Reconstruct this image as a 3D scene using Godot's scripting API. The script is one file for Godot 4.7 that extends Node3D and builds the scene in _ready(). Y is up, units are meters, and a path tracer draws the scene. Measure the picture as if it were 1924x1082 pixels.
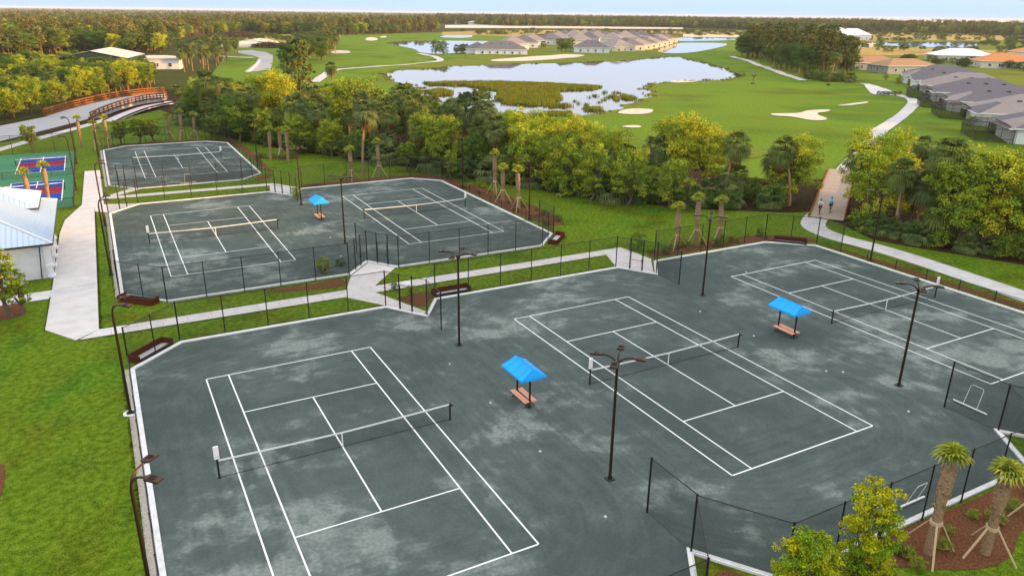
extends Node3D
# ---------------------------------------------------------------- constants: camera solved from the court lines
const IMG := Vector2(1924, 1082)
const FPX := 1416.85
const CAM_H := 22.451
const PITCH := 20.067
const ROLL := 0.712
var cam_f := Vector3()
var cam_r := Vector3()
var cam_u := Vector3()
const CA := Vector3(-9.15, 0, -35.70)
var UU := Vector3()
var VV := Vector3()
var rng := RandomNumberGenerator.new()
var name_count := {}
var part_count := {}
var M := {}

class MB:
	var v := PackedVector3Array()
	var n := PackedVector3Array()
	var c := PackedColorArray()
	var col := Color(1, 1, 1)
	func tri(a: Vector3, b: Vector3, d: Vector3) -> void:
		var nn := (b - a).cross(d - a).normalized()
		v.push_back(a); v.push_back(d); v.push_back(b)
		n.push_back(nn); n.push_back(nn); n.push_back(nn)
		c.push_back(col); c.push_back(col); c.push_back(col)
	func quad(a: Vector3, b: Vector3, d: Vector3, e: Vector3) -> void:
		tri(a, b, d); tri(a, d, e)
	func box(p: Vector3, s: Vector3, bs := Basis()) -> void:
		var x := bs.x * s.x * 0.5
		var y := bs.y * s.y * 0.5
		var z := bs.z * s.z * 0.5
		quad(p - x - y + z, p + x - y + z, p + x + y + z, p - x + y + z)
		quad(p + x - y - z, p - x - y - z, p - x + y - z, p + x + y - z)
		quad(p + x - y + z, p + x - y - z, p + x + y - z, p + x + y + z)
		quad(p - x - y - z, p - x - y + z, p - x + y + z, p - x + y - z)
		quad(p - x + y + z, p + x + y + z, p + x + y - z, p - x + y - z)
		quad(p - x - y - z, p + x - y - z, p + x - y + z, p - x - y + z)
	func bbox(p: Vector3, s: Vector3, ch: float, bs := Basis()) -> void:
		# box with chamfered vertical and top edges
		var hx := s.x * 0.5
		var hz := s.z * 0.5
		var ring := [Vector2(hx - ch, hz), Vector2(-hx + ch, hz), Vector2(-hx, hz - ch), Vector2(-hx, -hz + ch), Vector2(-hx + ch, -hz), Vector2(hx - ch, -hz), Vector2(hx, -hz + ch), Vector2(hx, hz - ch)]
		var lo := []; var hi := []; var tp := []
		for q in ring:
			lo.append(p + bs * Vector3(q.x, -s.y * 0.5, q.y))
			hi.append(p + bs * Vector3(q.x, s.y * 0.5 - ch, q.y))
			tp.append(p + bs * Vector3(q.x - sign(q.x) * ch, s.y * 0.5, q.y - sign(q.y) * ch))
		for i in 8:
			var j := (i + 1) % 8
			quad(lo[j], lo[i], hi[i], hi[j])
			quad(hi[j], hi[i], tp[i], tp[j])
		for i in range(1, 7):
			tri(tp[0], tp[i + 1], tp[i])
			tri(lo[0], lo[i], lo[i + 1])
	func tube(pts: Array, rad: Array, sides := 6, cap := true) -> void:
		var prev := []
		var pn := []
		var ref := Vector3(0.31, 0.2, 0.93).normalized()
		for i in pts.size():
			var d: Vector3
			if i == 0: d = pts[1] - pts[0]
			elif i == pts.size() - 1: d = pts[i] - pts[i - 1]
			else: d = pts[i + 1] - pts[i - 1]
			d = d.normalized()
			if absf(d.dot(ref)) > 0.95: ref = Vector3(1, 0, 0) if absf(d.x) < 0.8 else Vector3(0, 1, 0)
			var a := d.cross(ref).normalized()
			var b := d.cross(a)
			var cur := []
			var cn := []
			for k in sides:
				var t := TAU * k / sides
				var nn := a * cos(t) + b * sin(t)
				cur.append(pts[i] + nn * rad[i]); cn.append(nn)
			if i > 0:
				for k in sides:
					var k2 := (k + 1) % sides
					for q in [[prev[k], pn[k]], [cur[k], cn[k]], [cur[k2], cn[k2]], [prev[k], pn[k]], [cur[k2], cn[k2]], [prev[k2], pn[k2]]]:
						v.push_back(q[0]); n.push_back(q[1]); c.push_back(col)
			if cap and (i == 0 or i == pts.size() - 1):
				for k in range(1, sides - 1):
					if i == 0: tri(cur[0], cur[k], cur[k + 1])
					else: tri(cur[0], cur[k + 1], cur[k])
			prev = cur; pn = cn
	func rod(a: Vector3, b: Vector3, r: float, sides := 6) -> void:
		tube([a, b], [r, r], sides)
	func prism(poly: PackedVector2Array, y0: float, y1: float) -> void:
		# vertical prism over an x/z outline
		var k := poly.size()
		var ar := 0.0
		for i in k:
			ar += poly[i].cross(poly[(i + 1) % k])
		for i in k:
			var a := poly[i]
			var b := poly[(i + 1) % k]
			if ar > 0:
				quad(Vector3(b.x, y0, b.y), Vector3(a.x, y0, a.y), Vector3(a.x, y1, a.y), Vector3(b.x, y1, b.y))
			else:
				quad(Vector3(a.x, y0, a.y), Vector3(b.x, y0, b.y), Vector3(b.x, y1, b.y), Vector3(a.x, y1, a.y))
		var ix := Geometry2D.triangulate_polygon(poly)
		for i in range(0, ix.size(), 3):
			var a := poly[ix[i]]; var b := poly[ix[i + 1]]; var d := poly[ix[i + 2]]
			if (b - a).cross(d - a) < 0:
				tri(Vector3(a.x, y1, a.y), Vector3(b.x, y1, b.y), Vector3(d.x, y1, d.y))
			else:
				tri(Vector3(a.x, y1, a.y), Vector3(d.x, y1, d.y), Vector3(b.x, y1, b.y))
	func build() -> ArrayMesh:
		var m := ArrayMesh.new()
		if v.size() == 0: return m
		var arr := []
		arr.resize(Mesh.ARRAY_MAX)
		arr[Mesh.ARRAY_VERTEX] = v
		arr[Mesh.ARRAY_NORMAL] = n
		arr[Mesh.ARRAY_COLOR] = c
		m.add_surface_from_arrays(Mesh.PRIMITIVE_TRIANGLES, arr)
		return m

# ---------------------------------------------------------------- positions
func setup_frames() -> void:
	var p := deg_to_rad(PITCH)
	cam_f = Vector3(0, -sin(p), -cos(p))
	var r0 := Vector3(1, 0, 0)
	var u0 := r0.cross(cam_f)
	var a := deg_to_rad(ROLL)
	cam_r = r0 * cos(a) + u0 * sin(a)
	cam_u = r0 * -sin(a) + u0 * cos(a)
	var th := deg_to_rad(-28.55)
	UU = Vector3(cos(th), 0, sin(th))
	VV = Vector3(sin(th), 0, -cos(th))

func P(x: float, y: float, h := 0.0) -> Vector3:
	# where the sight line through a photo pixel meets the level y = h
	var d := cam_f * FPX + cam_r * (x - IMG.x * 0.5) + cam_u * (IMG.y * 0.5 - y)
	var t := (h - CAM_H) / d.y
	return Vector3(0, CAM_H, 0) + d * t

func at_base(x: float, y: float, h := 0.0) -> Vector3:
	var q := P(x, y, h)
	return Vector3(q.x, 0, q.z)

func K(u: float, v: float, h := 0.0) -> Vector3:
	return CA + UU * u + VV * v + Vector3(0, h, 0)

func k2(u: float, v: float) -> Vector2:
	var q := K(u, v)
	return Vector2(q.x, q.z)

func polyk(a: Array) -> PackedVector2Array:
	var r := PackedVector2Array()
	for i in range(0, a.size(), 2): r.push_back(k2(a[i], a[i + 1]))
	return r

func polyp(a: Array) -> PackedVector2Array:
	var r := PackedVector2Array()
	for i in range(0, a.size(), 2):
		var q := P(a[i], a[i + 1])
		r.push_back(Vector2(q.x, q.z))
	return r

const COURT_YAW := 28.55

# ---------------------------------------------------------------- nodes
func numbered(nm: String) -> String:
	var k: int = name_count.get(nm, 0)
	name_count[nm] = k + 1
	return nm if k == 0 else "%s_%03d" % [nm, k]

func tag(o: Node, label: String, cat: String, group := "") -> void:
	o.set_meta("label", label)
	o.set_meta("category", cat)
	if group != "": o.set_meta("group", group)

func thing(nm: String, label: String, cat: String, pos: Vector3, yaw := 0.0, group := "") -> Node3D:
	var o := Node3D.new()
	o.name = numbered(nm)
	add_child(o)
	o.position = pos
	o.rotation.y = yaw
	tag(o, label, cat, group)
	return o

func part(parent: Node, nm: String, mesh: Mesh, mat: Material, pos := Vector3(), bs := Basis()) -> MeshInstance3D:
	var o := MeshInstance3D.new()
	var key := "%d/%s" % [parent.get_instance_id(), nm]
	var k: int = part_count.get(key, 0)
	part_count[key] = k + 1
	o.name = nm if k == 0 else "%s_%03d" % [nm, k]
	o.mesh = mesh
	o.material_override = mat
	o.transform = Transform3D(bs, pos)
	parent.add_child(o)
	return o

func struct(nm: String, mesh: Mesh, mat: Material, pos := Vector3()) -> MeshInstance3D:
	var o := MeshInstance3D.new()
	o.name = numbered(nm)
	o.mesh = mesh
	o.material_override = mat
	o.position = pos
	o.set_meta("kind", "structure")
	add_child(o)
	return o

func copy(src: Node3D, pos: Vector3, yaw: float, sc := Vector3.ONE, label := "", group := "") -> Node3D:
	var o: Node3D = src.duplicate()
	var b := str(src.name)
	if b.length() > 4 and b[-4] == "_" and b.substr(b.length() - 3).is_valid_int(): b = b.substr(0, b.length() - 4)
	o.name = numbered(b)
	add_child(o)
	o.position = pos
	o.rotation = Vector3(0, yaw, 0)
	o.scale = sc
	if label != "": o.set_meta("label", label)
	if group != "": o.set_meta("group", group)
	return o

# ---------------------------------------------------------------- materials
func noise_bytes(sz: int, sd: int, freq: float, kind := FastNoiseLite.TYPE_SIMPLEX_SMOOTH, oct := 4) -> PackedByteArray:
	var f := FastNoiseLite.new()
	f.seed = sd
	f.frequency = freq
	f.noise_type = kind
	f.fractal_octaves = oct
	var im := f.get_seamless_image(sz, sz, false, false, 0.12, true)
	im.convert(Image.FORMAT_L8)
	return im.get_data()

func ramp_tex(sz: int, sd: int, f1: float, f2: float, w: float, cols: Array) -> ImageTexture:
	# two layered noises through a colour ramp (sRGB colours)
	var a := noise_bytes(sz, sd, f1)
	var b := noise_bytes(sz, sd + 7, f2, FastNoiseLite.TYPE_SIMPLEX_SMOOTH, 2)
	var lut := []
	for i in 256:
		var t := i / 255.0 * (cols.size() - 1)
		var k := mini(int(t), cols.size() - 2)
		lut.append((cols[k] as Color).lerp(cols[k + 1], t - k))
	var out := PackedByteArray()
	out.resize(sz * sz * 3)
	for i in sz * sz:
		var q: Color = lut[clampi(int(a[i] * (1.0 - w) + b[i] * w), 0, 255)]
		out[i * 3] = q.r8; out[i * 3 + 1] = q.g8; out[i * 3 + 2] = q.b8
	var im := Image.create_from_data(sz, sz, false, Image.FORMAT_RGB8, out)
	im.generate_mipmaps()
	return ImageTexture.create_from_image(im)

func rgb(r: int, g: int, b: int) -> Color:
	return Color8(r, g, b)

func lin(r: float, g: float, b: float) -> Color:
	return Color(r, g, b).linear_to_srgb()

func plain(nm: String, col: Color, rough := 0.7, metal := 0.0) -> StandardMaterial3D:
	var m := StandardMaterial3D.new()
	m.albedo_color = col
	m.roughness = rough
	m.metallic = metal
	M[nm] = m
	return m

func grain(nm: String, tile: float, sd: int, f1: float, f2: float, w: float, cols: Array, rough := 0.9, bump := 0.0, sz := 256) -> StandardMaterial3D:
	var m := StandardMaterial3D.new()
	m.albedo_texture = ramp_tex(sz, sd, f1, f2, w, cols)
	m.roughness = rough
	m.metallic_specular = 0.12
	m.uv1_triplanar = true
	m.uv1_world_triplanar = true
	m.uv1_scale = Vector3.ONE / tile
	m.vertex_color_use_as_albedo = true
	M[nm] = m
	return m

func leafmat(nm: String, col: Color, rough := 0.6) -> StandardMaterial3D:
	var m := StandardMaterial3D.new()
	m.albedo_color = col
	m.roughness = rough
	m.metallic_specular = 0.12
	m.vertex_color_use_as_albedo = true
	m.cull_mode = BaseMaterial3D.CULL_DISABLED
	m.backlight_enabled = true
	m.backlight = Color(0.35, 0.4, 0.12)
	M[nm] = m
	return m

# ---------------------------------------------------------------- main
func _ready() -> void:
	rng.seed = 20240611
	setup_frames()
	# camera
	var cam := Camera3D.new()
	cam.name = "camera"
	cam.fov = rad_to_deg(2.0 * atan(IMG.y * 0.5 / FPX))
	cam.near = 0.3
	cam.far = 30000.0
	cam.transform = Transform3D(Basis(cam_r, cam_u, -cam_f), Vector3(0, CAM_H, 0))
	add_child(cam)
	cam.current = true
	# sky, haze, exposure
	var env := Environment.new()
	env.background_mode = Environment.BG_SKY
	var sm := ProceduralSkyMaterial.new()
	sm.sky_top_color = lin(0.755, 0.75, 0.765)
	sm.sky_horizon_color = lin(0.29, 0.415, 0.65)
	sm.sky_curve = 0.06
	sm.ground_bottom_color = lin(0.20, 0.22, 0.18)
	sm.ground_horizon_color = lin(0.45, 0.50, 0.56)
	sm.ground_curve = 0.02
	sm.sun_angle_max = 1.0
	sm.energy_multiplier = 1.0
	var sky := Sky.new()
	sky.sky_material = sm
	env.sky = sky
	env.tonemap_mode = Environment.TONE_MAPPER_LINEAR
	env.tonemap_exposure = 1.88
	env.fog_enabled = true
	env.fog_density = 0.00006
	env.fog_light_color = rgb(214, 220, 226)
	env.sdfgi_enabled = true
	env.ssao_enabled = true
	env.ssil_enabled = true
	var we := WorldEnvironment.new()
	we.name = "environment"
	we.environment = env
	add_child(we)
	# low evening sun from the right, a little behind the camera
	var sun := DirectionalLight3D.new()
	sun.name = "sun"
	sun.light_color = rgb(255, 194, 112)
	sun.light_energy = 1.6
	sun.light_angular_distance = 2.0
	sun.shadow_enabled = true
	add_child(sun)
	var az := deg_to_rad(93.0)
	var el := deg_to_rad(8.5)
	var to_sun := Vector3(sin(az) * cos(el), sin(el), -cos(az) * cos(el))
	sun.look_at_from_position(Vector3.ZERO, -to_sun, Vector3.UP)
	make_materials()
	build_ground()
	print("ground ", Time.get_ticks_msec())
	build_courts()
	print("courts ", Time.get_ticks_msec())
	make_plants()
	build_buildings()
	print("buildings ", Time.get_ticks_msec())
	build_trees()
	print("trees ", Time.get_ticks_msec())
	build_details()
	print("details ", Time.get_ticks_msec())

func make_materials() -> void:
	plain("black_metal", rgb(26, 27, 28), 0.45, 0.0)
	plain("bronze_metal", rgb(58, 42, 32), 0.38, 0.5)
	plain("wire", rgb(22, 24, 24), 0.6)
	plain("white_paint", rgb(232, 236, 236), 0.7)
	plain("white_plastic", rgb(236, 238, 240), 0.4)
	plain("net_cord", rgb(22, 24, 25), 0.9)
	plain("canvas_blue", rgb(0, 164, 250), 0.75)
	plain("canvas_seam", rgb(0, 142, 226), 0.8)
	plain("plank_pink", rgb(232, 166, 136), 0.7)
	plain("lens_grey", rgb(190, 190, 185), 0.3)
	grain("concrete", 9.0, 11, 0.02, 0.2, 0.3, [rgb(192, 188, 186), rgb(206, 202, 201), rgb(218, 214, 213)], 0.85)
	grain("concrete_white", 5.0, 12, 0.03, 0.25, 0.4, [rgb(196, 198, 198), rgb(226, 228, 228), rgb(238, 239, 240)], 0.8)
	grain("concrete_path", 9.0, 13, 0.02, 0.2, 0.35, [rgb(170, 170, 172), rgb(194, 193, 194), rgb(210, 208, 208)], 0.85)
	grain("asphalt_road", 5.0, 14, 0.03, 0.3, 0.4, [rgb(146, 148, 152), rgb(166, 167, 170), rgb(180, 180, 182)], 0.9)
	grain("gravel", 3.0, 15, 0.08, 0.4, 0.5, [rgb(120, 114, 104), rgb(176, 170, 158), rgb(204, 198, 188)], 0.95)
	grain("sand", 12.0, 16, 0.02, 0.2, 0.3, [rgb(186, 174, 156), rgb(206, 196, 180), rgb(220, 210, 196)], 0.95)
	grain("lawn", 7.0, 21, 0.025, 0.13, 0.55, [rgb(36, 52, 10), rgb(62, 86, 14), rgb(88, 113, 24), rgb(118, 136, 42), rgb(178, 172, 106)], 0.95, 0.0, 512)
	grain("fairway", 9.0, 22, 0.02, 0.2, 0.5, [rgb(72, 97, 24), rgb(98, 125, 34), rgb(130, 147, 56)], 0.95, 0.0, 512)
	grain("rough_grass", 14.0, 23, 0.02, 0.12, 0.5, [rgb(74, 92, 28), rgb(104, 118, 40), rgb(134, 134, 60)], 0.95, 0.0, 512)
	grain("dry_grass", 40.0, 24, 0.015, 0.12, 0.5, [rgb(128, 118, 60), rgb(168, 146, 84), rgb(196, 172, 116)], 0.95, 0.0, 512)
	grain("scrub", 30.0, 25, 0.02, 0.12, 0.5, [rgb(46, 54, 22), rgb(68, 74, 32), rgb(92, 88, 46)], 0.95, 0.0, 512)
	grain("litter", 9.0, 26, 0.03, 0.2, 0.5, [rgb(34, 28, 18), rgb(58, 46, 30), rgb(84, 68, 46)], 0.95)
	grain("mulch", 4.5, 27, 0.05, 0.3, 0.5, [rgb(60, 36, 24), rgb(104, 70, 48), rgb(150, 112, 82)], 0.95, 0.0, 512)
	grain("pickle_green", 4.0, 28, 0.02, 0.2, 0.3, [rgb(58, 112, 84), rgb(66, 122, 92), rgb(72, 128, 96)], 0.8)
	grain("pickle_blue", 3.0, 29, 0.02, 0.2, 0.3, [rgb(22, 66, 142), rgb(28, 76, 156), rgb(34, 84, 164)], 0.8)
	grain("pickle_red", 3.0, 30, 0.02, 0.2, 0.3, [rgb(132, 40, 58), rgb(144, 46, 66), rgb(152, 54, 72)], 0.8)
	grain("timber", 2.0, 31, 0.03, 0.3, 0.5, [rgb(92, 56, 30), rgb(128, 82, 46), rgb(156, 106, 64)], 0.8)
	grain("timber_brown", 2.0, 32, 0.03, 0.3, 0.5, [rgb(62, 30, 20), rgb(88, 44, 30), rgb(108, 58, 40)], 0.8)
	grain("deck_plank", 2.5, 33, 0.03, 0.3, 0.5, [rgb(136, 120, 106), rgb(168, 154, 140), rgb(190, 178, 166)], 0.85)
	grain("strut_wood", 0.5, 34, 0.03, 0.3, 0.4, [rgb(168, 140, 108), rgb(196, 170, 138), rgb(212, 190, 160)], 0.85)
	grain("palm_bark", 1.8, 35, 0.04, 0.25, 0.5, [rgb(96, 74, 54), rgb(150, 124, 96), rgb(186, 164, 132)], 0.95)
	grain("bark", 2.0, 36, 0.04, 0.25, 0.5, [rgb(66, 56, 46), rgb(102, 90, 76), rgb(138, 126, 110)], 0.95)
	grain("wall_white", 3.0, 41, 0.02, 0.2, 0.3, [rgb(208, 210, 212), rgb(222, 224, 226), rgb(230, 232, 233)], 0.8)
	grain("wall_cream", 3.0, 42, 0.02, 0.2, 0.3, [rgb(196, 190, 178), rgb(212, 206, 194), rgb(222, 216, 206)], 0.8)
	grain("block_grey", 5.0, 43, 0.03, 0.3, 0.4, [rgb(140, 144, 146), rgb(164, 168, 170), rgb(182, 184, 186)], 0.9)
	grain("shingle_grey", 5.0, 44, 0.05, 0.3, 0.5, [rgb(84, 83, 88), rgb(110, 108, 114), rgb(136, 132, 136)], 0.9)
	grain("shingle_light", 5.0, 45, 0.05, 0.3, 0.5, [rgb(118, 110, 108), rgb(146, 138, 136), rgb(168, 160, 156)], 0.9)
	grain("tile_orange", 5.0, 46, 0.05, 0.3, 0.5, [rgb(176, 108, 62), rgb(204, 138, 88), rgb(216, 158, 112)], 0.85)
	grain("plywood", 1.5, 47, 0.04, 0.3, 0.5, [rgb(138, 106, 82), rgb(166, 132, 106), rgb(182, 152, 126)], 0.9)
	plain("metal_roof", rgb(178, 200, 222), 0.4, 0.3)
	plain("barn_green", rgb(34, 56, 50), 0.6)
	plain("barn_roof", rgb(208, 206, 204), 0.5)
	plain("fascia", rgb(228, 230, 232), 0.6)
	plain("gutter", rgb(34, 36, 38), 0.5)
	plain("frame_bronze", rgb(52, 44, 40), 0.5)
	var gl := plain("window_glass", rgb(30, 38, 46), 0.06)
	gl.metallic_specular = 0.7
	var scr := plain("screen_mesh", Color(0.10, 0.09, 0.08, 0.42), 0.9)
	scr.transparency = BaseMaterial3D.TRANSPARENCY_ALPHA
	var wt := plain("lake_water", rgb(46, 50, 48), 0.03)
	wt.metallic_specular = 0.9
	var hp := court_material()
	M["clay_court"] = hp
	leafmat("leaf_oak", Color(1, 1, 1))
	leafmat("frond", Color(1, 1, 1), 0.75)
	leafmat("dead_frond", rgb(140, 104, 66), 0.9)
	leafmat("reed", Color(1, 1, 1), 0.8)
	leafmat("blade", Color(1, 1, 1), 0.8)

func court_material() -> StandardMaterial3D:
	# crushed stone courts: grey green, with pale drying marks and sweeping streaks left by the drag brush
	var w := 1280
	var h := 760
	var f1 := FastNoiseLite.new(); f1.seed = 5; f1.frequency = 0.06; f1.fractal_octaves = 4; f1.domain_warp_enabled = true; f1.domain_warp_amplitude = 9.0; f1.domain_warp_frequency = 0.05
	var f2 := FastNoiseLite.new(); f2.seed = 8; f2.frequency = 0.16; f2.fractal_octaves = 5; f2.domain_warp_enabled = true; f2.domain_warp_amplitude = 2.0; f2.domain_warp_frequency = 0.3
	var f3 := FastNoiseLite.new(); f3.seed = 13; f3.frequency = 0.35; f3.fractal_octaves = 3
	var f4 := FastNoiseLite.new(); f4.seed = 17; f4.frequency = 4.0; f4.fractal_octaves = 2
	var f5 := FastNoiseLite.new(); f5.seed = 23; f5.frequency = 0.55; f5.fractal_octaves = 4; f5.domain_warp_enabled = true; f5.domain_warp_amplitude = 1.5; f5.domain_warp_frequency = 0.4
	var out := PackedByteArray()
	out.resize(w * h * 3)
	var du := 68.0 / w
	var dv := 40.4 / h
	var base := Color(0.104, 0.138, 0.128)
	var dark := Color(0.058, 0.080, 0.077)
	var pale := Color(0.36, 0.40, 0.375)
	for j in h:
		var y := -20.2 + (j + 0.5) * dv
		for i in w:
			var x := -11.5 + (i + 0.5) * du
			# brush paths run round each court as long ovals
			var cx := x - 22.6 * clampf(roundf(x / 22.6), 0.0, 2.0)
			var ax := maxf(absf(cx) - 3.0, 0.0)
			var ay := maxf(absf(y) - 9.0, 0.0)
			var d := sqrt(ax * ax + ay * ay)
			var s: float = y if ay == 0.0 else (9.0 + atan2(ay, ax + 0.01) * 5.0) * signf(y)
			var streak := f3.get_noise_2d(d * 5.0, s * 0.5 + (40.0 if cx > 0.0 else 0.0))
			var big := f1.get_noise_2d(x, y)
			var mid := f2.get_noise_2d(x * 0.7 + y * 0.3, y * 1.0)
			var fine := f4.get_noise_2d(x, y)
			var chalk := f5.get_noise_2d(x, y)
			var t := clampf((big * 0.9 + mid * 1.0 + streak * 0.20 + chalk * 0.55 - 0.15) * 1.7, 0.0, 1.0)
			t = t * sqrt(t) * (0.85 + 0.3 * fine)
			var k := clampf(0.5 - big * 0.9 - streak * 0.35 - mid * 0.5 - chalk * 0.45, 0.0, 1.0)
			var r := lerpf(lerpf(base.r, dark.r, k * 0.8), pale.r, t * 0.48) * (1.0 + 0.12 * fine)
			var g := lerpf(lerpf(base.g, dark.g, k * 0.8), pale.g, t * 0.48) * (1.0 + 0.12 * fine)
			var b := lerpf(lerpf(base.b, dark.b, k * 0.8), pale.b, t * 0.48) * (1.0 + 0.12 * fine)
			var o := (j * w + i) * 3
			out[o] = int(255.0 * pow(clampf(r, 0.0, 1.0), 0.4545))
			out[o + 1] = int(255.0 * pow(clampf(g, 0.0, 1.0), 0.4545))
			out[o + 2] = int(255.0 * pow(clampf(b, 0.0, 1.0), 0.4545))
	var im := Image.create_from_data(w, h, false, Image.FORMAT_RGB8, out)
	var m := StandardMaterial3D.new()
	m.albedo_texture = ImageTexture.create_from_image(im)
	m.roughness = 0.92
	m.metallic_specular = 0.1
	return m

# ---------------------------------------------------------------- courts
var PAD1 := [-9.45, -15.4, -9.45, 15.5, -6.2, 18.6, 9.0, 18.6, 11.3, 15.25, 13.4, 18.45, 31.8, 18.5, 33.95, 15.3, 36.3, 18.45, 50.8, 18.45, 54.55, 15.3, 54.55, -15.4, 51.3, -18.5, 36.3, -18.5, 34.05, -15.4, 31.7, -18.5, 13.5, -18.5, 11.2, -15.2, 8.9, -18.5, -6.2, -18.5]
var PAD2 := [-9.4, 31.2, -9.4, 61.0, -6.3, 64.4, 9.0, 64.4, 11.3, 61.3, 13.5, 64.5, 28.9, 64.6, 32.1, 61.4, 32.1, 31.3, 28.9, 28.0, 13.5, 28.1, 11.4, 31.0, 8.8, 28.0, -6.3, 28.0]
var PAD3 := [-9.0, 77.3, -9.0, 107.3, -5.6, 110.5, 7.3, 110.3, 10.4, 107.3, 10.4, 77.3, 7.3, 74.0, -5.8, 74.0]

func flat_uv(poly: PackedVector2Array, y: float, o_u: float, o_v: float) -> ArrayMesh:
	# a level sheet whose texture is laid out in court metres
	var ix := Geometry2D.triangulate_polygon(poly)
	var v := PackedVector3Array(); var n := PackedVector3Array(); var t := PackedVector2Array()
	for k in range(0, ix.size(), 3):
		var q := [poly[ix[k]], poly[ix[k + 1]], poly[ix[k + 2]]]
		if (q[1] - q[0]).cross(q[2] - q[0]) < 0: q = [q[0], q[2], q[1]]
		for p in q:
			var w := Vector3(p.x, 0, p.y) - CA
			v.push_back(Vector3(p.x, y, p.y)); n.push_back(Vector3.UP)
			t.push_back(Vector2((w.dot(UU) - o_u + 11.5) / 68.0, (w.dot(VV) - o_v + 20.2) / 40.4))
	var arr := []
	arr.resize(Mesh.ARRAY_MAX)
	arr[Mesh.ARRAY_VERTEX] = v; arr[Mesh.ARRAY_NORMAL] = n; arr[Mesh.ARRAY_TEX_UV] = t
	var m := ArrayMesh.new()
	m.add_surface_from_arrays(Mesh.PRIMITIVE_TRIANGLES, arr)
	return m

func ring_mesh(poly: PackedVector2Array, grow: float, y0: float, y1: float) -> ArrayMesh:
	var out := Geometry2D.offset_polygon(poly, grow, Geometry2D.JOIN_MITER)[0]
	var mb := MB.new()
	var k := poly.size()
	# pair each inner corner with the nearest outer corner
	var pair := []
	for i in k:
		var best := 0
		for j in out.size():
			if out[j].distance_to(poly[i]) < out[best].distance_to(poly[i]): best = j
		pair.append(out[best])
	for i in k:
		var a := poly[i]; var b := poly[(i + 1) % k]
		var c: Vector2 = pair[(i + 1) % k]; var d: Vector2 = pair[i]
		mb.quad(Vector3(a.x, y1, a.y), Vector3(b.x, y1, b.y), Vector3(c.x, y1, c.y), Vector3(d.x, y1, d.y))
		mb.quad(Vector3(a.x, y0, a.y), Vector3(b.x, y0, b.y), Vector3(b.x, y1, b.y), Vector3(a.x, y1, a.y))
		mb.quad(Vector3(d.x, y0, d.y), Vector3(d.x, y1, d.y), Vector3(c.x, y1, c.y), Vector3(c.x, y0, c.y))
	for i in mb.n.size():
		if absf(mb.n[i].y) > 0.9: mb.n[i] = Vector3.UP
	return mb.build()

func pad(label_pts: Array, o_u: float, o_v: float, courts: Array) -> void:
	var poly := polyk(label_pts)
	var s := struct("tennis_court", flat_uv(poly, 0.03, o_u, o_v), M.clay_court)
	part(s, "kerb", ring_mesh(poly, 0.26, -0.02, 0.12), M.concrete_white)
	# pale gravel strip outside the kerb on the lawn side
	var lo := 1e9; var hi := -1e9; var ue := 1e9
	for i in range(0, label_pts.size(), 2): ue = minf(ue, label_pts[i])
	for i in range(0, label_pts.size(), 2):
		if label_pts[i] < ue + 0.1:
			lo = minf(lo, label_pts[i + 1]); hi = maxf(hi, label_pts[i + 1])
	part(s, "gravel_strip", sheet(polyk([ue - 0.27, lo - 0.3, ue - 0.66, lo - 0.3, ue - 0.66, hi + 0.3, ue - 0.27, hi + 0.2]), 0.018, 1.0, false, 0.3, 0.6, 71), M.gravel)
	for c in courts: lines(s, c[0], c[1])

func strip_k(u0: float, v0: float, u1: float, v1: float, w: float, y: float) -> ArrayMesh:
	var mb := MB.new()
	var a := K(u0, v0, y); var b := K(u1, v1, y)
	var d := (b - a).normalized()
	var s := Vector3(-d.z, 0, d.x) * w * 0.5
	mb.quad(a - s, a + s, b + s, b - s)
	for i in mb.n.size(): mb.n[i] = Vector3.UP
	return mb.build()

func lines(s: Node3D, u: float, v: float) -> void:
	var wl := 0.085
	var y := 0.036
	var h := wl * 0.5
	for L in [[-5.485, -11.885, -5.485, 11.885], [5.485, -11.885, 5.485, 11.885], [-4.115, -11.885 + h, -4.115, 11.885 - h], [4.115, -11.885 + h, 4.115, 11.885 - h], [0, -6.4 + h, 0, 6.4 - h]]:
		part(s, "line", strip_k(u + L[0], v + L[1], u + L[2], v + L[3], wl, y), M.white_paint)
	for e in [-1.0, 1.0]:
		part(s, "line", strip_k(u - 5.485 + h, v + 11.885 * e, u + 5.485 - h, v + 11.885 * e, wl * 1.05, y + 0.001), M.white_paint)
		part(s, "line", strip_k(u - 4.115 + h, v + 6.4 * e, u + 4.115 - h, v + 6.4 * e, wl, y), M.white_paint)

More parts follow.
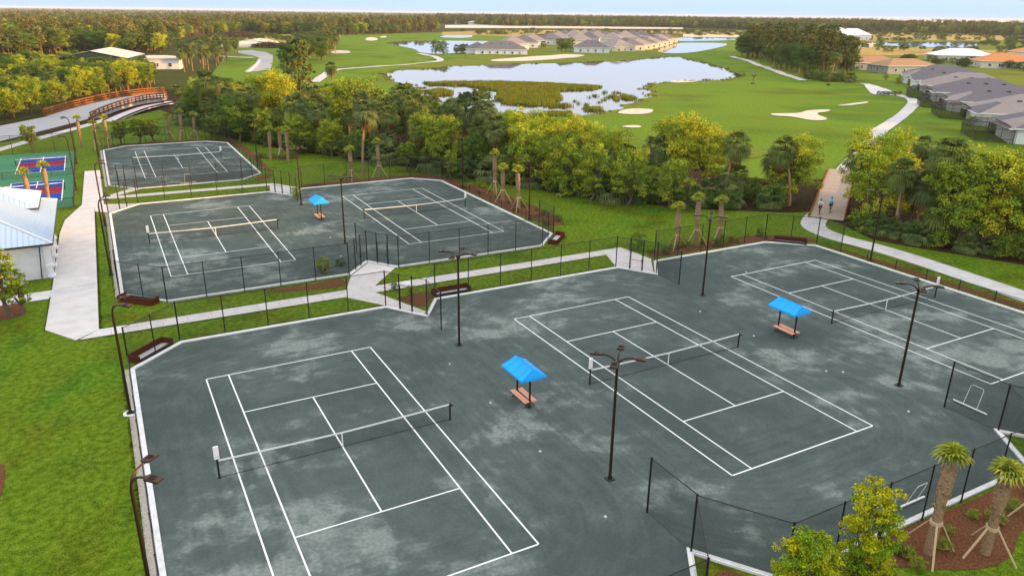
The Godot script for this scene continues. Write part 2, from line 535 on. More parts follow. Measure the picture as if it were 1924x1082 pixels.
# ---------------------------------------------------------------- nets
func make_net_parts(o: Node3D, box_side: float) -> void:
	# x along the net, origin on the ground under its middle
	var hw := 6.4
	for e in [-1.0, 1.0]:
		var mb := MB.new()
		mb.tube([Vector3(hw * e, 0, 0), Vector3(hw * e, 1.09, 0)], [0.055, 0.055], 10)
		mb.tube([Vector3(hw * e, 1.09, 0), Vector3(hw * e, 1.12, 0)], [0.062, 0.05], 10)
		var p := part(o, "post", mb.build(), M.black_metal)
		if e != box_side:
			var rb := MB.new()
			rb.box(Vector3(hw * e + 0.1 * e, 0.95, 0), Vector3(0.14, 0.1, 0.1))
			rb.rod(Vector3(hw * e + 0.17 * e, 0.95, 0.03), Vector3(hw * e + 0.17 * e, 0.95, 0.22), 0.012)
			part(p, "winder", rb.build(), M.black_metal)
	var top := func(x: float) -> float: return 0.93 + 0.13 * pow(absf(x) / hw, 1.4)
	# netting: cords
	var cb := MB.new()
	var t := 0.0022
	var x := -hw
	while x <= hw:
		var y1: float = top.call(x) - 0.03
		cb.quad(Vector3(x - t, 0.03, 0), Vector3(x + t, 0.03, 0), Vector3(x + t, y1, 0), Vector3(x - t, y1, 0))
		x += 0.05
	for j in 21:
		var f := 0.03 + j * 0.045
		var segs := 16
		for k in segs:
			var xa := -hw + 2 * hw * k / segs
			var xb := -hw + 2 * hw * (k + 1) / segs
			var ya: float = 0.03 + (top.call(xa) - 0.06) * j / 20.0
			var yb: float = 0.03 + (top.call(xb) - 0.06) * j / 20.0
			cb.quad(Vector3(xa, ya - t, 0.001), Vector3(xb, yb - t, 0.001), Vector3(xb, yb + t, 0.001), Vector3(xa, ya + t, 0.001))
	part(o, "netting", cb.build(), M.net_cord)
	# white headband
	var hb := MB.new()
	for k in 16:
		var xa := -hw + 2 * hw * k / 16.0
		var xb := -hw + 2 * hw * (k + 1) / 16.0
		var a := Vector3(xa, top.call(xa), 0); var b := Vector3(xb, top.call(xb), 0)
		for q in [[Vector3(0, 0, 0.016), Vector3(0, -0.075, 0.016)], [Vector3(0, -0.075, -0.016), Vector3(0, 0, -0.016)], [Vector3(0, 0.006, -0.016), Vector3(0, 0.006, 0.016)]]:
			hb.quad(a + q[1], b + q[1], b + q[0], a + q[0])
	part(o, "headband", hb.build(), M.white_paint)
	var lb := MB.new()
	for k in 8:
		lb.rod(Vector3(-hw + 1.6 * k, 0.045, 0), Vector3(-hw + 1.6 * (k + 1), 0.045, 0), 0.014, 5)
	part(o, "bottom_cord", lb.build(), M.net_cord)
	var sb := MB.new()
	sb.box(Vector3(0, 0.475, 0), Vector3(0.06, 0.93, 0.036))
	part(o, "centre_strap", sb.build(), M.white_paint)
	if box_side != 0.0:
		var wb := MB.new()
		wb.bbox(Vector3(hw * box_side, 1.50, 0), Vector3(0.26, 0.72, 0.10), 0.02)
		var wp := part(o, "score_board", wb.build(), M.white_plastic)
		var rb2 := MB.new()
		rb2.box(Vector3(hw * box_side, 1.30, 0.056), Vector3(0.2, 0.02, 0.012))
		part(wp, "rail", rb2.build(), M.lens_grey)

# ---------------------------------------------------------------- chain link fences
var link_mesh := {}
var fpost := {}

func chain_link(w: float, h: float) -> ArrayMesh:
	var key := "%.2f_%.2f" % [w, h]
	if link_mesh.has(key): return link_mesh[key]
	var mb := MB.new()
	var s := 0.085
	var t := 0.0034
	var y0 := 0.05
	for dir in [1.0, -1.0]:
		var k := -h
		while k < w + h:
			# line x = k + dir * y (or mirrored)
			var a := Vector2(k, y0) if dir > 0 else Vector2(k + h, y0)
			var b := Vector2(k + (h - y0), h) if dir > 0 else Vector2(k + y0, h)
			# clip to 0..w
			if maxf(a.x, b.x) > 0.001 and minf(a.x, b.x) < w - 0.001:
				var d := b - a
				var t0 := 0.0; var t1 := 1.0
				var ta := (0.0 - a.x) / d.x; var tb := (w - a.x) / d.x
				t0 = maxf(t0, minf(ta, tb)); t1 = minf(t1, maxf(ta, tb))
				if t1 > t0:
					var p := a + d * t0; var q := a + d * t1
					var nn := Vector2(-d.y, d.x).normalized() * t
					mb.quad(Vector3(p.x - nn.x, p.y - nn.y, 0.002 * dir), Vector3(q.x - nn.x, q.y - nn.y, 0.002 * dir), Vector3(q.x + nn.x, q.y + nn.y, 0.002 * dir), Vector3(p.x + nn.x, p.y + nn.y, 0.002 * dir))
			k += s
	link_mesh[key] = mb.build()
	return link_mesh[key]

func fence_post(r: float, h: float) -> ArrayMesh:
	var key := "%.3f_%.2f" % [r, h]
	if not fpost.has(key):
		var mb := MB.new()
		mb.tube([Vector3(0, -0.05, 0), Vector3(0, h, 0), Vector3(0, h + 0.015, 0), Vector3(0, h + 0.06, 0)], [r, r, r * 1.25, r * 0.4], 8)
		fpost[key] = mb.build()
	return fpost[key]

func fence(label: String, pts: Array, h: float, gates := [], skip_first := false, skip_last := false, bay := 3.05) -> void:
	# pts: u, v pairs; gates: indices of segments that hold a gate
	var o := thing("chain_link_fence", label, "fence", K(pts[0], pts[1]), 0.0, "black chain link fences round the courts")
	var org := o.position
	var nseg := int(pts.size() / 2) - 1
	for i in nseg:
		var a := K(pts[i * 2], pts[i * 2 + 1]); var b := K(pts[i * 2 + 2], pts[i * 2 + 3])
		var L := a.distance_to(b)
		var d := (b - a) / L
		var bs := Basis(d, Vector3.UP, d.cross(Vector3.UP))
		if not (i == 0 and skip_first): part(o, "post", fence_post(0.052, h), M.black_metal, a - org)
		if i == nseg - 1 and not skip_last: part(o, "post", fence_post(0.052, h), M.black_metal, b - org)
		var spans := [[0.0, L]]
		if i in gates:
			var g0 := L * 0.5 - 0.62; var g1 := L * 0.5 + 0.62
			spans = [[0.0, g0], [g1, L]]
			for g in [g0, g1]: part(o, "post", fence_post(0.05, h), M.black_metal, a + d * g - org)
			gate(a + d * g0, a + d * g1, h)
			var tr := MB.new()
			tr.rod(a + d * g0 + Vector3(0, h - 0.04, 0) - org, a + d * g1 + Vector3(0, h - 0.04, 0) - org, 0.026, 6)
			part(o, "top_rail", tr.build(), M.black_metal)
		for sp in spans:
			var l: float = sp[1] - sp[0]
			var nb := maxi(1, roundi(l / bay))
			var bw := l / nb
			for k in nb:
				var p: Vector3 = a + d * (sp[0] + bw * k)
				if k > 0: part(o, "post", fence_post(0.04, h), M.black_metal, p - org)
				var sx := bw
				var cm := chain_link(3.05, h)
				part(o, "wire_mesh", cm, M.wire, p - org, Basis(bs.x * (sx / 3.05), bs.y, bs.z))
			var tr := MB.new()
			tr.rod(a + d * sp[0] + Vector3(0, h - 0.02, 0) - org, a + d * sp[1] + Vector3(0, h - 0.02, 0) - org, 0.027, 6)
			part(o, "top_rail", tr.build(), M.black_metal)
			var bw2 := MB.new()
			bw2.rod(a + d * sp[0] + Vector3(0, 0.06, 0) - org, a + d * sp[1] + Vector3(0, 0.06, 0) - org, 0.008, 4)
			part(o, "bottom_wire", bw2.build(), M.black_metal)

var gate_labels := []
func gate(a: Vector3, b: Vector3, h: float) -> void:
	var d := (b - a).normalized()
	var lab: String = gate_labels.pop_front() if gate_labels.size() > 0 else "black framed chain link gate in the court fence"
	var o := thing("court_gate", lab, "gate", a, 0.0, "black gates in the court fences")
	var w := a.distance_to(b)
	var mb := MB.new()
	var e := 0.09
	var top := 2.13
	for x in [e, w - e]: mb.rod(d * x + Vector3(0, 0.08, 0), d * x + Vector3(0, top, 0), 0.026, 6)
	for y in [0.1, 1.05, top]: mb.rod(d * e + Vector3(0, y, 0), d * (w - e) + Vector3(0, y, 0), 0.024, 6)
	part(o, "frame", mb.build(), M.black_metal)
	var hb := MB.new()
	for y in [0.35, 1.8]: hb.box(d * 0.06 + Vector3(0, y, 0), Vector3(0.08, 0.06, 0.08))
	part(o, "hinge", hb.build(), M.black_metal)
	var lb := MB.new()
	lb.box(d * (w - 0.09) + Vector3(0, 1.05, 0), Vector3(0.12, 0.14, 0.12))
	part(o, "latch", lb.build(), M.black_metal)
	part(o, "wire_mesh", chain_link(1.06, 2.05), M.wire, d * e, Basis(d * ((w - 2 * e) / 1.06), Vector3.UP, d.cross(Vector3.UP)))
	var tb := MB.new()
	tb.rod(Vector3(0, top + 0.09, 0) + d * 0.0, d * w + Vector3(0, top + 0.09, 0), 0.02, 6)
	part(o, "transom", tb.build(), M.black_metal)

# ---------------------------------------------------------------- lamps
func make_lamp(label: String, pos: Vector3, dirs: Array, plinth := false) -> Node3D:
	# dirs: headings of the arms in degrees, measured in the court axes
	var o := thing("court_lamp", label, "lamp post", pos, deg_to_rad(COURT_YAW), "dark lamp posts round the courts")
	var mb := MB.new()
	mb.tube([Vector3(0, 0.0, 0), Vector3(0, 3.5, 0), Vector3(0, 6.35, 0)], [0.085, 0.078, 0.068], 10)
	part(o, "pole", mb.build(), M.bronze_metal)
	var pb := MB.new()
	pb.bbox(Vector3(0, 0.05, 0), Vector3(0.42, 0.1, 0.42), 0.02)
	pb.tube([Vector3(0, 0.1, 0), Vector3(0, 0.22, 0)], [0.14, 0.1], 10)
	part(o, "base_plate", pb.build(), M.black_metal)
	if plinth:
		var cb := MB.new()
		cb.tube([Vector3(0, -0.1, 0), Vector3(0, 0.06, 0)], [0.42, 0.40], 18)
		part(o, "footing", cb.build(), M.concrete_white)
	for deg in dirs:
		var a := deg_to_rad(deg)
		var d := Vector3(cos(a), 0, -sin(a))
		var ab := MB.new()
		ab.tube([Vector3(0, 6.28, 0), d * 0.03 + Vector3(0, 6.5, 0), d * 0.10 + Vector3(0, 6.68, 0), d * 0.24 + Vector3(0, 6.83, 0), d * 0.45 + Vector3(0, 6.92, 0), d * 0.78 + Vector3(0, 6.97, 0)], [0.058, 0.055, 0.05, 0.048, 0.046, 0.044], 8)
		var arm := part(o, "arm", ab.build(), M.bronze_metal)
		var side := d.cross(Vector3.UP)
		var up := (Vector3.UP + d * 0.06).normalized()
		var fwd := side.cross(up) * -1.0
		var bs := Basis(fwd, up, side)
		var hb := MB.new()
		hb.bbox(d * 1.06 + Vector3(0, 6.98, 0), Vector3(0.60, 0.09, 0.36), 0.03, bs)
		hb.box(d * 0.80 + Vector3(0, 6.975, 0), Vector3(0.16, 0.10, 0.12), bs)
		for k in 5: hb.box(d * (0.92 + 0.055 * k) + Vector3(0, 7.035, 0), Vector3(0.014, 0.03, 0.26), bs)
		part(arm, "lamp_head", hb.build(), M.bronze_metal)
		var lb := MB.new()
		lb.box(d * 1.08 + Vector3(0, 6.926, 0), Vector3(0.46, 0.012, 0.28), bs)
		part(arm, "lens", lb.build(), M.lens_grey)
	return o

# ---------------------------------------------------------------- canopied benches
func make_bench(label: String, u: float, v: float) -> void:
	var o := thing("canopy_bench", label, "bench", K(u, v), deg_to_rad(COURT_YAW), "benches under blue canopies")
	# local x = across (u), -z = along (v)
	for e in [-1.0, 1.0]:
		var mb := MB.new()
		mb.box(Vector3(0, 1.32, e * 0.78), Vector3(0.09, 2.64, 0.09))
		part(o, "post", mb.build(), M.black_metal)
		var fb := MB.new()
		fb.box(Vector3(0, 0.03, e * 0.78), Vector3(0.34, 0.06, 0.24))
		fb.box(Vector3(0, 0.40, e * 0.78), Vector3(0.86, 0.06, 0.06))
		fb.box(Vector3(-0.19, 0.22, e * 0.78), Vector3(0.46, 0.05, 0.05), Basis(Vector3(0, 0, 1), 0.75))
		fb.box(Vector3(0.19, 0.22, e * 0.78), Vector3(0.46, 0.05, 0.05), Basis(Vector3(0, 0, 1), -0.75))
		part(o, "bracket", fb.build(), M.black_metal)
		var rb := MB.new()
		rb.box(Vector3(0, 2.12, e * 0.78), Vector3(1.5, 0.05, 0.05))
		rb.box(Vector3(-0.38, 2.36, e * 0.78), Vector3(0.95, 0.04, 0.04), Basis(Vector3(0, 0, 1), 0.62))
		rb.box(Vector3(0.38, 2.36, e * 0.78), Vector3(0.95, 0.04, 0.04), Basis(Vector3(0, 0, 1), -0.62))
		part(o, "roof_truss", rb.build(), M.black_metal)
	for x in [-0.34, -0.155, 0.155, 0.34]:
		var sb := MB.new()
		sb.bbox(Vector3(x, 0.455, 0), Vector3(0.165, 0.05, 1.86), 0.012)
		part(o, "seat_plank", sb.build(), M.plank_pink)
	# gabled canvas: ridge shorter than the eaves so that the ends slope a little
	var A := 0.86
	var B := 1.28
	var rz := 1.08
	var yr := 2.70
	var ye := 2.16
	var cb := MB.new()
	var n := 6
	for e in [-1.0, 1.0]:
		for k in n:
			# slightly sagging slope
			var t0 := float(k) / n; var t1 := float(k + 1) / n
			var f := func(t: float, zs: float) -> Vector3: return Vector3(e * A * t, lerpf(yr, ye, t) - 0.035 * sin(t * PI), zs * lerpf(rz, B, t))
			var a: Vector3 = f.call(t0, -1.0); var b: Vector3 = f.call(t0, 1.0); var c: Vector3 = f.call(t1, 1.0); var d: Vector3 = f.call(t1, -1.0)
			if e > 0: cb.quad(b, c, d, a)
			else: cb.quad(a, d, c, b)
	# gable ends
	for e in [-1.0, 1.0]:
		var r := Vector3(0, yr, e * rz); var l := Vector3(-A, ye, e * B); var q := Vector3(A, ye, e * B)
		if e > 0: cb.tri(r, l, q)
		else: cb.tri(r, q, l)
	# valance
	for e in [-1.0, 1.0]:
		cb.quad(Vector3(e * A, ye - 0.12, e * B), Vector3(e * A, ye - 0.12, -e * B), Vector3(e * A, ye, -e * B), Vector3(e * A, ye, e * B))
		cb.quad(Vector3(-e * A, ye - 0.12, e * B), Vector3(e * A, ye - 0.12, e * B), Vector3(e * A, ye, e * B), Vector3(-e * A, ye, e * B))
	var can := part(o, "canopy", cb.build(), M.canvas_blue)
	for e in [-1.0, 1.0]:
		for zz in [-0.62, 0.0, 0.62]:
			var sm := MB.new()
			var pts := []; var rr := []
			for k in n + 1:
				var t := float(k) / n
				pts.append(Vector3(e * A * t, lerpf(yr, ye, t) - 0.035 * sin(t * PI) + 0.004, zz * lerpf(rz, B, t))); rr.append(0.012)
			sm.tube(pts, rr, 4)
			part(can, "seam", sm.build(), M.canvas_seam)
	var rs := MB.new()
	rs.rod(Vector3(0, yr, -rz), Vector3(0, yr, rz), 0.02, 6)
	part(can, "ridge_seam", rs.build(), M.canvas_seam)

# ---------------------------------------------------------------- low wooden trough at a court corner
func trough(label: String, u: float, v: float, turn: float, L := 3.2, W := 0.9) -> void:
	var o := thing("timber_trough", label, "trough", K(u, v), deg_to_rad(COURT_YAW + turn), "low brown timber troughs at the court corners")
	for e in [-1.0, 1.0]:
		for y in [0.09, 0.272, 0.452]:
			var eb := MB.new()
			eb.bbox(Vector3(e * (L * 0.5), y, 0), Vector3(0.09, 0.175, W), 0.01)
			part(o, "board", eb.build(), M.timber_brown)
	for y in [0.09, 0.272, 0.452]:
		var bb := MB.new()
		bb.bbox(Vector3(0, y, -W * 0.5 - 0.05), Vector3(L + 0.09, 0.175, 0.09), 0.01)
		part(o, "board", bb.build(), M.timber_brown)
	var fb := MB.new()
	fb.bbox(Vector3(0, 0.06, 0), Vector3(L - 0.1, 0.12, W - 0.02), 0.01)
	part(o, "concrete_floor", fb.build(), M.concrete_path)
	var gb := MB.new()
	gb.bbox(Vector3(0, 0.16, W * 0.5 - 0.02), Vector3(L - 0.12, 0.3, 0.10), 0.01)
	part(o, "front_board", gb.build(), M.black_metal)

func drag_brush(label: String, pos: Vector3, yaw: float) -> void:
	# wide court broom stood against the fence: long white head and a hoop handle
	var o := thing("drag_brush", label, "court brush", pos, yaw, "white court drag brushes")
	var hb := MB.new()
	hb.box(Vector3(0, 0.09, 0), Vector3(2.1, 0.07, 0.09))
	part(o, "brush_head", hb.build(), M.white_plastic)
	var bb := MB.new()
	bb.box(Vector3(0, 0.03, 0), Vector3(2.06, 0.06, 0.06))
	part(o, "bristles", bb.build(), M.wire)
	var tb := MB.new()
	tb.tube([Vector3(-0.42, 0.12, 0), Vector3(-0.40, 1.25, 0.35), Vector3(-0.32, 1.36, 0.38), Vector3(0.32, 1.36, 0.38), Vector3(0.40, 1.25, 0.35), Vector3(0.42, 0.12, 0)], [0.018, 0.018, 0.018, 0.018, 0.018, 0.018], 6)
	part(o, "hoop_handle", tb.build(), M.white_plastic)

func build_courts() -> void:
	pad(PAD1, 0.0, 0.0, [[0.0, 0.0], [22.6, 0.0], [45.17, 0.0]])
	pad(PAD2, 0.0, 46.25, [[0.0, 46.2], [22.56, 46.3]])
	pad(PAD3, -4.0, 92.4, [[0.95, 92.4]])
	# nets
	var nets := [[0.0, 0.0, -1.0, "and score board, beside the open lawn"], [22.6, 0.0, -1.0, "and score board, on the middle court"], [45.17, 0.0, 1.0, "and score board, beside the footpath"], [0.0, 46.2, -1.0, "on the court beside the clubhouse walk, sagging black netting"], [22.56, 46.3, 1.0, "on the court beside the mulched palm bed and lawn"], [0.95, 92.4, 1.0, "on the single court behind, nearest the road bridge"]]
	for q in nets:
		var o := thing("tennis_net", "black tennis net with white headband " + q[3], "tennis net", K(q[0], q[1], 0.03), deg_to_rad(COURT_YAW), "tennis nets")
		make_net_parts(o, q[2])
	# benches
	make_bench("pink plank bench under blue gabled canopy between lawn court and middle court", 11.3, 0.0)
	make_bench("pink plank bench under blue gabled canopy between middle court and footpath court", 33.9, 0.1)
	make_bench("pink plank bench under blue gabled canopy on the pair of courts behind", 11.5, 48.2)
	# lamps
	var four := [45, 135, 225, 315]
	make_lamp("four-armed dark lamp post between two courts, beside a short divider fence", K(11.27, -9.2), four)
	make_lamp("four-armed dark lamp post beyond the blue canopy, in front of a walkway gate", K(11.25, 9.35), four)
	make_lamp("four-armed dark lamp post beside the net of the footpath court", K(34.05, -9.25), four)
	make_lamp("four-armed dark lamp post beside the palm bed end of the large court area", K(34.0, 9.35), four)
	make_lamp("four-armed dark lamp post in front of the blue canopy on the rear courts", K(11.27, 37.5), four)
	make_lamp("four-armed dark lamp post at the rear gate behind the blue canopy", K(11.25, 55.9), four)
	make_lamp("two-armed dark lamp post on a white round footing beside the lawn", K(-10.02, 9.3), [45, -45], true)
	make_lamp("two-armed dark lamp post leaning over the kerb beside the open lawn", K(-10.02, -9.3), [45, -45], true)
	make_lamp("two-armed dark lamp post on the grass strip opposite the clubhouse corner", K(-10.2, 37.2), [45, -45])
	make_lamp("two-armed dark lamp post on the grass strip near the walkway bend", K(-10.2, 55.6), [45, -45])
	make_lamp("two-armed dark lamp post beside the single rear court and walkway", K(-9.9, 83.4), [45, -45])
	make_lamp("two-armed dark lamp post at the far corner of the single rear court", K(-9.9, 101.5), [45, -45])
	make_lamp("two-armed dark lamp post in the mulch bed of young palms", K(32.9, 37.4), [135, 225])
	make_lamp("two-armed dark lamp post in the mulch by small round trees", K(32.9, 55.6), [135, 225])
	make_lamp("two-armed dark lamp post on the lawn side of the single rear court", K(11.3, 83.4), [135, 225])
	make_lamp("two-armed dark lamp post beside the footpath along the low fence", K(55.4, 9.3), [135, 225])
	# fences
	gate_labels = ["black chain link gate of the large courts, by the small planted bed", "black chain link gate of the large courts at the end of the walkway", "black chain link gate of the rear pair facing the clubhouse side", "black chain link gate of the rear pair facing the palm bed side", "black chain link gate of the rear pair beside the bench canopy", "black chain link gate of the rear pair near the walkway bend", "black chain link gate of the single rear court by the walkway"]
	var T := 3.05
	var S := 1.07
	fence("tall black fence between the open lawn corner and the planted bed gate", [-9.75, 15.6, -6.32, 18.9, 9.1, 18.9, 11.3, 15.5], T, [2])
	fence("tall black fence along the walkway between the two gates of the large courts", [11.3, 15.5, 13.35, 18.75, 31.75, 18.8, 33.95, 15.55], T, [2], true)
	fence("tall black fence from the end gate past the mulch bed to the footpath corner", [33.95, 15.55, 36.25, 18.75, 50.9, 18.75, 54.85, 15.4, 54.85, 12.4], T, [], true)
	fence("low black fence between the footpath court and the footpath", [54.85, 12.4, 54.85, -12.4], S, [], true)
	fence("tall black fence beside mulch bed with the young palms, around the court corner", [54.85, -12.4, 54.85, -15.5, 51.4, -18.8, 36.4, -18.8, 34.05, -15.65], T)
	fence("tall black fence in front of the yellow bushes and braced palm trunks", [34.05, -15.65, 31.65, -18.8, 13.45, -18.8, 11.2, -15.5], T, [], true)
	fence("tall black fence running out under the lens at the lawn court end", [11.2, -15.5, 8.85, -18.8, -6.3, -18.8, -9.75, -15.5], T, [], true)
	fence("short black divider fence beside the tall near lamp post", [11.25, -15.45, 11.25, -12.3], T, [], true)
	fence("short black divider fence below the small planted bed gate", [11.25, 15.45, 11.22, 12.5], T, [], true)
	fence("short black divider fence below the end gate of the walkway", [33.96, 15.5, 33.98, 12.4], T, [], true)
	fence("short black divider fence with a white brush hanging by it", [34.05, -15.6, 34.0, -12.4], T, [], true)
	fence("low black fence along the white kerb beside the open lawn", [-9.75, 15.6, -9.75, -15.5], S, [], true, true)
	fence("tall black fence of the rear pair from clubhouse corner to the bush by the gate", [-9.7, 34.3, -9.7, 31.1, -6.4, 27.7, 8.75, 27.7, 11.4, 30.7], T, [3])
	fence("tall black fence of the rear pair between the gate and the lawn corner", [11.4, 30.7, 13.5, 27.8, 28.95, 27.7], T, [0], true)
	fence("tall black fence round the lawn corner of the rear pair, beside a timber trough", [28.95, 27.7, 32.4, 31.2, 32.4, 34.3], T, [], true)
	fence("low black fence between the rear pair and the mulched palm bed", [32.4, 34.3, 32.4, 58.4], S, [], true, true)
	fence("tall black fence behind the rear pair in front of the mulch and small trees", [32.4, 58.4, 32.4, 61.5, 29.0, 64.9, 13.5, 64.8, 11.3, 61.6], T)
	fence("tall black fence behind the clubhouse side court along the narrow path", [11.3, 61.6, 8.95, 64.75, -6.4, 64.75, -9.7, 61.2, -9.7, 58.2], T, [0, 2], true)
	fence("short black divider fence behind the rear bench canopy", [11.3, 61.5, 11.3, 58.0], T, [], true)
	fence("short black divider fence beside the rear pair front gate", [11.4, 30.8, 11.4, 34.0], T, [], true)
	fence("low black fence between the rear pair and the clubhouse walk", [-9.7, 58.2, -9.7, 34.3], S, [], true, true)
	fence("tall black fence in front of the single rear court along the path", [-9.3, 80.4, -9.3, 77.2, -5.9, 73.75, 7.4, 73.75, 10.7, 77.1, 10.7, 80.3], T, [1])
	fence("low black fence on the lawn side of the single rear court", [10.7, 80.3, 10.7, 104.3], S, [], true, true)
	fence("tall black fence behind the single rear court under the dark trees", [10.7, 104.3, 10.7, 107.4, 7.4, 110.6, -5.7, 110.8, -9.3, 107.4, -9.3, 104.2], T)
	fence("low black fence between the single rear court and the grass strip", [-9.3, 104.2, -9.3, 80.4], S, [], true, true)
	# troughs
	trough("low brown timber trough at the lawn corner of the large courts", -8.25, 17.75, 45.0)
	trough("low brown timber trough beside the planted bed gate fence", 15.1, 19.35, 0.0)
	trough("low brown timber trough at the far corner by the footpath bend", 53.1, 17.3, -45.0)
	trough("low brown timber trough outside the fence at the rear pair lawn corner", 31.4, 29.0, -135.0)
	trough("low brown timber trough at the clubhouse corner of the rear pair", -8.4, 28.9, 135.0)
	# drag brushes
	drag_brush("white drag brush stood against the divider fence of the footpath court", K(35.26, -13.2, 0.03), deg_to_rad(COURT_YAW + 90.0))
	drag_brush("white drag brush behind the fence next to braced palm trunks", K(23.2, -17.75, 0.03), deg_to_rad(COURT_YAW))
	drag_brush("white drag brush against the front fence of the single rear court", K(0.4, 74.6, 0.03), deg_to_rad(COURT_YAW))
	# sprinkler caps
	for q in [[845, 685], [922, 758], [1015, 849], [1138, 972], [1402, 512], [1316, 586], [1417, 632], [1553, 698], [1585, 700], [1708, 774], [640, 482], [620, 447]]:
		var w := P(q[0], q[1])
		var mb := MB.new()
		mb.tube([Vector3(0, 0, 0), Vector3(0, 0.025, 0), Vector3(0, 0.04, 0)], [0.085, 0.08, 0.04], 12)
		mb.tube([Vector3(0, 0.035, 0), Vector3(0, 0.06, 0)], [0.035, 0.03], 8)
		var o := MeshInstance3D.new()
		o.name = numbered("sprinkler_cap")
		o.mesh = mb.build(); o.material_override = M.white_plastic
		add_child(o)
		o.position = Vector3(w.x, 0.031, w.z)
		tag(o, "small white round sprinkler cap flush in the court surface", "sprinkler", "white sprinkler caps on the courts")

# ---------------------------------------------------------------- ground, golf course, lake
var LAKE := PackedVector2Array()
var waters := []
var waters_raw := []
var nz := FastNoiseLite.new()
var nz2 := FastNoiseLite.new()

func poly_dist(p: Vector2, poly: PackedVector2Array) -> float:
	var best := 1e9
	var k := poly.size()
	for i in k:
		var q := Geometry2D.get_closest_point_to_segment(p, poly[i], poly[(i + 1) % k])
		best = minf(best, p.distance_to(q))
	return best

func golf_h(x: float, z: float) -> float:
	# gentle mounds of the golf course, level near the water and near the courts
	var e := smoothstep(-118.0, -150.0, z) * smoothstep(-620.0, -520.0, z) * smoothstep(-120.0, -60.0, x) * smoothstep(160.0, 120.0, x)
	if e <= 0.0: return 0.0
	var p := Vector2(x, z)
	for w in waters_raw:
		if Geometry2D.is_point_in_polygon(p, w): return 0.0
		var d := poly_dist(p, w)
		e *= smoothstep(2.0, 26.0, d)
	var v := nz.get_noise_2d(x, z) * 0.5 + 0.5
	return e * (v * v * 1.5 + 0.3 * nz2.get_noise_2d(x, z) * v)

var mow := 0.0
var mow_w := 9.0
func sheet(poly: PackedVector2Array, y: float, cell: float, hilly: bool, tint := 0.0, tfreq := 0.03, tseed := 1, warm := 0.5) -> ArrayMesh:
	# poly clipped to a grid so that it can follow the mounds and carry soft colour patches
	var v := PackedVector3Array(); var n := PackedVector3Array(); var c := PackedColorArray()
	var lo := poly[0]; var hi := poly[0]
	for p in poly:
		lo = lo.min(p); hi = hi.max(p)
	var fn := FastNoiseLite.new()
	fn.seed = tseed; fn.frequency = tfreq; fn.fractal_octaves = 4
	var x := floorf(lo.x / cell) * cell
	var hc := {}
	while x < hi.x:
		var z := floorf(lo.y / cell) * cell
		while z < hi.y:
			var sq := PackedVector2Array([Vector2(x, z), Vector2(x + cell, z), Vector2(x + cell, z + cell), Vector2(x, z + cell)])
			var ins := 0
			for q in sq:
				if Geometry2D.is_point_in_polygon(q, poly): ins += 1
			var pieces := []
			if ins == 4: pieces = [sq]
			else: pieces = Geometry2D.intersect_polygons(sq, poly)
			for pc in pieces:
				var ix: PackedInt32Array
				if pc.size() == 4 and ins == 4: ix = PackedInt32Array([0, 1, 2, 0, 2, 3])
				else: ix = Geometry2D.triangulate_polygon(pc)
				for k in range(0, ix.size(), 3):
					var q := [pc[ix[k]], pc[ix[k + 1]], pc[ix[k + 2]]]
					if (q[1] - q[0]).cross(q[2] - q[0]) < 0: q = [q[0], q[2], q[1]]
					for p in q:
						var hh := 0.0
						if hilly:
							if not hc.has(p): hc[p] = golf_h(p.x, p.y)
							hh = hc[p]
						v.push_back(Vector3(p.x, y + hh, p.y))
						if hilly:
							var ka: Vector2 = p + Vector2(1.5, 0); var kb: Vector2 = p + Vector2(0, 1.5)
							if not hc.has(ka): hc[ka] = golf_h(ka.x, ka.y)
							if not hc.has(kb): hc[kb] = golf_h(kb.x, kb.y)
							n.push_back(Vector3(-(hc[ka] - hh) / 1.5, 1, -(hc[kb] - hh) / 1.5).normalized())
						else: n.push_back(Vector3.UP)
						var t := 1.0
						var g := 0.0
						var dry := 0.0
						if tint > 0.0:
							t = 1.0 + fn.get_noise_2d(p.x, p.y) * tint
							g = fn.get_noise_2d(p.x + 300.0, p.y - 150.0) * tint * warm
							dry = clampf(fn.get_noise_2d(p.x * 0.35 - 700.0, p.y * 0.35 + 90.0) * 1.9 + fn.get_noise_2d(p.x * 1.7, p.y * 1.7 + 55.0) * 0.7, 0.0, 1.0) * tint * 1.35
						if mow > 0.0: t *= 1.0 + mow * clampf(sin((p.x * 0.86 + p.y * 0.5) * TAU / mow_w) * 3.0, -1.0, 1.0)
						c.push_back(Color(t * (1.0 + g) * (1.0 + 1.0 * dry), t * (1.0 + 0.42 * dry), t * (1.0 - g * 0.3) * (1.0 + 1.8 * dry)))
			z += cell
		x += cell
	var arr := []
	arr.resize(Mesh.ARRAY_MAX)
	arr[Mesh.ARRAY_VERTEX] = v; arr[Mesh.ARRAY_NORMAL] = n; arr[Mesh.ARRAY_COLOR] = c
	var m := ArrayMesh.new()
	m.add_surface_from_arrays(Mesh.PRIMITIVE_TRIANGLES, arr)
	return m

func smooth_poly(p: PackedVector2Array, times := 2) -> PackedVector2Array:
	var r := p
	for t in times:
		var o := PackedVector2Array()
		for i in r.size():
			var a := r[i]; var b := r[(i + 1) % r.size()]
			o.push_back(a.lerp(b, 0.25)); o.push_back(a.lerp(b, 0.75))
		r = o
	return r

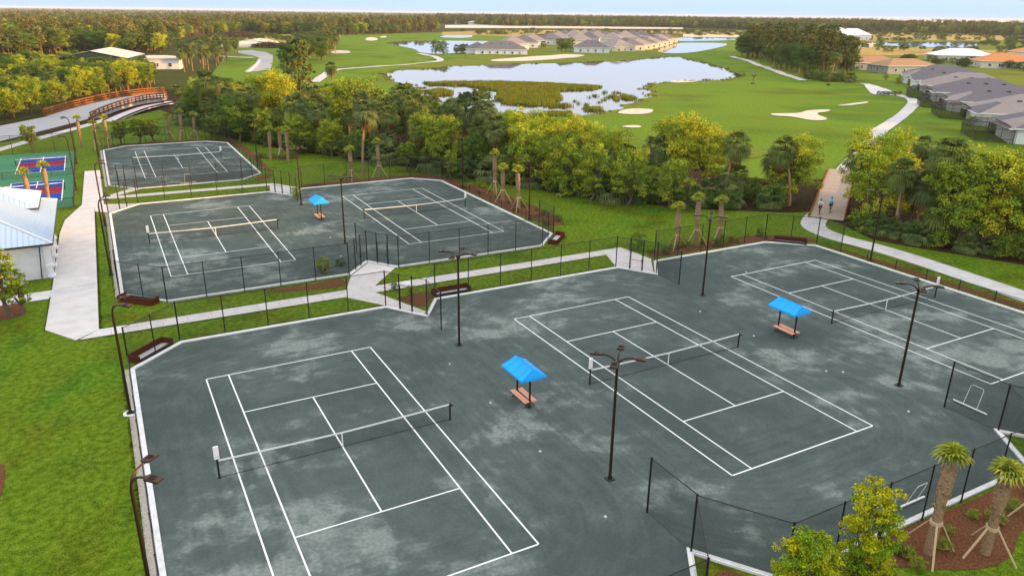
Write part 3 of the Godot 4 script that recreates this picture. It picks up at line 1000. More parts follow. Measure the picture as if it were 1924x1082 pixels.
func ribbon(pts: Array, w: float, times := 2) -> PackedVector2Array:
	# a path of even width along ground points
	var line := []
	for p in pts: line.append(p)
	for t in times:
		var o := [line[0]]
		for i in line.size() - 1:
			o.append(line[i].lerp(line[i + 1], 0.25)); o.append(line[i].lerp(line[i + 1], 0.75))
		o.append(line[-1])
		line = o
	var l := PackedVector2Array(); var r := PackedVector2Array()
	for i in line.size():
		var d: Vector2 = (line[mini(i + 1, line.size() - 1)] - line[maxi(i - 1, 0)]).normalized()
		var s := Vector2(-d.y, d.x) * w * 0.5
		l.push_back(line[i] + s); r.push_back(line[i] - s)
	r.reverse()
	l.append_array(r)
	return l

func gp(a: Array) -> Array:
	var r := []
	for i in range(0, a.size(), 2):
		var q := P(a[i], a[i + 1])
		r.append(Vector2(q.x, q.z))
	return r

func build_ground() -> void:
	nz.seed = 3; nz.frequency = 0.018; nz.fractal_octaves = 2
	nz2.seed = 4; nz2.frequency = 0.05; nz2.fractal_octaves = 2
	var big := PackedVector2Array([Vector2(-9000, 400), Vector2(9000, 400), Vector2(9000, -12000), Vector2(-9000, -12000)])
	struct("ground", sheet(big, -0.12, 400.0, false), M.scrub)
	var lake_raw := polyp([723, 136, 740, 156, 786, 159, 800, 176, 812, 196, 850, 206, 966, 216, 1086, 221, 1136, 209, 1176, 200, 1206, 187, 1217, 175, 1211, 165, 1239, 155, 1300, 152, 1350, 152, 1390, 146, 1380, 136, 1341, 121, 1284, 109, 1262, 106, 1172, 115, 1039, 119, 906, 122, 840, 126, 773, 131])
	LAKE = smooth_poly(lake_raw)
	for i in LAKE.size(): LAKE[i] += Vector2(nz2.get_noise_2d(i * 31.0, 7.0), nz2.get_noise_2d(7.0, i * 31.0)) * 4.5
	var ponds := [
		polyp([715, 79, 813, 76, 900, 77, 960, 78, 960, 92, 886, 96, 840, 101, 790, 100, 780, 92, 750, 86]),
		polyp([818, 70, 846, 64.5, 890, 65, 884, 71.5]),
		polyp([1228, 97, 1262, 84, 1284, 80, 1364, 81, 1368, 85, 1344, 91, 1304, 99, 1262, 101]),
		polyp([1250, 73, 1290, 70, 1384, 72, 1380, 76, 1262, 78]),
		polyp([1633, 80, 1740, 79, 1850, 78, 1832, 90, 1740, 89, 1668, 86]),
		polyp([1895, 68, 1960, 69, 1960, 76, 1900, 74]),
	]
	waters = [LAKE]
	waters_raw = [lake_raw]
	for p in ponds:
		waters.append(smooth_poly(p, 1)); waters_raw.append(p)
	# lawns round the courts
	var lawn := polyp([-500, 1500, -700, 420, -200, 320, 0, 268, 120, 246, 200, 228, 300, 206, 340, 225, 440, 262, 560, 285, 700, 302, 790, 318, 880, 334, 1080, 368, 1290, 392, 1480, 400, 1520, 398, 1592, 425, 1640, 450, 1700, 462, 1924, 498, 2200, 540, 2500, 700, 2600, 1500])
	mow = 0.05
	mow_w = 4.4
	struct("lawn", sheet(lawn, 0.0, 1.0, false, 0.7, 0.16, 31, 0.8), M.lawn)
	mow = 0.0
	# floor of the tree belts
	struct("woodland_floor", sheet(polyp([-300, 262, 0, 232, 90, 214, 305, 168, 420, 160, 560, 165, 700, 168, 760, 190, 850, 214, 966, 222, 1100, 240, 1220, 285, 1330, 320, 1480, 335, 1560, 330, 1640, 300, 1924, 320, 2400, 400, 2400, 560, 1924, 505, 1700, 470, 1590, 440, 1500, 405, 1290, 400, 1080, 375, 880, 340, 700, 306, 560, 290, 440, 268, 330, 230, 200, 240, 0, 275, -300, 330]), -0.05, 6.0, false, 0.3, 0.08, 5), M.litter)
	# golf course
	mow = 0.06
	mow_w = 16.0
	struct("golf_course", sheet(polyp([380, 165, 430, 92, 470, 66, 560, 62, 700, 64, 850, 60, 1000, 60, 1240, 60, 1400, 60, 1500, 66, 1600, 60, 1760, 64, 2100, 70, 2100, 330, 1924, 322, 1640, 305, 1560, 335, 1480, 340, 1330, 325, 1220, 290, 1100, 245, 966, 226, 850, 218, 760, 194, 700, 172, 560, 168]), -0.02, 4.0, true, 0.6, 0.035, 33, 0.6), M.fairway)
	mow = 0.0
	struct("lake_margin", sheet(Geometry2D.offset_polygon(LAKE, 3.2)[0], 0.012, 30.0, false, 0.5, 0.05, 39), M.rough_grass)
	for k in waters.size():
		struct("lake" if k == 0 else "pond", sheet(waters[k], 0.03 if k < 3 else 0.15, 60.0, false), M.lake_water)
	# rough banks and scrubby ground
	struct("rough_bank", sheet(smooth_poly(polyp([723, 135, 773, 130, 840, 125, 906, 121, 1039, 118, 1172, 114, 1262, 105, 1284, 100, 1230, 99, 1250, 92, 1262, 84, 1330, 62, 1000, 60, 960, 92, 886, 97, 870, 110, 800, 121, 740, 128]), 1), 0.05, 4.0, true, 0.5, 0.03, 40), M.rough_grass)
	struct("sand_bank", sheet(smooth_poly(polyp([905, 116, 960, 109, 1060, 104, 1110, 104, 1060, 112, 990, 116])), 0.10, 4.0, true), M.sand)
	struct("estate_ground", sheet(polyp([1560, 135, 1590, 92, 1640, 60, 2100, 66, 2100, 250, 1924, 180, 1780, 128, 1690, 138]), 0.06, 12.0, false, 0.6, 0.03, 41), M.rough_grass)
	struct("field", sheet(polyp([830, 60, 960, 56, 1284, 58, 1400, 58, 1400, 66, 1284, 68, 1180, 66, 1000, 70, 900, 66, 830, 66]), 0.05, 60.0, false, 0.3, 0.01, 42), M.dry_grass)
	struct("field", sheet(polyp([1560, 66, 1640, 60, 2100, 64, 2100, 72, 1880, 76, 1700, 76, 1640, 78, 1600, 84, 1570, 90]), 0.10, 30.0, false, 0.6, 0.012, 43), M.dry_grass)
	struct("field", sheet(polyp([1580, 94, 1640, 88, 1760, 90, 1850, 94, 1980, 92, 1980, 100, 1780, 104, 1640, 104, 1590, 102]), 0.10, 20.0, false, 0.6, 0.02, 44), M.dry_grass)
	struct("field", sheet(polyp([1570, 86, 1640, 80, 1650, 84, 1640, 88, 1590, 95]), 0.12, 40.0, false, 0.4, 0.02, 45), M.sand)
	struct("field", sheet(polyp([470, 68, 560, 64, 640, 65, 640, 72, 600, 78, 520, 84, 450, 80]), 0.04, 30.0, false, 0.4, 0.02, 46), M.dry_grass)
	struct("sandy_flat", sheet(polyp([836, 47, 930, 45.5, 1284, 51, 1284, 54.5, 1000, 52.8, 836, 52.5]), 0.09, 80.0, false), M.sand)
	struct("sandy_flat", sheet(polyp([1284, 64, 1390, 66, 1390, 70, 1284, 69]), 0.06, 80.0, false), M.sand)
	struct("sandy_flat", sheet(polyp([1690, 68, 1924, 70, 2000, 71, 2000, 73, 1880, 74, 1740, 72]), 0.08, 80.0, false), M.sand)
	struct("marsh_ground", sheet(polyp([1284, 57, 1420, 57, 1700, 61, 2100, 67, 2100, 72, 1640, 64, 1500, 66, 1284, 63]), 0.03, 80.0, false, 0.4, 0.01, 48), M.rough_grass)
	# bunkers
	for b in [[1445, 216, 1480, 215, 1506, 213, 1516, 208, 1561, 206, 1560, 210, 1530, 213, 1556, 225, 1552, 231, 1528, 232, 1490, 225, 1452, 222], [1571, 199, 1600, 196, 1632, 194.5, 1632, 197, 1600, 199, 1580, 200], [1155, 213, 1178, 204, 1225, 205, 1229, 210, 1218, 215, 1185, 216], [1165, 244, 1190, 241, 1205, 243, 1204, 247, 1178, 247], [618, 98, 632, 94, 655, 96, 660, 99, 645, 101, 622, 101], [684, 75, 690, 70, 704, 70, 712, 74, 700, 77], [712, 69, 724, 67, 728, 70, 716, 71], [1256, 153, 1284, 149.5, 1316, 151, 1310, 154, 1268, 156]]:
		struct("sand_bunker", sheet(smooth_poly(polyp(b)), 0.10, 4.0, true, 0.1, 0.1, 50), M.sand)
	# putting greens
	for b in [[1390, 278, 1420, 274, 1440, 282, 1436, 294, 1410, 300, 1385, 292], [1132, 254, 1160, 252, 1196, 256, 1200, 266, 1160, 268, 1134, 262]]:
		struct("putting_green", sheet(smooth_poly(polyp(b)), 0.07, 4.0, true, 0.1, 0.1, 51), M.rough_grass)
	# paths and roads
	var pc = M.concrete_path
	struct("cart_path", sheet(ribbon(gp([1590, 322, 1606, 302, 1640, 275, 1652, 250, 1690, 226, 1712, 208, 1720, 193, 1700, 184, 1664, 176, 1640, 167, 1624, 162]), 3.0), 0.09, 4.0, true), pc)
	struct("cart_path", sheet(smooth_poly(polyp([1622, 163, 1640, 164, 1668, 173, 1694, 181, 1672, 184, 1640, 180, 1630, 172])), 0.12, 4.0, true), M.concrete)
	struct("cart_path", sheet(ribbon(gp([1375, 108, 1400, 113, 1440, 128, 1480, 145, 1510, 152]), 3.2), 0.09, 4.0, true), pc)
	struct("cart_path", sheet(ribbon(gp([590, 155, 620, 137, 640, 130, 700, 127, 773, 122, 812, 117, 832, 114, 815, 107, 786, 100]), 3.4), 0.09, 4.0, true), pc)
	# road over the bridge and on towards the back
	struct("road", sheet(polyp([-400, 356, -200, 308, 0, 265, 100, 240, 170, 222, 240, 203, 312, 184, 306, 173, 250, 183, 170, 202, 100, 216, 60, 224, 0, 236, -200, 270, -400, 300]), 0.0, 10.0, false, 0.1, 0.05, 55), M.asphalt_road)
	struct("road", sheet(polyp([440, 148, 462, 132, 480, 118, 486, 108, 474, 104, 450, 100, 440, 96, 470, 94, 500, 98, 512, 104, 512, 114, 508, 130, 500, 148, 480, 156]), 0.03, 20.0, false, 0.1, 0.02, 56), M.asphalt_road)
	struct("road", sheet(polyp([352, 84, 362, 76, 380, 72, 392, 71, 388, 78, 372, 86]), 0.03, 20.0, false), M.asphalt_road)
	struct("pavement", sheet(ribbon(gp([-200, 340, 0, 280, 100, 252, 160, 236, 205, 222, 260, 205, 318, 190]), 2.0), 0.02, 10.0, false), M.concrete_path)
	struct("pavement", sheet(ribbon(gp([440, 152, 462, 138, 480, 124, 488, 112]), 1.6), 0.05, 10.0, false), M.concrete)
	struct("pavement", sheet(ribbon(gp([410, 105, 440, 107, 476, 108]), 4.0), 0.05, 10.0, false), M.concrete)
	# footpath beside the courts
	var fp := ribbon(gp([1553, 395, 1530, 412, 1527, 428, 1570, 446, 1640, 463, 1720, 487, 1924, 556, 2300, 690]), 2.7, 2)
	struct("footpath", sheet(fp, 0.03, 4.0, false, 0.1, 0.2, 57), M.concrete_path)
	# walkways between the courts
	var wk = M.concrete
	struct("walkway", sheet(polyk([-14.9, 25.6, -14.7, 35, -14.5, 54, -14.1, 60, -12.4, 67.2, -12.0, 89.5, -10.0, 89.5, -10.05, 70.6, -10.05, 66.2, -11.1, 64.6, -11.4, 24.0, -12.9, 22.5]), 0.04, 3.0, false, 0.08, 0.2, 58), wk)
	struct("walkway", sheet(polyk([-11.38, 24.0, 7.4, 24.1, 8.8, 27.4, 11.4, 30.4, 13.2, 27.9, 9.9, 24.0, 33.2, 23.9, 36.0, 23.9, 36.2, 22.4, 36.4, 19.4, 33.95, 15.9, 31.9, 19.0, 33.2, 22.4, 9.4, 22.4, 11.6, 16.4, 11.2, 16.0, 9.2, 19.0, 6.8, 22.4, -12.7, 22.5]), 0.035, 3.0, false, 0.08, 0.2, 59), wk)
	struct("walkway", sheet(polyk([-10.0, 70.6, -6.6, 74.6, -5.6, 73.4, -8.6, 70.5, 10.6, 69.9, 13.2, 66.0, 11.4, 62.2, 9.4, 65.0, 10.0, 68.5, -10.0, 69.1]), 0.035, 3.0, false, 0.08, 0.2, 60), wk)
	struct("walkway", sheet(polyk([-11.0, 66.4, -9.6, 66.2, -6.5, 65.0, -9.7, 61.5, -11.1, 63.0]), 0.037, 3.0, false), wk)
	struct("walkway", sheet(polyk([-14.8, 35.0, -14.85, 32.8, -30, 32.6, -30, 34.4]), 0.035, 3.0, false), wk)
	for q in [[-14.8, 35.0, -11.45, 35.6, -11.45, 34.0, -14.85, 33.2]]:
		struct("walkway_band", sheet(polyk(q), 0.045, 3.0, false), M.concrete_path)
	# expansion joints
	var w0 := get_node("walkway")
	for k in 14: part(w0, "joint", strip_k(-14.75 + 0.03 * k, 26.6 + k * 2.9, -11.35, 26.6 + k * 2.9, 0.035, 0.0425), M.gravel)
	for k in 9: part(w0, "joint", strip_k(-12.2, 68.4 + k * 2.3, -10.06, 68.4 + k * 2.3, 0.035, 0.0425), M.gravel)
	for k in 26: part(w0, "joint", strip_k(-10.6 + k * 1.75, 22.52, -10.6 + k * 1.75, 23.9, 0.035, 0.0385), M.gravel)
	# mulch beds
	for q in [[33.0, 33.6, 36.6, 34.5, 37.0, 45, 35.2, 58, 33.6, 66.4, 26, 67.6, 14, 67.4, 14, 65.3, 29.2, 65.3, 32.8, 61.6], [36.6, 19.4, 51.4, 19.4, 55.4, 16.2, 57.2, 17.2, 54, 20.8, 46, 22.0, 37.2, 21.4], [55.5, 16.0, 55.5, -14.0, 56.8, -14.0, 56.6, 12.0], [11.0, 20.4, 14.0, 20.9, 14.0, 19.5, 13.0, 19.0, 11.7, 17.0, 10.3, 20.4], [5.2, 26.8, 7.9, 27.3, 8.0, 25.4, 6.4, 25.0, 1.5, 26.2, 1.0, 27.2], [-10, 111.6, 8, 111.4, 11.6, 108, 11.6, 78.0, 12.6, 78.0, 12.9, 109.0, 8.6, 113.4, -10, 113.4], [33.0, 33.4, 33.6, 29.8, 31.2, 28.3, 29.9, 28.4, 32.8, 31.4], [11.0, 76.4, 8.4, 73.2, 9.8, 72.4, 12.4, 75.6], [13.8, 65.3, 13.0, 66.6, 16.0, 67.6, 17.0, 65.3], [11.4, 92.0, 14.2, 91.2, 18.6, 90.0, 18.8, 86.8, 15.2, 86.6]]:
		struct("mulch_bed", sheet(smooth_poly(polyk(q), 1), 0.02, 2.0, false, 0.3, 0.3, 61), M.mulch)
	struct("mulch_bed", sheet(smooth_poly(polyp([1440, 1095, 1500, 1075, 1590, 1045, 1720, 985, 1840, 935, 1990, 860, 2060, 880, 1935, 985, 1912, 1010, 1905, 1045, 1860, 1070, 1760, 1072, 1700, 1064, 1600, 1080, 1500, 1110, 1340, 1150, 1340, 1062]), 1), 0.025, 2.0, false, 0.3, 0.3, 62), M.mulch)
	struct("mulch_bed", sheet(smooth_poly(polyp([-60, 570, 20, 565, 50, 575, 46, 590, 10, 603, -60, 606]), 1), 0.02, 2.0, false, 0.3, 0.3, 63), M.mulch)
	struct("mulch_bed", sheet(smooth_poly(polyp([-50, 880, 6, 866, 10, 895, 0, 945, -60, 950]), 1), 0.02, 2.0, false, 0.3, 0.3, 64), M.mulch)
	# pickleball courts
	var pk := struct("pickleball_area", sheet(polyk([-24.6, 66.6, -13.3, 66.6, -13.3, 109.0, -24.6, 109.0]), 0.03, 6.0, false), M.pickle_green)
	for q in [[-17.65, 98.1], [-17.65, 77.5]]:
		var u: float = q[0]; var v: float = q[1]
		for e in [-1.0, 1.0]:
			part(pk, "playing_area", sheet(polyk([u - 3.05, v + 2.13 * e, u + 3.05, v + 2.13 * e, u + 3.05, v + 6.7 * e, u - 3.05, v + 6.7 * e]), 0.034, 6.0, false), M.pickle_blue)
			part(pk, "line", strip_k(u - 3.05, v + 6.7 * e, u + 3.05, v + 6.7 * e, 0.12, 0.04), M.white_paint)
			part(pk, "line", strip_k(u, v + 2.2 * e, u, v + 6.64 * e, 0.12, 0.04), M.white_paint)
			part(pk, "line", strip_k(u + 3.05 * e, v - 6.64, u + 3.05 * e, v + 6.64, 0.12, 0.041), M.white_paint)
		part(pk, "kitchen_area", sheet(polyk([u - 3.05, v - 2.13, u + 3.05, v - 2.13, u + 3.05, v + 2.13, u - 3.05, v + 2.13]), 0.034, 6.0, false), M.pickle_red)

# ---------------------------------------------------------------- vegetation
var proto := {}

func rv(r: RandomNumberGenerator) -> Vector3:
	# random unit vector
	var z := r.randf_range(-1.0, 1.0)
	var t := r.randf_range(0.0, TAU)
	var k := sqrt(1.0 - z * z)
	return Vector3(k * cos(t), z, k * sin(t))

class Leaves:
	var v := PackedVector3Array()
	var n := PackedVector3Array()
	var c := PackedColorArray()
	func leaf(p: Vector3, a: Vector3, b: Vector3, col: Color) -> void:
		# a rhombus: a = half length, b = half width
		var nn := a.cross(b).normalized()
		v.push_back(p - a); v.push_back(p + b); v.push_back(p + a)
		v.push_back(p - a); v.push_back(p + a); v.push_back(p - b)
		for i in 6:
			n.push_back(nn); c.push_back(col)
	func tri(p: Vector3, q: Vector3, s: Vector3, nn: Vector3, col: Color) -> void:
		v.push_back(p); v.push_back(q); v.push_back(s)
		for i in 3:
			n.push_back(nn); c.push_back(col)
	func build() -> ArrayMesh:
		var arr := []
		arr.resize(Mesh.ARRAY_MAX)
		arr[Mesh.ARRAY_VERTEX] = v; arr[Mesh.ARRAY_NORMAL] = n; arr[Mesh.ARRAY_COLOR] = c
		var m := ArrayMesh.new()
		m.add_surface_from_arrays(Mesh.PRIMITIVE_TRIANGLES, arr)
		return m

func crown_mesh(r: RandomNumberGenerator, L: Leaves, centers: Array, rad: Array, per_area: float, lsize: float, cols: Array, squash := 0.75) -> void:
	for i in centers.size():
		var R: float = rad[i]
		var cnt := int(per_area * R * R)
		var cc: Color = (cols[r.randi() % cols.size()] as Color)
		var ctr: Vector3 = centers[i]
		# each clump is a loose bunch of smaller sprays
		var sprays := maxi(10, int(R * 9.0))
		for s in sprays:
			var d := rv(r)
			if d.y < -0.35: d.y = -d.y * 0.5
			var sp := ctr + Vector3(d.x, d.y * squash, d.z) * R * (0.35 + 0.75 * sqrt(r.randf()))
			var sr := R * r.randf_range(0.28, 0.62)
			for k in int(float(cnt) / sprays):
				var e := rv(r)
				var p := sp + Vector3(e.x, e.y * 0.7, e.z) * sr * sqrt(r.randf())
				var nn := (rv(r) + d * 0.7 + Vector3.UP * 0.6).normalized()
				var a := nn.cross(rv(r)).normalized()
				var b := nn.cross(a)
				var ls := lsize * r.randf_range(0.6, 1.3)
				var q := r.randf_range(0.5, 1.5)
				L.leaf(p, a * ls, b * ls * 0.55, Color(cc.r * q * r.randf_range(0.92, 1.1), cc.g * q, cc.b * q))

func make_broadleaf(nm: String, sd: int, H: float, R: float, base: float, clumps: int, cols: Array, dens := 420.0, lsize := 0.105, twigs := 0) -> Node3D:
	# an oak-like tree of height H, crown radius R, crown starting at base * H
	var r := RandomNumberGenerator.new()
	r.seed = sd
	var o := Node3D.new()
	o.name = nm
	var tb := MB.new()
	var lean := Vector3(r.randf_range(-0.5, 0.5), 0, r.randf_range(-0.5, 0.5))
	var fork := Vector3(0, H * base * 0.75, 0) + lean
	var tr := H * 0.022 + 0.04
	tb.tube([Vector3(0, -0.1, 0), Vector3(0, 0.25, 0), fork * 0.5 + Vector3(r.randf_range(-0.12, 0.12), 0, 0), fork], [tr * 1.5, tr * 1.1, tr, tr * 0.85], 8)
	var centers := []
	var rad := []
	for i in clumps:
		var t := (i + 0.5) / clumps
		var yy := lerpf(base, 0.93, pow(t, 0.85)) * H
		# crown profile: widest a little below the middle
		var f := (yy / H - base) / (1.0 - base)
		var prof := sqrt(maxf(0.05, 1.0 - pow(absf(f - 0.38) / 0.72, 2.0)))
		var ang := i * 2.399 + r.randf_range(-0.5, 0.5)
		var rr := R * prof * sqrt(r.randf_range(0.12, 1.0)) * 0.82
		centers.append(Vector3(cos(ang) * rr, yy, sin(ang) * rr) + lean)
		rad.append(R * r.randf_range(0.26, 0.42))
	for i in mini(clumps, 12):
		var c: Vector3 = centers[(i * 5) % clumps]
		var mid := fork.lerp(c, 0.5) + Vector3(r.randf_range(-0.3, 0.3), r.randf_range(0.0, 0.5), r.randf_range(-0.3, 0.3))
		tb.tube([fork, mid, c], [tr * 0.6, tr * 0.36, tr * 0.12], 5, false)
	for i in twigs:
		var c: Vector3 = centers[r.randi() % clumps]
		var st := fork.lerp(c, r.randf_range(0.2, 0.6))
		tb.tube([st, c + rv(r) * R * 0.4], [tr * 0.2, tr * 0.05], 4, false)
	part(o, "trunk", tb.build(), M.bark)
	var L := Leaves.new()
	crown_mesh(r, L, centers, rad, dens, lsize, cols)
	part(o, "crown", L.build(), M.leaf_oak)
	return o

func fan_frond(L: Leaves, r: RandomNumberGenerator, root: Vector3, dir: Vector3, plen: float, flen: float, droop: float, col: Color, segs := 11) -> void:
	# a fan leaf of a cabbage palm: stalk, then pointed blades spread about the tip and hanging over
	var side := dir.cross(Vector3.UP).normalized()
	var up := side.cross(dir).normalized()
	var tip := root + dir * plen + Vector3(0, -droop * plen * 0.18, 0)
	var w := 0.022
	L.tri(root - side * w, root + side * w, tip, up, col * 0.9)
	var d2 := (dir + Vector3(0, -droop * 0.35, 0)).normalized()
	side = d2.cross(Vector3.UP).normalized()
	up = side.cross(d2).normalized()
	for s in segs:
		var a := lerpf(-1.45, 1.45, (s + 0.5) / segs)
		var e := (d2 * cos(a) + side * sin(a)).normalized()
		var ll := flen * (0.72 + 0.28 * cos(a)) * r.randf_range(0.9, 1.08)
		var m := tip + e * ll * 0.55 + up * 0.05
		var q := tip + e * ll + Vector3(0, -ll * (0.18 + 0.34 * droop), 0)
		var ws := up.cross(e).normalized() * flen * 0.075
		var cc := col * r.randf_range(0.82, 1.18)
		cc.a = 1.0
		var nn := (up + rv(r) * 0.25).normalized()
		L.tri(tip, m + ws, m - ws, nn, cc)
		L.tri(m + ws, q, m - ws, (nn + e * 0.4).normalized(), cc)

func make_palm(nm: String, sd: int, H: float, lean: float, cols: Array, fronds := 34, dead := 9, size := 1.0) -> Node3D:
	var r := RandomNumberGenerator.new()
	r.seed = sd
	var o := Node3D.new()
	o.name = nm
	var tb := MB.new()
	var az := r.randf_range(0.0, TAU)
	var top := Vector3(cos(az) * lean, H - 1.3 * size, sin(az) * lean)
	var pts := []; var rad := []
	var steps := 14
	for i in steps + 1:
		var t := float(i) / steps
		pts.append(Vector3(top.x * t * t, top.y * t, top.z * t * t))
		rad.append((0.20 - 0.05 * t + (0.06 if i == 0 else 0.0)) * (1.0 + 0.07 * (i % 2)) * (1.25 if t > 0.85 else 1.0))
	tb.tube(pts, rad, 9)
	part(o, "trunk", tb.build(), M.palm_bark)
	var L := Leaves.new()
	for i in fronds:
		var t := (i + 0.5) / fronds
		var a := i * 2.399
		var el := lerpf(1.35, -0.55, pow(t, 0.8)) + r.randf_range(-0.12, 0.12)
		var d := Vector3(cos(a) * cos(el), sin(el), sin(a) * cos(el))
		var col: Color = cols[r.randi() % cols.size()]
		fan_frond(L, r, top + Vector3(0, 0.25 * (1.0 - t), 0), d, r.randf_range(0.75, 1.1) * size, r.randf_range(0.95, 1.2) * size, lerpf(0.4, 1.5, t), col)
	part(o, "crown", L.build(), M.frond)
	if dead > 0:
		var D := Leaves.new()
		for i in dead:
			var a := r.randf_range(0.0, TAU)
			var el := r.randf_range(-1.3, -0.75)
			var d := Vector3(cos(a) * cos(el), sin(el), sin(a) * cos(el))
			fan_frond(D, r, top, d, r.randf_range(0.6, 0.9) * size, r.randf_range(0.8, 1.1) * size, 1.6, Color(1, 1, 1), 8)
		part(o, "dead_fronds", D.build(), M.dead_frond)
	return o

func make_young_palm(nm: String, sd: int, H: float, cols: Array, braced := true, fr := 26) -> Node3D:
	# newly planted palm: booted trunk, tied upright tuft, timber props
	var r := RandomNumberGenerator.new()
	r.seed = sd
	var o := Node3D.new()
	o.name = nm
	var ty := H - 1.0
	var lean := Vector3(r.randf_range(-0.2, 0.25), 0, r.randf_range(-0.2, 0.2))
	var tb := MB.new()
	var pts := []; var rad := []
	for i in 13:
		var t := i / 12.0
		pts.append(Vector3(lean.x * t, ty * t - 0.05, lean.z * t))
		rad.append((0.22 - 0.05 * t if t < 0.6 else 0.19 + 0.09 * sin((t - 0.6) / 0.4 * PI)) * (1.0 + 0.06 * (i % 2)))
	tb.tube(pts, rad, 10)
	# leaf bases standing off the trunk
	for i in 46:
		var t := r.randf_range(0.5, 0.98)
		var a := r.randf_range(0.0, TAU)
		var d := Vector3(cos(a), 0, sin(a))
		var p := Vector3(lean.x * t, ty * t, lean.z * t)
		tb.box(p + d * 0.24, Vector3(0.05, 0.26, 0.09), Basis(Vector3.UP, -a) * Basis(Vector3(0, 0, 1), -0.42))
	part(o, "trunk", tb.build(), M.palm_bark)
	var L := Leaves.new()
	var top := Vector3(lean.x, ty, lean.z)
	for i in fr:
		var t := (i + 0.5) / fr
		var a := i * 2.399
		var el := lerpf(1.5, 0.75, t) + r.randf_range(-0.1, 0.1)
		var d := Vector3(cos(a) * cos(el), sin(el), sin(a) * cos(el))
		fan_frond(L, r, top, d, r.randf_range(0.3, 0.55), r.randf_range(0.6, 0.8), lerpf(0.2, 0.9, t), cols[r.randi() % cols.size()], 9)
	part(o, "crown", L.build(), M.frond)
	if braced:
		var cb := MB.new()
		cb.tube([Vector3(lean.x * 0.3, ty * 0.34, lean.z * 0.3), Vector3(lean.x * 0.3, ty * 0.34 + 0.16, lean.z * 0.3)], [0.27, 0.27], 10)
		part(o, "collar", cb.build(), M.strut_wood)
		for k in 3:
			var a := TAU * k / 3.0 + r.randf_range(-0.3, 0.3)
			var d := Vector3(cos(a), 0, sin(a))
			var sb := MB.new()
			var p0 := Vector3(lean.x * 0.3, ty * 0.34 + 0.1, lean.z * 0.3) + d * 0.24
			var p1 := d * 1.25 + Vector3(0, 0.0, 0)
			sb.box((p0 + p1) * 0.5, Vector3(0.085, 0.05, p0.distance_to(p1)), Basis.looking_at(p1 - p0, Vector3.UP))
			part(o, "prop", sb.build(), M.strut_wood)
	return o

func make_pine(nm: String, sd: int, H: float, R: float, cols: Array, clumps := 26, dens := 46.0, ls := 0.34) -> Node3D:
	var r := RandomNumberGenerator.new()
	r.seed = sd
	var o := Node3D.new()
	o.name = nm
	var tb := MB.new()
	var bx := r.randf_range(-0.5, 0.5)
	tb.tube([Vector3(0, -0.2, 0), Vector3(bx * 0.4, H * 0.5, 0), Vector3(bx, H * 0.97, 0)], [0.2, 0.14, 0.04], 6)
	var centers := []; var rad := []
	for i in clumps:
		var t := (i + 0.5) / clumps
		var yy := lerpf(0.48, 0.99, t) * H
		var a := i * 2.399 + r.randf_range(-0.4, 0.4)
		var rr := R * (1.0 - 0.75 * pow(t, 1.6)) * r.randf_range(0.35, 1.0)
		var c := Vector3(bx * yy / H + cos(a) * rr, yy + r.randf_range(-0.3, 0.3), sin(a) * rr)
		centers.append(c); rad.append(R * r.randf_range(0.28, 0.44))
		if i % 2 == 0: tb.tube([Vector3(bx * yy / H, yy - rr * 0.35, 0), c], [0.05, 0.02], 4, false)
	part(o, "trunk", tb.build(), M.bark)
	var L := Leaves.new()
	crown_mesh(r, L, centers, rad, dens, ls, cols, 0.6)
	part(o, "crown", L.build(), M.leaf_oak)
	return o

func g3(r: float, g: float, b: float) -> Color:
	return Color(r, g, b)

func plant(kind: String, pos: Vector3, label: String, cat: String, group: String, sc := 1.0, yaw := -1.0) -> Node3D:
	var src: Node3D = proto[kind]
	var o: Node3D = src.duplicate()
	o.name = numbered(str(src.name))
	add_child(o)
	o.position = pos
	o.rotation.y = rng.randf_range(0.0, TAU) if yaw < 0.0 else yaw
	o.scale = Vector3.ONE * sc
	tag(o, label, cat, group)
	return o

func by_top(x: float, y: float, h: float) -> Vector3:
	# where a thing of height h stands whose top shows at a pixel
	return at_base(x, y, h)

func edge_y(x: float) -> float:
	# photo row where the near edge of the tree belt meets the ground
	var e := [-200, 268, 0, 226, 90, 206, 296, 168, 300, 214, 336, 228, 440, 256, 560, 279, 700, 295, 880, 327, 1080, 361, 1290, 385, 1480, 390, 1600, 428, 1700, 452, 1924, 488, 2300, 540]
	for i in range(0, e.size() - 2, 2):
		if x <= e[i + 2]: return lerpf(e[i + 1], e[i + 3], (x - e[i]) / float(e[i + 2] - e[i]))
	return 540.0

func hero(kind: String, tx: float, ty: float, back: float, label: String, group: String) -> void:
	# a tree whose top shows at a pixel and which stands a little inside the belt edge
	var b := P(tx, edge_y(tx) - back)
	while on_boardwalk(Vector2(b.x, b.z)): b += cam_r * (0.5 if tx > 1556.0 else -0.5) + Vector3(0, 0, -0.3)
	b.y = 0.0
	var d := cam_f * FPX + cam_r * (tx - IMG.x * 0.5) + cam_u * (IMG.y * 0.5 - ty)
	var t := Vector2(b.x, b.z).length() / Vector2(d.x, d.z).length()
	var h := CAM_H + d.y * t
	var s := h / float(proto_h[kind])
	var o := plant(kind, Vector3(b.x, -0.05, b.z), label, "palm" if kind.begins_with("palm") else "tree", group, s)
	o.scale = Vector3(clampf(s, 0.8, 1.3), s, clampf(s, 0.8, 1.3))

func heights_of(kind: String) -> float:
	return float(proto_h[kind])
var proto_h := {}

func reg(kind: String, o: Node3D, h: float) -> void:
	proto[kind] = o
	proto_h[kind] = h

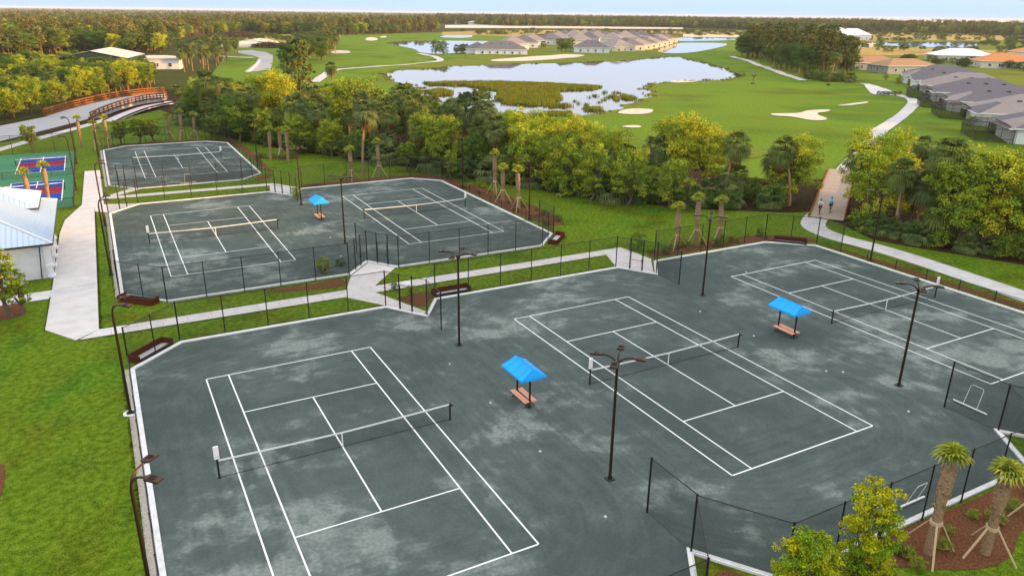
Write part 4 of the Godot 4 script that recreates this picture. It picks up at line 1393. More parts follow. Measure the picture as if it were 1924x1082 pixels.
func make_plants() -> void:
	var G1 := [g3(0.122, 0.199, 0.030), g3(0.162, 0.247, 0.033), g3(0.091, 0.161, 0.030)]
	var G2 := [g3(0.233, 0.314, 0.030), g3(0.304, 0.360, 0.033), g3(0.180, 0.266, 0.033)]
	var G3 := [g3(0.072, 0.133, 0.037), g3(0.101, 0.172, 0.044), g3(0.085, 0.142, 0.033)]
	var GY := [g3(0.359, 0.410, 0.030), g3(0.444, 0.447, 0.033), g3(0.239, 0.335, 0.033)]  # yellow leaf tones raised, so the sunlit look of crowns is in the colour
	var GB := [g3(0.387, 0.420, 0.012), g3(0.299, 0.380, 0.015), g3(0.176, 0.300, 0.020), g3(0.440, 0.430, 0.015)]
	var GP := [g3(0.120, 0.160, 0.040), g3(0.150, 0.185, 0.045), g3(0.095, 0.135, 0.038)]
	var GPb := [g3(0.095, 0.140, 0.050), g3(0.115, 0.160, 0.055), g3(0.140, 0.175, 0.055)]
	var GN := [g3(0.144, 0.172, 0.046), g3(0.190, 0.201, 0.052), g3(0.103, 0.138, 0.041)]
	reg("oak1", make_broadleaf("oak_tree", 101, 9.0, 3.6, 0.26, 34, G1), 9.0)
	reg("oak2", make_broadleaf("oak_tree", 102, 8.0, 3.3, 0.2, 30, G1, 420.0, 0.10), 8.0)
	reg("oak3", make_broadleaf("oak_tree", 103, 10.0, 4.2, 0.3, 38, G3), 10.0)
	reg("bright1", make_broadleaf("bright_tree", 111, 9.0, 3.6, 0.24, 34, G2), 9.0)
	reg("bright2", make_broadleaf("bright_tree", 112, 7.5, 3.0, 0.2, 28, G2, 420.0, 0.10), 7.5)
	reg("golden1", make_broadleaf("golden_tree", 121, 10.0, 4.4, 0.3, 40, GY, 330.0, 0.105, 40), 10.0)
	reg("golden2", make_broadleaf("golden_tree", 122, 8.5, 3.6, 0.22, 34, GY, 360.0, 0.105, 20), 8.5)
	reg("bare1", make_broadleaf("thin_crowned_tree", 131, 9.0, 3.6, 0.28, 26, G2, 70.0, 0.12, 130), 9.0)
	reg("shrub1", make_broadleaf("shrub", 141, 3.2, 1.9, 0.08, 22, G1, 420.0, 0.09), 3.2)
	reg("shrub2", make_broadleaf("shrub", 142, 2.6, 1.8, 0.08, 20, G3, 420.0, 0.09), 2.6)
	reg("shrub3", make_broadleaf("shrub", 143, 2.8, 1.7, 0.08, 20, G2, 420.0, 0.09), 2.8)
	reg("young1", make_broadleaf("young_tree", 151, 4.4, 1.5, 0.3, 26, [g3(0.15, 0.22, 0.03), g3(0.18, 0.25, 0.035)], 1100.0, 0.085), 4.4)
	reg("young2", make_broadleaf("young_tree", 152, 4.6, 1.1, 0.26, 24, G2, 1200.0, 0.085), 4.6)
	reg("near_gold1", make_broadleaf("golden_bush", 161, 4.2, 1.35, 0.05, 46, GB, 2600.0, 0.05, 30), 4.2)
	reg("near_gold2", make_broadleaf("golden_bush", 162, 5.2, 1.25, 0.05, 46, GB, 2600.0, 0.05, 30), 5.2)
	reg("palm1", make_palm("cabbage_palm", 201, 9.5, 0.4, GP, 38, 8, 1.15), 9.5)
	reg("palm2", make_palm("cabbage_palm", 202, 11.0, 0.9, GPb, 36, 12, 1.15), 11.0)
	reg("palm3", make_palm("cabbage_palm", 203, 7.0, 0.5, GPb, 38, 6, 1.2), 7.0)
	reg("palm4", make_palm("cabbage_palm", 204, 5.0, 0.3, GP, 36, 4, 1.25), 5.0)
	reg("palm5", make_palm("cabbage_palm", 205, 8.5, 1.6, GP, 36, 16, 1.15), 8.5)
	reg("palmetto", make_palm("palmetto", 206, 2.6, 0.1, GPb, 34, 2, 1.2), 2.6)
	var YP := [g3(0.313, 0.358, 0.043), g3(0.410, 0.415, 0.043), g3(0.235, 0.282, 0.043)]
	reg("yp1", make_young_palm("young_palm", 211, 5.6, YP), 5.6)
	reg("yp2", make_young_palm("young_palm", 212, 5.0, YP), 5.0)
	reg("yp3", make_young_palm("young_palm", 213, 6.2, YP), 6.2)
	reg("yp0", make_young_palm("young_palm", 214, 5.6, YP, false), 5.6)
	reg("pine1", make_pine("pine_tree", 301, 15.0, 3.0, GN), 15.0)
	reg("pine2", make_pine("pine_tree", 302, 13.0, 2.6, GN), 13.0)
	reg("pine3", make_pine("pine_tree", 303, 14.0, 3.2, [g3(0.145, 0.138, 0.043), g3(0.123, 0.131, 0.041)]), 14.0)

func build_trees() -> void:
	belts()
	planted()
	far_woods()
	reeds()
	scrub()
	grass_blades()
	for k in proto: proto[k].free()

var n_belt := {}
func scatter(poly: PackedVector2Array, gap: float, kinds: Array, labels: Dictionary, group: String, smin := 0.85, smax := 1.15) -> void:
	# one tree per free spot; kinds is a weighted list
	var lo := poly[0]; var hi := poly[0]
	for p in poly:
		lo = lo.min(p); hi = hi.max(p)
	var x := lo.x
	var row := 0
	while x < hi.x:
		var z := lo.y + (gap * 0.5 if row % 2 else 0.0)
		while z < hi.y:
			var p := Vector2(x + rng.randf_range(-0.38, 0.38) * gap, z + rng.randf_range(-0.38, 0.38) * gap)
			z += gap
			if not Geometry2D.is_point_in_polygon(p, poly) or on_boardwalk(p): continue
			var k: String = kinds[rng.randi() % kinds.size()]
			var nm := str(proto[k].name)
			plant(k, Vector3(p.x, -0.05, p.y), labels[nm], "palm" if nm in ["cabbage_palm", "palmetto"] else ("shrub" if nm == "shrub" else "tree"), group, rng.randf_range(smin, smax))
		x += gap
		row += 1

func on_boardwalk(p: Vector2) -> bool:
	var a := P(1553, 412); var b := P(1574, 347)
	var c := a.lerp(b, 0.8)
	return Geometry2D.get_closest_point_to_segment(p, Vector2(a.x, a.z), Vector2(c.x, c.z)).distance_to(p) < 4.2

func lab(where: String) -> Dictionary:
	return {
		"oak_tree": "dark green dense broadleaf tree " + where,
		"bright_tree": "fresh light green broadleaf tree " + where,
		"golden_tree": "golden yellow leaved broadleaf tree " + where,
		"thin_crowned_tree": "thin crowned tree " + where,
		"shrub": "low leafy green shrub " + where,
		"cabbage_palm": "fan leaved cabbage palm " + where,
		"palmetto": "short stemless fan palm " + where,
		"pine_tree": "tall thin pine with open crown " + where,
	}

func belts() -> void:
	var w1 := "in the belt between courts and lake"
	var g1 := "trees in the belt between courts and lake"
	# belt floor, behind the courts (ground outline in photo pixels)
	scatter(polyp([336, 232, 440, 266, 560, 289, 700, 305, 780, 318, 880, 338, 960, 352, 940, 318, 820, 292, 700, 268, 560, 248, 440, 225, 360, 205]), 4.7, ["oak1", "bright2", "palm1", "palm3", "palm2", "palm5", "bright1", "palm1", "oak2", "palm5", "bare1"], lab(w1), g1, 0.6, 0.95)
	scatter(polyp([360, 205, 440, 225, 560, 248, 700, 268, 820, 292, 930, 316, 930, 262, 840, 240, 760, 222, 640, 205, 520, 196, 420, 186, 340, 192]), 5.0, ["oak1", "oak3", "bright1", "bright2", "palm1", "palm5", "palm3", "golden2"], lab(w1), g1, 0.55, 0.78)
	scatter(polyp([950, 352, 1080, 374, 1180, 388, 1290, 400, 1300, 372, 1180, 352, 1060, 332, 960, 318]), 4.2, ["oak1", "bright2", "palm3", "palm4", "shrub1", "bright2", "golden2"], lab(w1), g1, 0.8, 1.05)
	scatter(polyp([940, 318, 1060, 332, 1150, 345, 1150, 312, 1060, 290, 940, 270]), 4.6, ["bright1", "golden2", "oak1", "golden2", "palm5"], lab(w1), g1, 0.55, 0.8)
	scatter(polyp([1310, 400, 1400, 398, 1480, 398, 1520, 392, 1530, 372, 1480, 364, 1400, 370, 1310, 375]), 3.2, ["shrub2", "palmetto", "shrub1", "palm4", "palmetto"], lab(w1), g1, 0.8, 1.1)
	scatter(polyp([345, 236, 440, 262, 560, 284, 700, 299, 880, 332, 960, 346, 940, 310, 820, 284, 700, 262, 560, 242, 440, 220, 360, 204]), 6.2, ["palm1", "palm2", "palm5", "palm3"], lab(w1), g1, 0.62, 0.9)
	scatter(polyp([336, 234, 440, 264, 560, 288, 700, 304, 880, 337, 1080, 371, 1290, 396, 1300, 384, 1080, 352, 880, 318, 700, 288, 560, 272, 440, 250, 345, 222]), 3.3, ["shrub1", "shrub2", "shrub3", "palmetto", "shrub2"], lab("inside the edge of the tree belt"), "undergrowth along the tree belt", 0.9, 1.5)
	# undergrowth along the near edge of the belt
	var wu := "at the foot of the tree belt"
	var edge := gp([440, 264, 560, 287, 700, 303, 790, 319, 880, 335, 1080, 370, 1290, 393, 1400, 392, 1500, 396])
	for i in edge.size() - 1:
		var L: float = edge[i].distance_to(edge[i + 1])
		var k := int(L / 2.3)
		for j in k:
			var p: Vector2 = edge[i].lerp(edge[i + 1], (j + rng.randf()) / k) + Vector2(rng.randf_range(-0.4, 0.8), rng.randf_range(-2.4, -0.4))
			var kd: String = ["shrub1", "shrub2", "shrub2", "palmetto", "shrub3", "shrub2"][rng.randi() % 6]
			plant(kd, Vector3(p.x, -0.05, p.y), lab(wu)[str(proto[kd].name)], "shrub", "undergrowth along the tree belt", rng.randf_range(0.55, 0.95))
	# trees that stand out, placed by the pixel of their top
	for q in [[677, 172, "palm2", 1.06, "tall cabbage palm with orange brown skirt rising above the belt"], [735, 182, "palm1", 1.05, "tall cabbage palm with slender pale trunk in the belt"], [655, 200, "palm1", 0.95, "dark crowned cabbage palm beside the orange skirted one"], [750, 205, "palm5", 0.95, "cabbage palm with a heavy brown skirt behind the braced palms"], [830, 205, "palm5", 1.0, "cabbage palm with hanging brown fronds in front of the reeds"], [917, 190, "palm2", 1.0, "tall cabbage palm with orange skirt in front of the marsh"], [895, 172, "palm3", 1.15, "wide crowned cabbage palm at the lake edge"], [870, 178, "palm3", 1.05, "short wide cabbage palm at the lake edge"], [408, 132, "palm5", 1.15, "cabbage palm with orange brown skirt beside the back road"], [335, 160, "palm1", 1.05, "tall cabbage palm at the end of the road bridge"], [380, 185, "palm1", 1.0, "cabbage palm with drooping dark crown beside the road bridge"], [425, 165, "palm2", 0.9, "cabbage palm leaning behind the single rear court"], [560, 180, "palm3", 1.1, "cabbage palm among the dark oaks behind the lawn"], [1020, 268, "palm3", 1.1, "broad dark cabbage palm overhanging the lawn edge"], [945, 262, "palm3", 1.15, "broad bluish cabbage palm overhanging the lawn edge by the braced palms"], [880, 258, "palm4", 1.3, "short bluish cabbage palm beside the lamp post and lawn"], [1455, 282, "palm3", 1.15, "bluish cabbage palm in front of the putting green"], [1470, 268, "palm1", 0.8, "cabbage palm with yellowish top in front of the putting green"], [1515, 256, "golden2", 1.12, "yellow topped tree beside the boardwalk"], [1538, 264, "palm5", 0.95, "cabbage palm with orange skirt beside the boardwalk"], [1360, 250, "palm5", 1.05, "cabbage palm with orange skirt beside the great golden tree"]]:
		hero(q[2], q[0], q[1], 8.0 + 10.0 * rng.randf(), q[4], g1)
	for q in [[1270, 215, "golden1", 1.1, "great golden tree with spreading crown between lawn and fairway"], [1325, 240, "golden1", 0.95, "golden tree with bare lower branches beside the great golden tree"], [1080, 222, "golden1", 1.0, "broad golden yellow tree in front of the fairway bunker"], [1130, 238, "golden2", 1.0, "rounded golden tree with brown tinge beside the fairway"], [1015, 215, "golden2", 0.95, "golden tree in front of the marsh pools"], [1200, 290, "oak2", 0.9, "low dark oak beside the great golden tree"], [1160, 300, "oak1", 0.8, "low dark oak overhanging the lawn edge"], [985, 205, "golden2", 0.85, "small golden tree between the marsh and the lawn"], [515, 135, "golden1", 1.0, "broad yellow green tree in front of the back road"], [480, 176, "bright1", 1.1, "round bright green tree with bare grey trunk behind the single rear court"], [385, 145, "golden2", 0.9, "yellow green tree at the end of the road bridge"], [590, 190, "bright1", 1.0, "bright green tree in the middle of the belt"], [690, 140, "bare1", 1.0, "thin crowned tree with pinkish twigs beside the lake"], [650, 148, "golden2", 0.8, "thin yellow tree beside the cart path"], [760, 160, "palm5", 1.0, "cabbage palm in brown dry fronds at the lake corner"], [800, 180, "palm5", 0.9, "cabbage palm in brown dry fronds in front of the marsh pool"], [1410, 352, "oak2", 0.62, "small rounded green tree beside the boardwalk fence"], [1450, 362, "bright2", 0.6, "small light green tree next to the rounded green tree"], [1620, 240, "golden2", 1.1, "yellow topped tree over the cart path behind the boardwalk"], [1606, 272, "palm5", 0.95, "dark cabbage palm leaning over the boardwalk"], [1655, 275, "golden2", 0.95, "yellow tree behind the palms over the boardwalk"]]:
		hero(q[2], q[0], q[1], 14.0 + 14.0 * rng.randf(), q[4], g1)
	# right of the boardwalk, along the footpath and on beyond the frame
	var w2 := "in the wood beside the footpath"
	var g2 := "trees of the wood beside the footpath"
	var wood := PackedVector2Array([Vector2(42, -82), Vector2(47, -78), Vector2(54, -74), Vector2(62, -66), Vector2(70, -58), Vector2(78, -68), Vector2(76, -84), Vector2(62, -96), Vector2(50, -100)])
	scatter(wood, 4.6, ["palm1", "palm3", "palm5", "oak1", "bright1", "golden2", "oak3", "palm2"], lab(w2), g2, 0.55, 0.78)
	scatter(PackedVector2Array([Vector2(72, -56), Vector2(84, -44), Vector2(96, -26), Vector2(104, 0), Vector2(108, 24), Vector2(120, 24), Vector2(118, -10), Vector2(104, -44), Vector2(90, -66), Vector2(79, -68)]), 4.8, ["pine1", "pine3", "oak3", "pine3"], lab(w2), g2, 1.35, 1.6)  # unseen stand beyond the frame, made tall and dense to shade the courts
	for q in [[1760, 258, "palm1", 0.95, "cabbage palm with yellowish crown at the wood edge by the houses"], [1680, 300, "palm1", 0.92, "large fan crowned palm overhanging the boardwalk entrance"], [1720, 320, "palm3", 1.1, "broad palm with hanging fronds in the wood edge"], [1865, 305, "palm2", 0.9, "tall leaning palm with grey brown crown by the footpath"], [1800, 360, "palm3", 1.0, "palm with leaning pale trunk by the footpath"], [1760, 370, "palm4", 1.2, "short palm with fronds down to the ground by the footpath"], [1840, 275, "golden2", 1.1, "bright yellow tree at the top of the wood by the houses"], [1890, 282, "golden2", 1.15, "bright yellow tree beside the other yellow one by the houses"], [1790, 300, "bright1", 0.9, "olive green tree among the palms by the footpath"], [1910, 400, "bright2", 0.8, "low olive tree at the footpath edge of the wood"]]:
		hero(q[2], q[0], q[1], 6.0 + 12.0 * rng.randf(), q[4], g2)
	var e2 := gp([1600, 434, 1650, 448, 1700, 458, 1780, 472, 1860, 484, 1924, 494])
	for i in e2.size() - 1:
		for j in 4:
			var p: Vector2 = e2[i].lerp(e2[i + 1], (j + rng.randf()) / 4.0) + Vector2(rng.randf_range(0.2, 1.2), rng.randf_range(-2.4, -0.8))
			var kd: String = ["shrub2", "shrub1", "palmetto", "shrub3"][rng.randi() % 4]
			plant(kd, Vector3(p.x, -0.05, p.y), lab("at the foot of the wood beside the footpath")[str(proto[kd].name)], "shrub", "undergrowth along the wood", rng.randf_range(0.5, 0.85))
	# block of trees across the road
	var w3 := "across the road behind the clubhouse"
	scatter(polyp([-120, 262, 0, 230, 90, 208, 180, 190, 296, 168, 300, 152, 210, 150, 120, 155, 40, 165, -120, 200]), 5.2, ["oak1", "oak3", "bright1", "palm1", "palm3", "palm5", "oak2"], lab(w3), "trees across the road", 0.6, 0.9)
	scatter(polyp([-120, 200, 40, 165, 120, 155, 200, 150, 160, 132, 90, 126, 0, 128, -120, 140]), 6.5, ["bright1", "golden2", "palm5", "oak1", "bright1", "oak3"], lab(w3), "trees across the road", 0.55, 0.8)
	for q in [[240, 112, "golden1", 1.15, "large spreading tree beside the dark green shed"], [275, 118, "bright1", 1.1, "spreading light green tree beside the road bridge"], [205, 136, "oak3", 0.95, "dark green tree in front of the shed"], [160, 124, "golden2", 1.0, "golden tree in front of the shed wall"], [8, 165, "golden2", 0.9, "bright yellow green young tree at the roadside"]]:
		hero(q[2], q[0], q[1], 4.0, q[4], "trees across the road")
	# golf course palms and the stand by the fairway
	var w4 := "in the palm grove beside the back road"
	scatter(polyp([330, 140, 400, 132, 420, 120, 450, 108, 440, 96, 400, 100, 360, 112, 330, 125]), 7.5, ["palm1", "palm2", "palm1", "palm5"], lab(w4), "palms beside the back road", 0.8, 1.05)
	var w5 := "in the grove between back road and fairway"
	scatter(polyp([545, 128, 575, 122, 620, 112, 630, 100, 632, 84, 600, 84, 570, 100, 540, 112]), 7.0, ["palm1", "palm2", "oak3", "palm1", "oak1"], lab(w5), "trees between back road and fairway", 0.85, 1.1)
	for q in [[543, 80, "oak3", 1.2, "tall loose tree beside the back road"], [556, 80, "pine1", 1.1, "tall thin pine beside the back road"], [622, 118, "palm1", 0.95, "cabbage palm beside the cart path"]]:
		plant(q[2], by_top(q[0], q[1], heights_of(q[2]) * q[3]), q[4], "tree", "trees between back road and fairway", q[3])
	var w6 := "in the stand of trees beside the cart path"
	scatter(polyp([1388, 108, 1420, 116, 1470, 134, 1520, 150, 1590, 158, 1612, 152, 1580, 130, 1560, 118, 1500, 104, 1440, 98, 1395, 98]), 7.0, ["oak3", "oak1", "pine2", "pine1", "palm1", "oak3", "pine3"], lab(w6), "stand of trees beside the cart path", 1.0, 1.3)
	scatter(polyp([1500, 146, 1560, 157, 1612, 160, 1610, 153, 1560, 150]), 4.5, ["shrub2", "shrub1", "palmetto"], lab("below the stand of trees by the cart path"), "shrubs beside the cart path", 1.0, 1.3)

func planted() -> void:
	# young braced palms, by the pixel of their base
	var g := "young palms propped with timber"
	for q in [[1745, 1040, "yp1", "braced young palm with yellow green tuft in the mulch bed, beside the golden bushes"], [1852, 1040, "yp2", "braced young palm with stout tapering trunk in the mulch bed corner"], [1952, 985, "yp3", "braced young palm at the fence, its tuft yellowish"], [508, 300, "yp0", "young palm with tidy green tuft on the lawn between the courts"], [527, 296, "yp2", "braced young palm with thin trunk on the lawn between the courts"], [541, 302, "yp0", "young palm with bare trunk top on the lawn between the courts"], [662, 338, "yp2", "braced young palm behind the fence beside the tall orange palm"], [713, 332, "yp1", "braced young palm with green tuft behind the rear pair fence"], [682, 330, "palm2", "tall pale trunked palm standing on the lawn behind the fence"], [930, 366, "yp3", "braced young palm with reddish trunk in the mulch bed by the lawn"], [945, 378, "yp2", "short braced young palm in the mulch bed by the lawn"], [975, 396, "yp1", "braced young palm at the end of the mulch bed by the lawn"], [1272, 466, "yp2", "braced young palm in the mulch behind the walkway gate"], [1308, 460, "yp1", "braced young palm with pale tuft behind the lamp post"], [1352, 452, "yp2", "braced young palm beside the small rounded green tree"], [180, 280, "yp2", "braced young palm behind the pickleball fence"], [152, 276, "yp0", "young palm beside the lamp behind the pickleball fence"], [205, 276, "yp1", "braced young palm at the corner of the single rear court"], [318, 262, "yp2", "braced young palm behind the single rear court, near the bridge"], [342, 262, "yp1", "braced young palm under the dark trees behind the single rear court"], [366, 260, "yp2", "braced young palm next to small trees behind the single rear court"], [92, 387, "yp0", "young palm with small tuft beside the clubhouse roof"], [62, 402, "yp0", "young palm with pale trunk beside the clubhouse roof"]]:
		plant(q[2], at_base(q[0], q[1]), q[3], "palm", g, 1.0 if q[2] != "palm2" else 0.95, rng.randf_range(0.0, TAU))
	var gy := "young planted trees"
	for q in [[765, 322, "young1", 1.0, "young round green tree with reddish tint behind the rear pair"], [815, 322, "young1", 1.12, "young round green tree beside the mulch, fullest of the row"], [845, 336, "young2", 0.95, "slim light green young tree beside a lamp post"], [228, 272, "young1", 1.0, "young green tree behind the single rear court fence"], [262, 270, "young1", 1.05, "young bushy green tree behind the single rear court"], [290, 268, "young1", 0.95, "young green tree in front of the bridge walkway"], [60, 283, "young1", 0.95, "young dark green tree on the grass beside the pavement"], [395, 262, "young1", 0.95, "young green tree under the dark oaks behind the single court"], [425, 262, "young1", 1.0, "young green tree at the corner of the single rear court"], [20, 595, "young2", 1.3, "yellow green multi-stemmed young tree beside the clubhouse path"], [42, 592, "young2", 0.8, "thin young tree beside the larger one by the clubhouse path"]]:
		plant(q[2], at_base(q[0], q[1]), q[4], "tree", gy, q[3])
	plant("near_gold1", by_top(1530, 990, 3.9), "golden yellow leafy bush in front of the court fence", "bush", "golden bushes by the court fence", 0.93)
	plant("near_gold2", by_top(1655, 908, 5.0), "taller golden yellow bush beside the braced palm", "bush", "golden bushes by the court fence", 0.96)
	# low bed plants
	var gb := "small bed plants"
	for q in [[605, 512, "shrub3", 0.5, "reddish brown shrub in the bed by the rear pair gate"], [560, 372, "shrub3", 0.5, "reddish shrub beside the rear gate and lamp"], [640, 500, "shrub2", 0.28, "low green plant in the bed by the rear pair gate"], [1200, 470, "shrub1", 0.55, "green shrub behind the walkway end gate"], [770, 552, "shrub3", 0.26, "low plant in the small triangular bed"], [740, 545, "shrub2", 0.24, "low green plant in the small triangular bed"]]:
		plant(q[2], at_base(q[0], q[1]), q[4], "shrub", gb, q[3])
	for k in 42:
		var t := rng.randf()
		var p := K(lerpf(14.0, 52.0, t), rng.randf_range(-21.0, -19.3), 0.0)
		plant("shrub3" if k % 3 else "shrub2", p, "low ground plant along the near court fence", "shrub", "low plants along the court fences", rng.randf_range(0.12, 0.26))
	for k in 34:
		var q := K(rng.randf_range(33.2, 36.2), rng.randf_range(34, 64), 0.0)
		plant("shrub3" if k % 2 else "shrub2", q, "low ground plant in the mulched palm bed", "shrub", "low plants along the court fences", rng.randf_range(0.12, 0.3))
	for k in 24:
		var q := K(rng.randf_range(37.0, 53.0), rng.randf_range(19.6, 21.4), 0.0)
		plant("shrub3" if k % 2 else "shrub1", q, "low ground plant in the mulch behind the walkway end gate", "shrub", "low plants along the court fences", rng.randf_range(0.12, 0.3))
	for k in 18:
		var q := K(rng.randf_range(12.8, 18.0), rng.randf_range(87.2, 90.6), 0.0)
		plant("palmetto" if k % 3 == 0 else "shrub3", q, "low plant in the small bed of palms on the lawn", "shrub", "low plants along the court fences", rng.randf_range(0.2, 0.36))
	for k in 7:
		var q := at_base(lerpf(1652, 1690, k / 6.0), 181 + (k % 2))
		plant("shrub2", q + Vector3(0, golf_h(q.x, q.z), 0), "small dark round shrub in the row beside the cart path", "shrub", "row of small shrubs by the cart path", 0.45)
	for q in [[1838, 175, 0.7], [1790, 190, 0.7], [1770, 180, 0.8], [1826, 240, 0.8], [1690, 160, 0.9], [1664, 150, 0.8]]:
		var w := at_base(q[0], q[1])
		plant("shrub3", w + Vector3(0, golf_h(w.x, w.z), 0), "rounded garden shrub beside a screened patio", "shrub", "garden shrubs by the houses", q[2])

func multi(nm: String, label: String, cat: String, mesh: Mesh, mat: Material, xf: Array, cols: Array) -> void:
	var mm := MultiMesh.new()
	mm.transform_format = MultiMesh.TRANSFORM_3D
	mm.use_colors = true
	mm.mesh = mesh
	mm.instance_count = xf.size()
	for i in xf.size():
		mm.set_instance_transform(i, xf[i])
		mm.set_instance_color(i, cols[i])
	var o := MultiMeshInstance3D.new()
	o.name = numbered(nm)
	o.multimesh = mm
	o.material_override = mat
	o.set_meta("kind", "stuff")
	tag(o, label, cat)
	add_child(o)

func far_woods() -> void:
	# woods that read as one mass: pines and oaks out to the horizon
	var r := RandomNumberGenerator.new()
	r.seed = 77
	var edge_l := polyp([-700, 128, 0, 108, 140, 97, 300, 99, 330, 82, 345, 70, 360, 66, 440, 62.5, 640, 66, 820, 58.5])
	var edge_r := polyp([820, 43, 950, 48.5, 1284, 51.5, 1500, 58, 1700, 61, 1924, 67.5, 2200, 74])
	var sets := {}
	for k in ["pine1", "pine2", "pine3", "oak3", "oak1", "bright1"]: sets[k] = [[], []]
	for e in [edge_l, edge_r]:
		for i in e.size() - 1:
			var a: Vector2 = e[i]; var b: Vector2 = e[i + 1]
			var a0 := atan2(a.x, -a.y); var a1 := atan2(b.x, -b.y)
			var near := (a.length() + b.length()) * 0.5
			var rr := near
			while rr < 5200.0:
				# rings of trees, thinner with distance where only the tops show
				var step := 5.0 + (rr - near) * 0.035
				var arc := absf(a1 - a0) * rr
				var gap := 5.2 + (rr - near) * 0.010
				for j in int(arc / gap + r.randf()):
					var t := a0 + (a1 - a0) * r.randf()
					# edge line between a and b along this bearing
					var f := (t - a0) / (a1 - a0)
					var off := lerpf(a.length(), b.length(), f) - near
					var d := rr + off + r.randf_range(-0.5, 0.5) * step
					var k: String = ["pine1", "pine2", "pine3", "oak3", "oak1", "bright1"][r.randi() % 6]
					var s := r.randf_range(0.55, 1.15) * (1.1 if e == edge_r else 0.95)
					if k == "oak3" or k == "oak1" or k == "bright1": s *= 1.15
					sets[k][0].append(Transform3D(Basis(Vector3.UP, r.randf_range(0, TAU)).scaled(Vector3(s * 1.15, s, s * 1.15)), Vector3(sin(t) * d, -0.1, -cos(t) * d)))
					var q := r.randf_range(0.8, 1.6)
					sets[k][1].append(Color(q * r.randf_range(0.85, 1.35), q, q * r.randf_range(0.8, 1.1)))
				rr += step
	var far_mat := leafmat("leaf_far", Color(1, 1, 1))
	for k in sets:
		var src: Node3D = proto[k]
		multi("forest_crowns", "far pine and oak wood reaching to the horizon", "forest", (src.get_node("crown") as MeshInstance3D).mesh, M.leaf_oak, sets[k][0], sets[k][1])
		multi("forest_trunks", "trunks of the far pine and oak wood", "forest", (src.get_node("trunk") as MeshInstance3D).mesh, M.bark, sets[k][0], sets[k][1])
		print("far ", k, " ", sets[k][0].size())

func scrub() -> void:
	# loose bushes on the tan marsh and building plots
	var r := RandomNumberGenerator.new()
	r.seed = 66
	var xf := []; var cs := []
	for q in [[polyp([840, 58, 1280, 58, 1400, 60, 1400, 68, 1180, 67, 900, 66]), 170], [polyp([1570, 70, 1640, 62, 1990, 68, 1990, 108, 1760, 104, 1600, 100]), 260], [polyp([470, 68, 560, 64, 640, 66, 640, 74, 470, 82]), 40], [polyp([1284, 58, 1600, 60, 1990, 68, 1990, 71, 1600, 64, 1284, 61]), 160], [polyp([1600, 118, 1700, 112, 1980, 120, 1980, 140, 1720, 118]), 40]]:
		var poly: PackedVector2Array = q[0]
		var lo := poly[0]; var hi := poly[0]
		for p in poly:
			lo = lo.min(p); hi = hi.max(p)
		var k := 0
		while k < q[1]:
			var p := Vector2(r.randf_range(lo.x, hi.x), r.randf_range(lo.y, hi.y))
			if not Geometry2D.is_point_in_polygon(p, poly): continue
			k += 1
			var wet := false
			for w in waters:
				if Geometry2D.is_point_in_polygon(p, w): wet = true
			if wet: continue
			var s := r.randf_range(0.5, 1.7)
			xf.append(Transform3D(Basis(Vector3.UP, r.randf_range(0, TAU)).scaled(Vector3(s * 1.5, s, s * 1.5)), Vector3(p.x, 0.05, p.y)))
			var e := r.randf_range(0.7, 1.3)
			cs.append(Color(e * 1.15, e, e))
	multi("marsh_scrub", "loose bushes scattered over the far tan marsh", "scrub", (proto["shrub2"].get_node("crown") as MeshInstance3D).mesh, M.leaf_oak, xf, cs)

